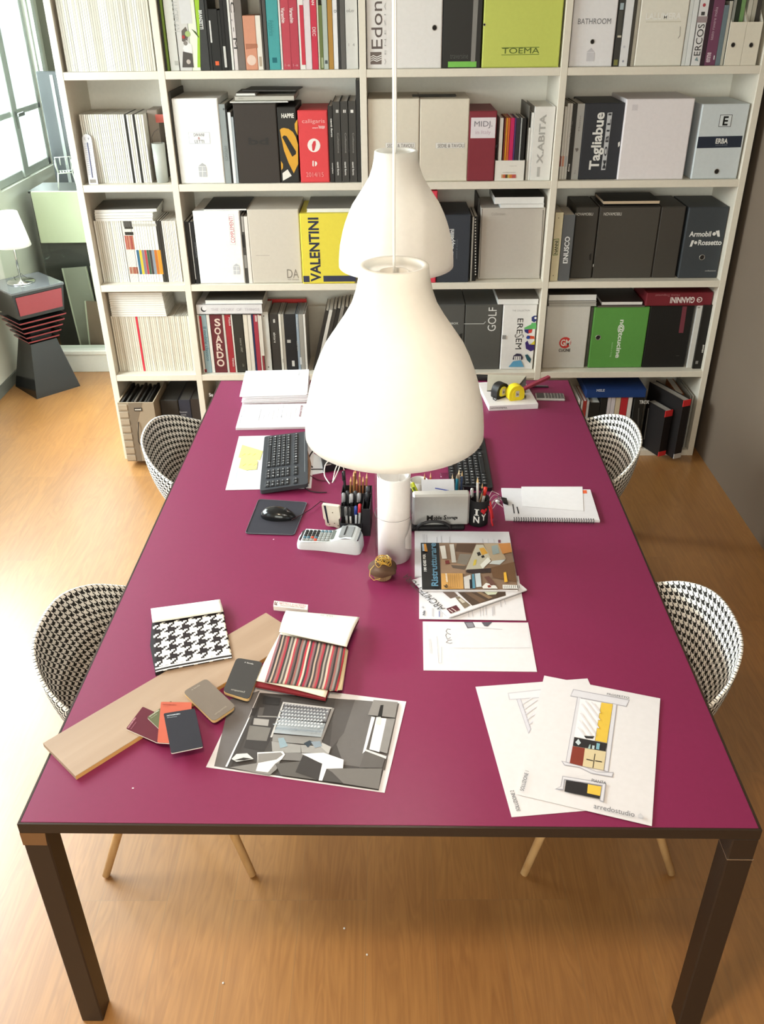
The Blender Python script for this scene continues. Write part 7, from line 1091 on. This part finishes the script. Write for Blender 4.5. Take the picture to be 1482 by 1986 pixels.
booklet('charcoal booklet with rounded corners between the two fabric sample books', [(-.4144,1.6364),(-.3456,1.6077),(-.3275,1.7463),(-.3984,1.7641)], .0122, .010, '3f3c3a', 'ddb67e', [('unquanta2',)+tuple([(-.3953,1.6389),(-.36,1.6285)])+(.008, 'b9b3aa', 0), ('n landa',)+tuple([(-.3753,1.7434),(-.3518,1.7355)])+(.005, 'e6e2dc', 0)], .012)
for i, (px, lab) in enumerate((((256,1530), 'tiny pale scrap on the magenta top near its front left corner'), ((530,1047), 'tiny white speck on the magenta top in front of the mouse pad'))):
    x, y = [[(-.5723,1.3484),(-.3705,2.366)]][0][i]; mb = MB(); mb.box((0, 0, 0), (.004, .0025, .0012), M('eadfe4', .7)); tag(mb.build('scrap', None, (x, y, TZ0+.0002), (0, 0, .6*i)), lab, 'scrap')
for i, (px, lab) in enumerate((((668,1801), 'white crumb on the wooden floor left of centre under the table edge'), ((712,1852), 'white crumb on the wooden floor right of the other two, nearest the camera'), ((433,1907), 'white crumb on the wooden floor right of the left table leg'))):
    x, y = [[(-.1311,1.5101),(-.0659,1.4319),(-.4473,1.3533)]][0][i]; mb = MB(); mb.lathe([(0, 0), (.003, .0006), (.0025, .0025), (0, .003)], M('f2efe8', .7), 8); tag(mb.build('crumb', None, (x, y, .0002)), lab, 'crumb')
# ================================================================ filing box in the bottom bay
f0 = (-1.44, 4.295); t = thing('filing_box', 'beige metal-fronted filing box with stepped tabs and a cord handle, bottom left of the bookcase', 'filing box', (f0[0], f0[1], TZ[0]+.0003))
fw, fh, fd = .192, .35, .30; BG = M('a99882', .45); mb = tray((0, 0, 0), (fw, fd, fh), BG, .006); mb.build('box', t)
mb = MB(); mb.prism([(0, 0), (fw*.42, 0), (fw*.42, fh*.62), (fw*.70, fh), (fw*.30, fh), (fw*.24, fh*.8), (fw*.24, 0)], -.0012, -.0002, M('857766', .5), Matrix(((1, 0, 0, 0), (0, 0, 1, 0), (0, 1, 0, 0), (0, 0, 0, 1)))); plabel(mb.build('printed_diagonal', t), 'darker diagonal band on the box front')
for k in range(8): mb = MB(); mb.box((.002, -.005, .006+k*fh/8.1), (fw*.26, -.0014, (k+.86)*fh/8.1), M('b5a48e', .5), .0012); mb.build('index_tab', t)
mb = MB(); mb.box((fw*.44, -.003, fh*.86), (fw*.66, -.0003, fh*.915), M('3b352f', .5), .0005); letter(mb, 'jesse', XF, (fw*.46, fh*.87, fw*.64, fh*.905), 'f', ink('efe9e0'), 1, .0034); mb.build('name_plate', t)
mb = MB(); mb.tube([(fw*.50, -.004, fh*.68), (fw*.46, -.014, fh*.5), (fw*.44, -.016, fh*.36), (fw*.5, -.016, fh*.28), (fw*.58, -.010, fh*.28), (fw*.64, -.004, fh*.30)], .0028, M('3f372f', .7), 7); plabel(mb.build('cord_handle', t), 'dark cord handle')
for k in range(7): mb = MB(); x = .012+k*(fw-.03)/7; mb.box((x, .02, .008), (x+.0105, fd-.015, fh-.004-.006*(k % 3)), M(['2f2b28', '45403a', '26231f', '5a5148', '33302c', '3f3a35', '2a2724'][k], .7)); tag(mb.build('folder', None, (f0[0], f0[1], TZ[0]+.0003)), 'dark suspension folder standing inside the beige filing box', 'folder', 'dark folders in the filing box')
# red-cornered binders pulled out at the bottom right
for lab, P0, P1, hh, wd in (('black binder with red corners standing askew in the bottom right bay, nearer the chair', (1.512, 4.317), (1.449, 4.46), .272, 0), ('taller black binder with red corners standing askew beside the clear folders, bottom right bay', (1.588, 4.288), (1.474, 4.55), .345, 0)):
    a = math.atan2(P1[1]-P0[1], P1[0]-P0[0])-R(90); L = math.hypot(P1[0]-P0[0], P1[1]-P0[1]); t = thing('binder', lab, 'binder', (P0[0], P0[1], .0345), a); w_ = .048
    mb = MB(); mb.box((-w_/2, 0, 0), (w_/2, .003, hh), M('241f1f', .5)); mb.box((-w_/2, .003, 0), (-w_/2+.0025, L, hh), M('1f1c1c', .5)); mb.box((w_/2-.0025, .003, 0), (w_/2, L, hh), M('1f1c1c', .5)); mb.build('cover', t)
    mb = MB(); mb.box((-w_/2+.003, .006, .004), (w_/2-.003, L-.006, hh-.004), M('a9a49c', .8)); mb.build('page_block', t)
    mb = MB(); mb.box((-w_/2-.0004, -.001, hh-.035), (w_/2+.0004, .0035, hh+.0004), M('e2383a', .5)); mb.box((-w_/2-.0004, -.001, -.0002), (w_/2+.0004, .0035, .028), M('e2383a' if hh < .30 else 'c9c4c0', .5)); plabel(mb.build('corner_patch', t), 'red spine corners')
# thermometer and cup in the second narrow shelf
y = BY+.028; xw = -1.4050; t = thing('thermometer', 'white wall thermometer leaning against the white magazines, second narrow shelf', 'thermometer', (xw, y, TZ[3]+.0004), 0); t.rotation_euler = (R(-4), 0, 0)
mb = MB(); mb.prism([(-.022, 0), (.022, 0), (.022, .20)]+[(.022*math.cos(k*math.pi/10), .20+.022*math.sin(k*math.pi/10)) for k in range(1, 10)]+[(-.022, .20)], -.004, .004, M('f1f0f4', .4), Matrix(((1, 0, 0, 0), (0, 0, 1, 0), (0, 1, 0, 0), (0, 0, 0, 1)))); mb.build('board', t)
mb = MB(); mb.tube([(0, -.005, .03), (0, -.005, .185)], .0022, M('6d78a8', .2), 8); mb.build('tube', t)
mb = MB()
for k in range(15): z = .045+.0095*k; mb.box((-.015, -.0048, z), (-.005, -.004, z+.0014), ink('8d91a6')); mb.box((.005, -.0048, z), (.015, -.004, z+.0014), ink('8d91a6'))
letter(mb, 'C', lambda u, v, e: (u, -.004-e, v), (-.012, .196, -.006, .206), 0, ink('6a6e84')); letter(mb, 'F', lambda u, v, e: (u, -.004-e, v), (.006, .196, .012, .206), 0, ink('6a6e84')); mb.box((-.014, -.0048, .006), (.014, -.004, .022), ink('9c948c')); mb.build('scale', t)
cx = -1.082; t = thing('plastic_cup', 'translucent grey-white cup with a wire loop, right end of the second narrow shelf', 'cup', (cx, BY+.072, TZ[3]+.0004)); mb = MB(); mb.lathe([(0, 0), (.028, 0), (.031, .175), (.029, .175), (.026, .003), (0, .003)], M('c3c6c0', .35), 32); mb.build('cup_body', t)
mb = MB(); mb.tube([(-.024, 0, .165), (-.026, 0, .20), (-.01, .0, .225), (.012, 0, .238), (.016, 0, .22), (.02, 0, .17)], .0012, M('3d3935', .4), 6); mb.build('wire_loop', t)
# ================================================================ left corner: side table, lamp
st = thing('side_table', 'glossy black pedestal side table with red fins and a red drawer, left of the bookcase', 'side table', (-2.2725, 5.452, 0), R(45))
GB = M('1b1c1e', .14, spec=.45); RD = M('94434a', .35); TOPG = M('55585c', .1, coat=.6)
def frustum(z0, a, z1, b, m):
    mb = MB(); V = [(sx*s, sy*s, z) for s, z in ((a, z0), (b, z1)) for sx, sy in ((-1, -1), (1, -1), (1, 1), (-1, 1))]
    mb.mesh(V, [(3, 2, 1, 0), (4, 5, 6, 7), (0, 1, 5, 4), (1, 2, 6, 5), (2, 3, 7, 6), (3, 0, 4, 7)], m); return mb
frustum(0, .154, .335, .088, GB).build('pedestal', st)
for k in range(5):
    z = .345+.036*k; s = .100+.0125*k; mb = frustum(z, s-.004, z+.014, s+.006, GB)
    for i in (0, 1): pass
    o = mb.build('fin', st); e = MB()
    for rot in range(4):
        T = Matrix.Rotation(rot*math.pi/2, 4, 'Z'); e.mesh([tuple(T @ Vector(p)) for p in ((-(s+.004), -(s+.0045), z+.006), (s+.004, -(s+.0045), z+.006), (s+.0065, -(s+.007), z+.0145), (-(s+.0065), -(s+.007), z+.0145))], [(0, 1, 2, 3)], RD)
    plabel(e.build('edge', o), 'red fin edge'); c = MB(); c.box((-.07, -.07, z+.014), (.07, .07, z+.036), GB); c.build('spacer', st)
frustum(.525, .150, .685, .168, GB).build('drawer_box', st)
mb = MB(); mb.box((-.172, -.172, .685), (.172, .172, .70), TOPG, .002); mb.build('top', st)
mb = MB(); mb.mesh([(-.14, -.1585, .548), (.14, -.1585, .548), (.15, -.170, .668), (-.15, -.170, .668)], [(0, 1, 2, 3)], RD); mb.mesh([(-.14, -.1545, .548), (.14, -.1545, .548), (.15, -.166, .668), (-.15, -.166, .668)], [(3, 2, 1, 0)], RD); f = mb.build('drawer_front', st); f.rotation_euler = (0, 0, 0); plabel(f, 'dull red drawer front')
CH = M('c9cac8', .08, 1.0); l = bpy.data.lights.new('bulb_light', 'POINT'); l.energy = 7; l.color = (1, .97, .92); l.shadow_soft_size = .03
tl = thing('table_lamp', 'chrome table lamp with white cone shade on the black side table', 'lamp', (-2.300, 5.459, .7003))
mb = MB(); mb.lathe([(0, 0), (.085, 0), (.085, .004), (.08, .008), (.012, .012), (.007, .02), (0, .02)], CH, 40); mb.build('base', tl)
mb = MB(); mb.cyl((0, 0, .014), (0, 0, .33), .0055, CH, 14, .008); mb.build('pole', tl)
mb = MB(); mb.lathe([(.108, .225), (.066, .425), (.0645, .425), (.1065, .225)], translucent('white_cone_shade', 'f6f5f1', .45), 48, None, True, True); mb.build('shade', tl)
lo = bpy.data.objects.new('bulb_light', l); COL.objects.link(lo); lo.parent = tl; lo.location = (0, 0, .34)
mb = MB(); mb.tube([(.02, .05, .012), (-.02, .075, .03), (-.06, .06, .012), (-.09, .12, .004)], .002, M('2f2d2b', .5), 6); mb.build('cord', tl)
# ================================================================ behind the glass
t = thing('display_plinth', 'dark plinth behind the glass, carrying the pale green panel', 'plinth', (-2.20, 6.28, 0)); mb = MB(); mb.box((-.20, -.13, 0), (.62, .16, 1.10), M('3f3e3a', .6), .003); mb.build('block', t); mb = MB(); mb.box((-.21, -.135, 1.10), (.63, .17, 1.1155), M('4a4944', .5), .002); mb.build('top_board', t)
mb = MB(); mb.box((-2.382, 6.118, .778), (-1.60, 6.1425, 1.117), M('d0d5b8', .5), .003); tag(mb.build('green_board', None, (0, 0, 0)), 'pale green board fixed behind the glass, above the leaning boards', 'board')
t = thing('miniature_chair', 'small white wire armchair model standing on the pale green box', 'model chair', (-2.165, 6.235, 1.1162), R(20)); WW = M('d9dad4', .4)
def tb(n, *paths):
    mb = MB()
    for p in paths: mb.tube(p, .0042, WW, 6)
    mb.build(n, t)
for sx in (-1, 1):
    for sy in (-1, 1): tb('leg', [(sx*.062, sy*.055, 0), (sx*.045, sy*.045, .105)])
tb('seat', [(-.045, -.045, .105), (.045, -.045, .105), (.045, .045, .105), (-.045, .045, .105), (-.045, -.045, .105)], *[[(-.045+.018*k, -.045, .105), (-.045+.018*k, .045, .105)] for k in range(1, 5)])
tb('backrest', [(-.045, .045, .105), (-.05, .06, .19), (.05, .06, .19), (.045, .045, .105)], [(-.02, .052, .14), (-.02, .06, .19)], [(.02, .052, .14), (.02, .06, .19)])
for sx in (-1, 1): tb('armrest', [(sx*.045, -.045, .105), (sx*.055, -.04, .16), (sx*.052, .058, .17)])
mb = MB(); mb.box((0, 0, 0), (.34, .05, 1.80), M('3a3b3d', .5), .004); q = tag(mb.build('charcoal_board', None, (-2.375, 6.62, .0005), (R(0), 0, R(-12))), 'tall charcoal panel standing behind the glass next to the bookcase', 'panel'); mb = MB(); mb.box((.10, -.003, .02), (.125, 0, 1.78), M('8a8b88', .5)); mb.build('pale_strip', q)
mb = MB(); mb.box((0, 0, 0), (.07, .012, .42), M('b4b69a', .6), .002); tag(mb.build('cream_board', None, (-2.50, 7.287, 1.17), (0, 0, 0)), 'narrow cream-green board on the wall beside the window behind the glass', 'board')
for i, (x, y, w, h, a, b, c, lab) in enumerate(((-2.20, 6.02, .16, .60, -5, -4, '8a8a7c', 'leaning board with pale edge behind the glass, first from the left'), (-2.03, 6.035, .14, .62, -4, -3, '6f6c64', 'leaning grey board behind the glass, second from the left'), (-2.10, 5.89, .16, .42, -8, -6, '7c6a5c', 'low brown leaning frame in front of the other boards behind the glass'), (-1.85, 5.97, .18, .52, -6, 6, '77776c', 'leaning grey-green board behind the glass nearest the bookcase'))):
    t = thing('leaning_board', lab, 'board', (x, y, .004+.18*abs(math.sin(R(-5+3*i)))), R(b)); mb = MB(); T = Matrix.Rotation(R(a), 4, 'X') @ Matrix.Rotation(R(-5+3*i), 4, 'Y'); mb.box((0, 0, .004), (w, .012, h), M(c, .6), 0, T); mb.build('panel', t)
    mb = MB(); mb.box((-.010, -.002, .004), (0, .014, h), M('b9bba8', .6), 0, T); mb.box((w, -.002, .004), (w+.008, .014, h), M('9c9d8c', .6), 0, T); plabel(mb.build('edge_strip', t), 'pale board edges')
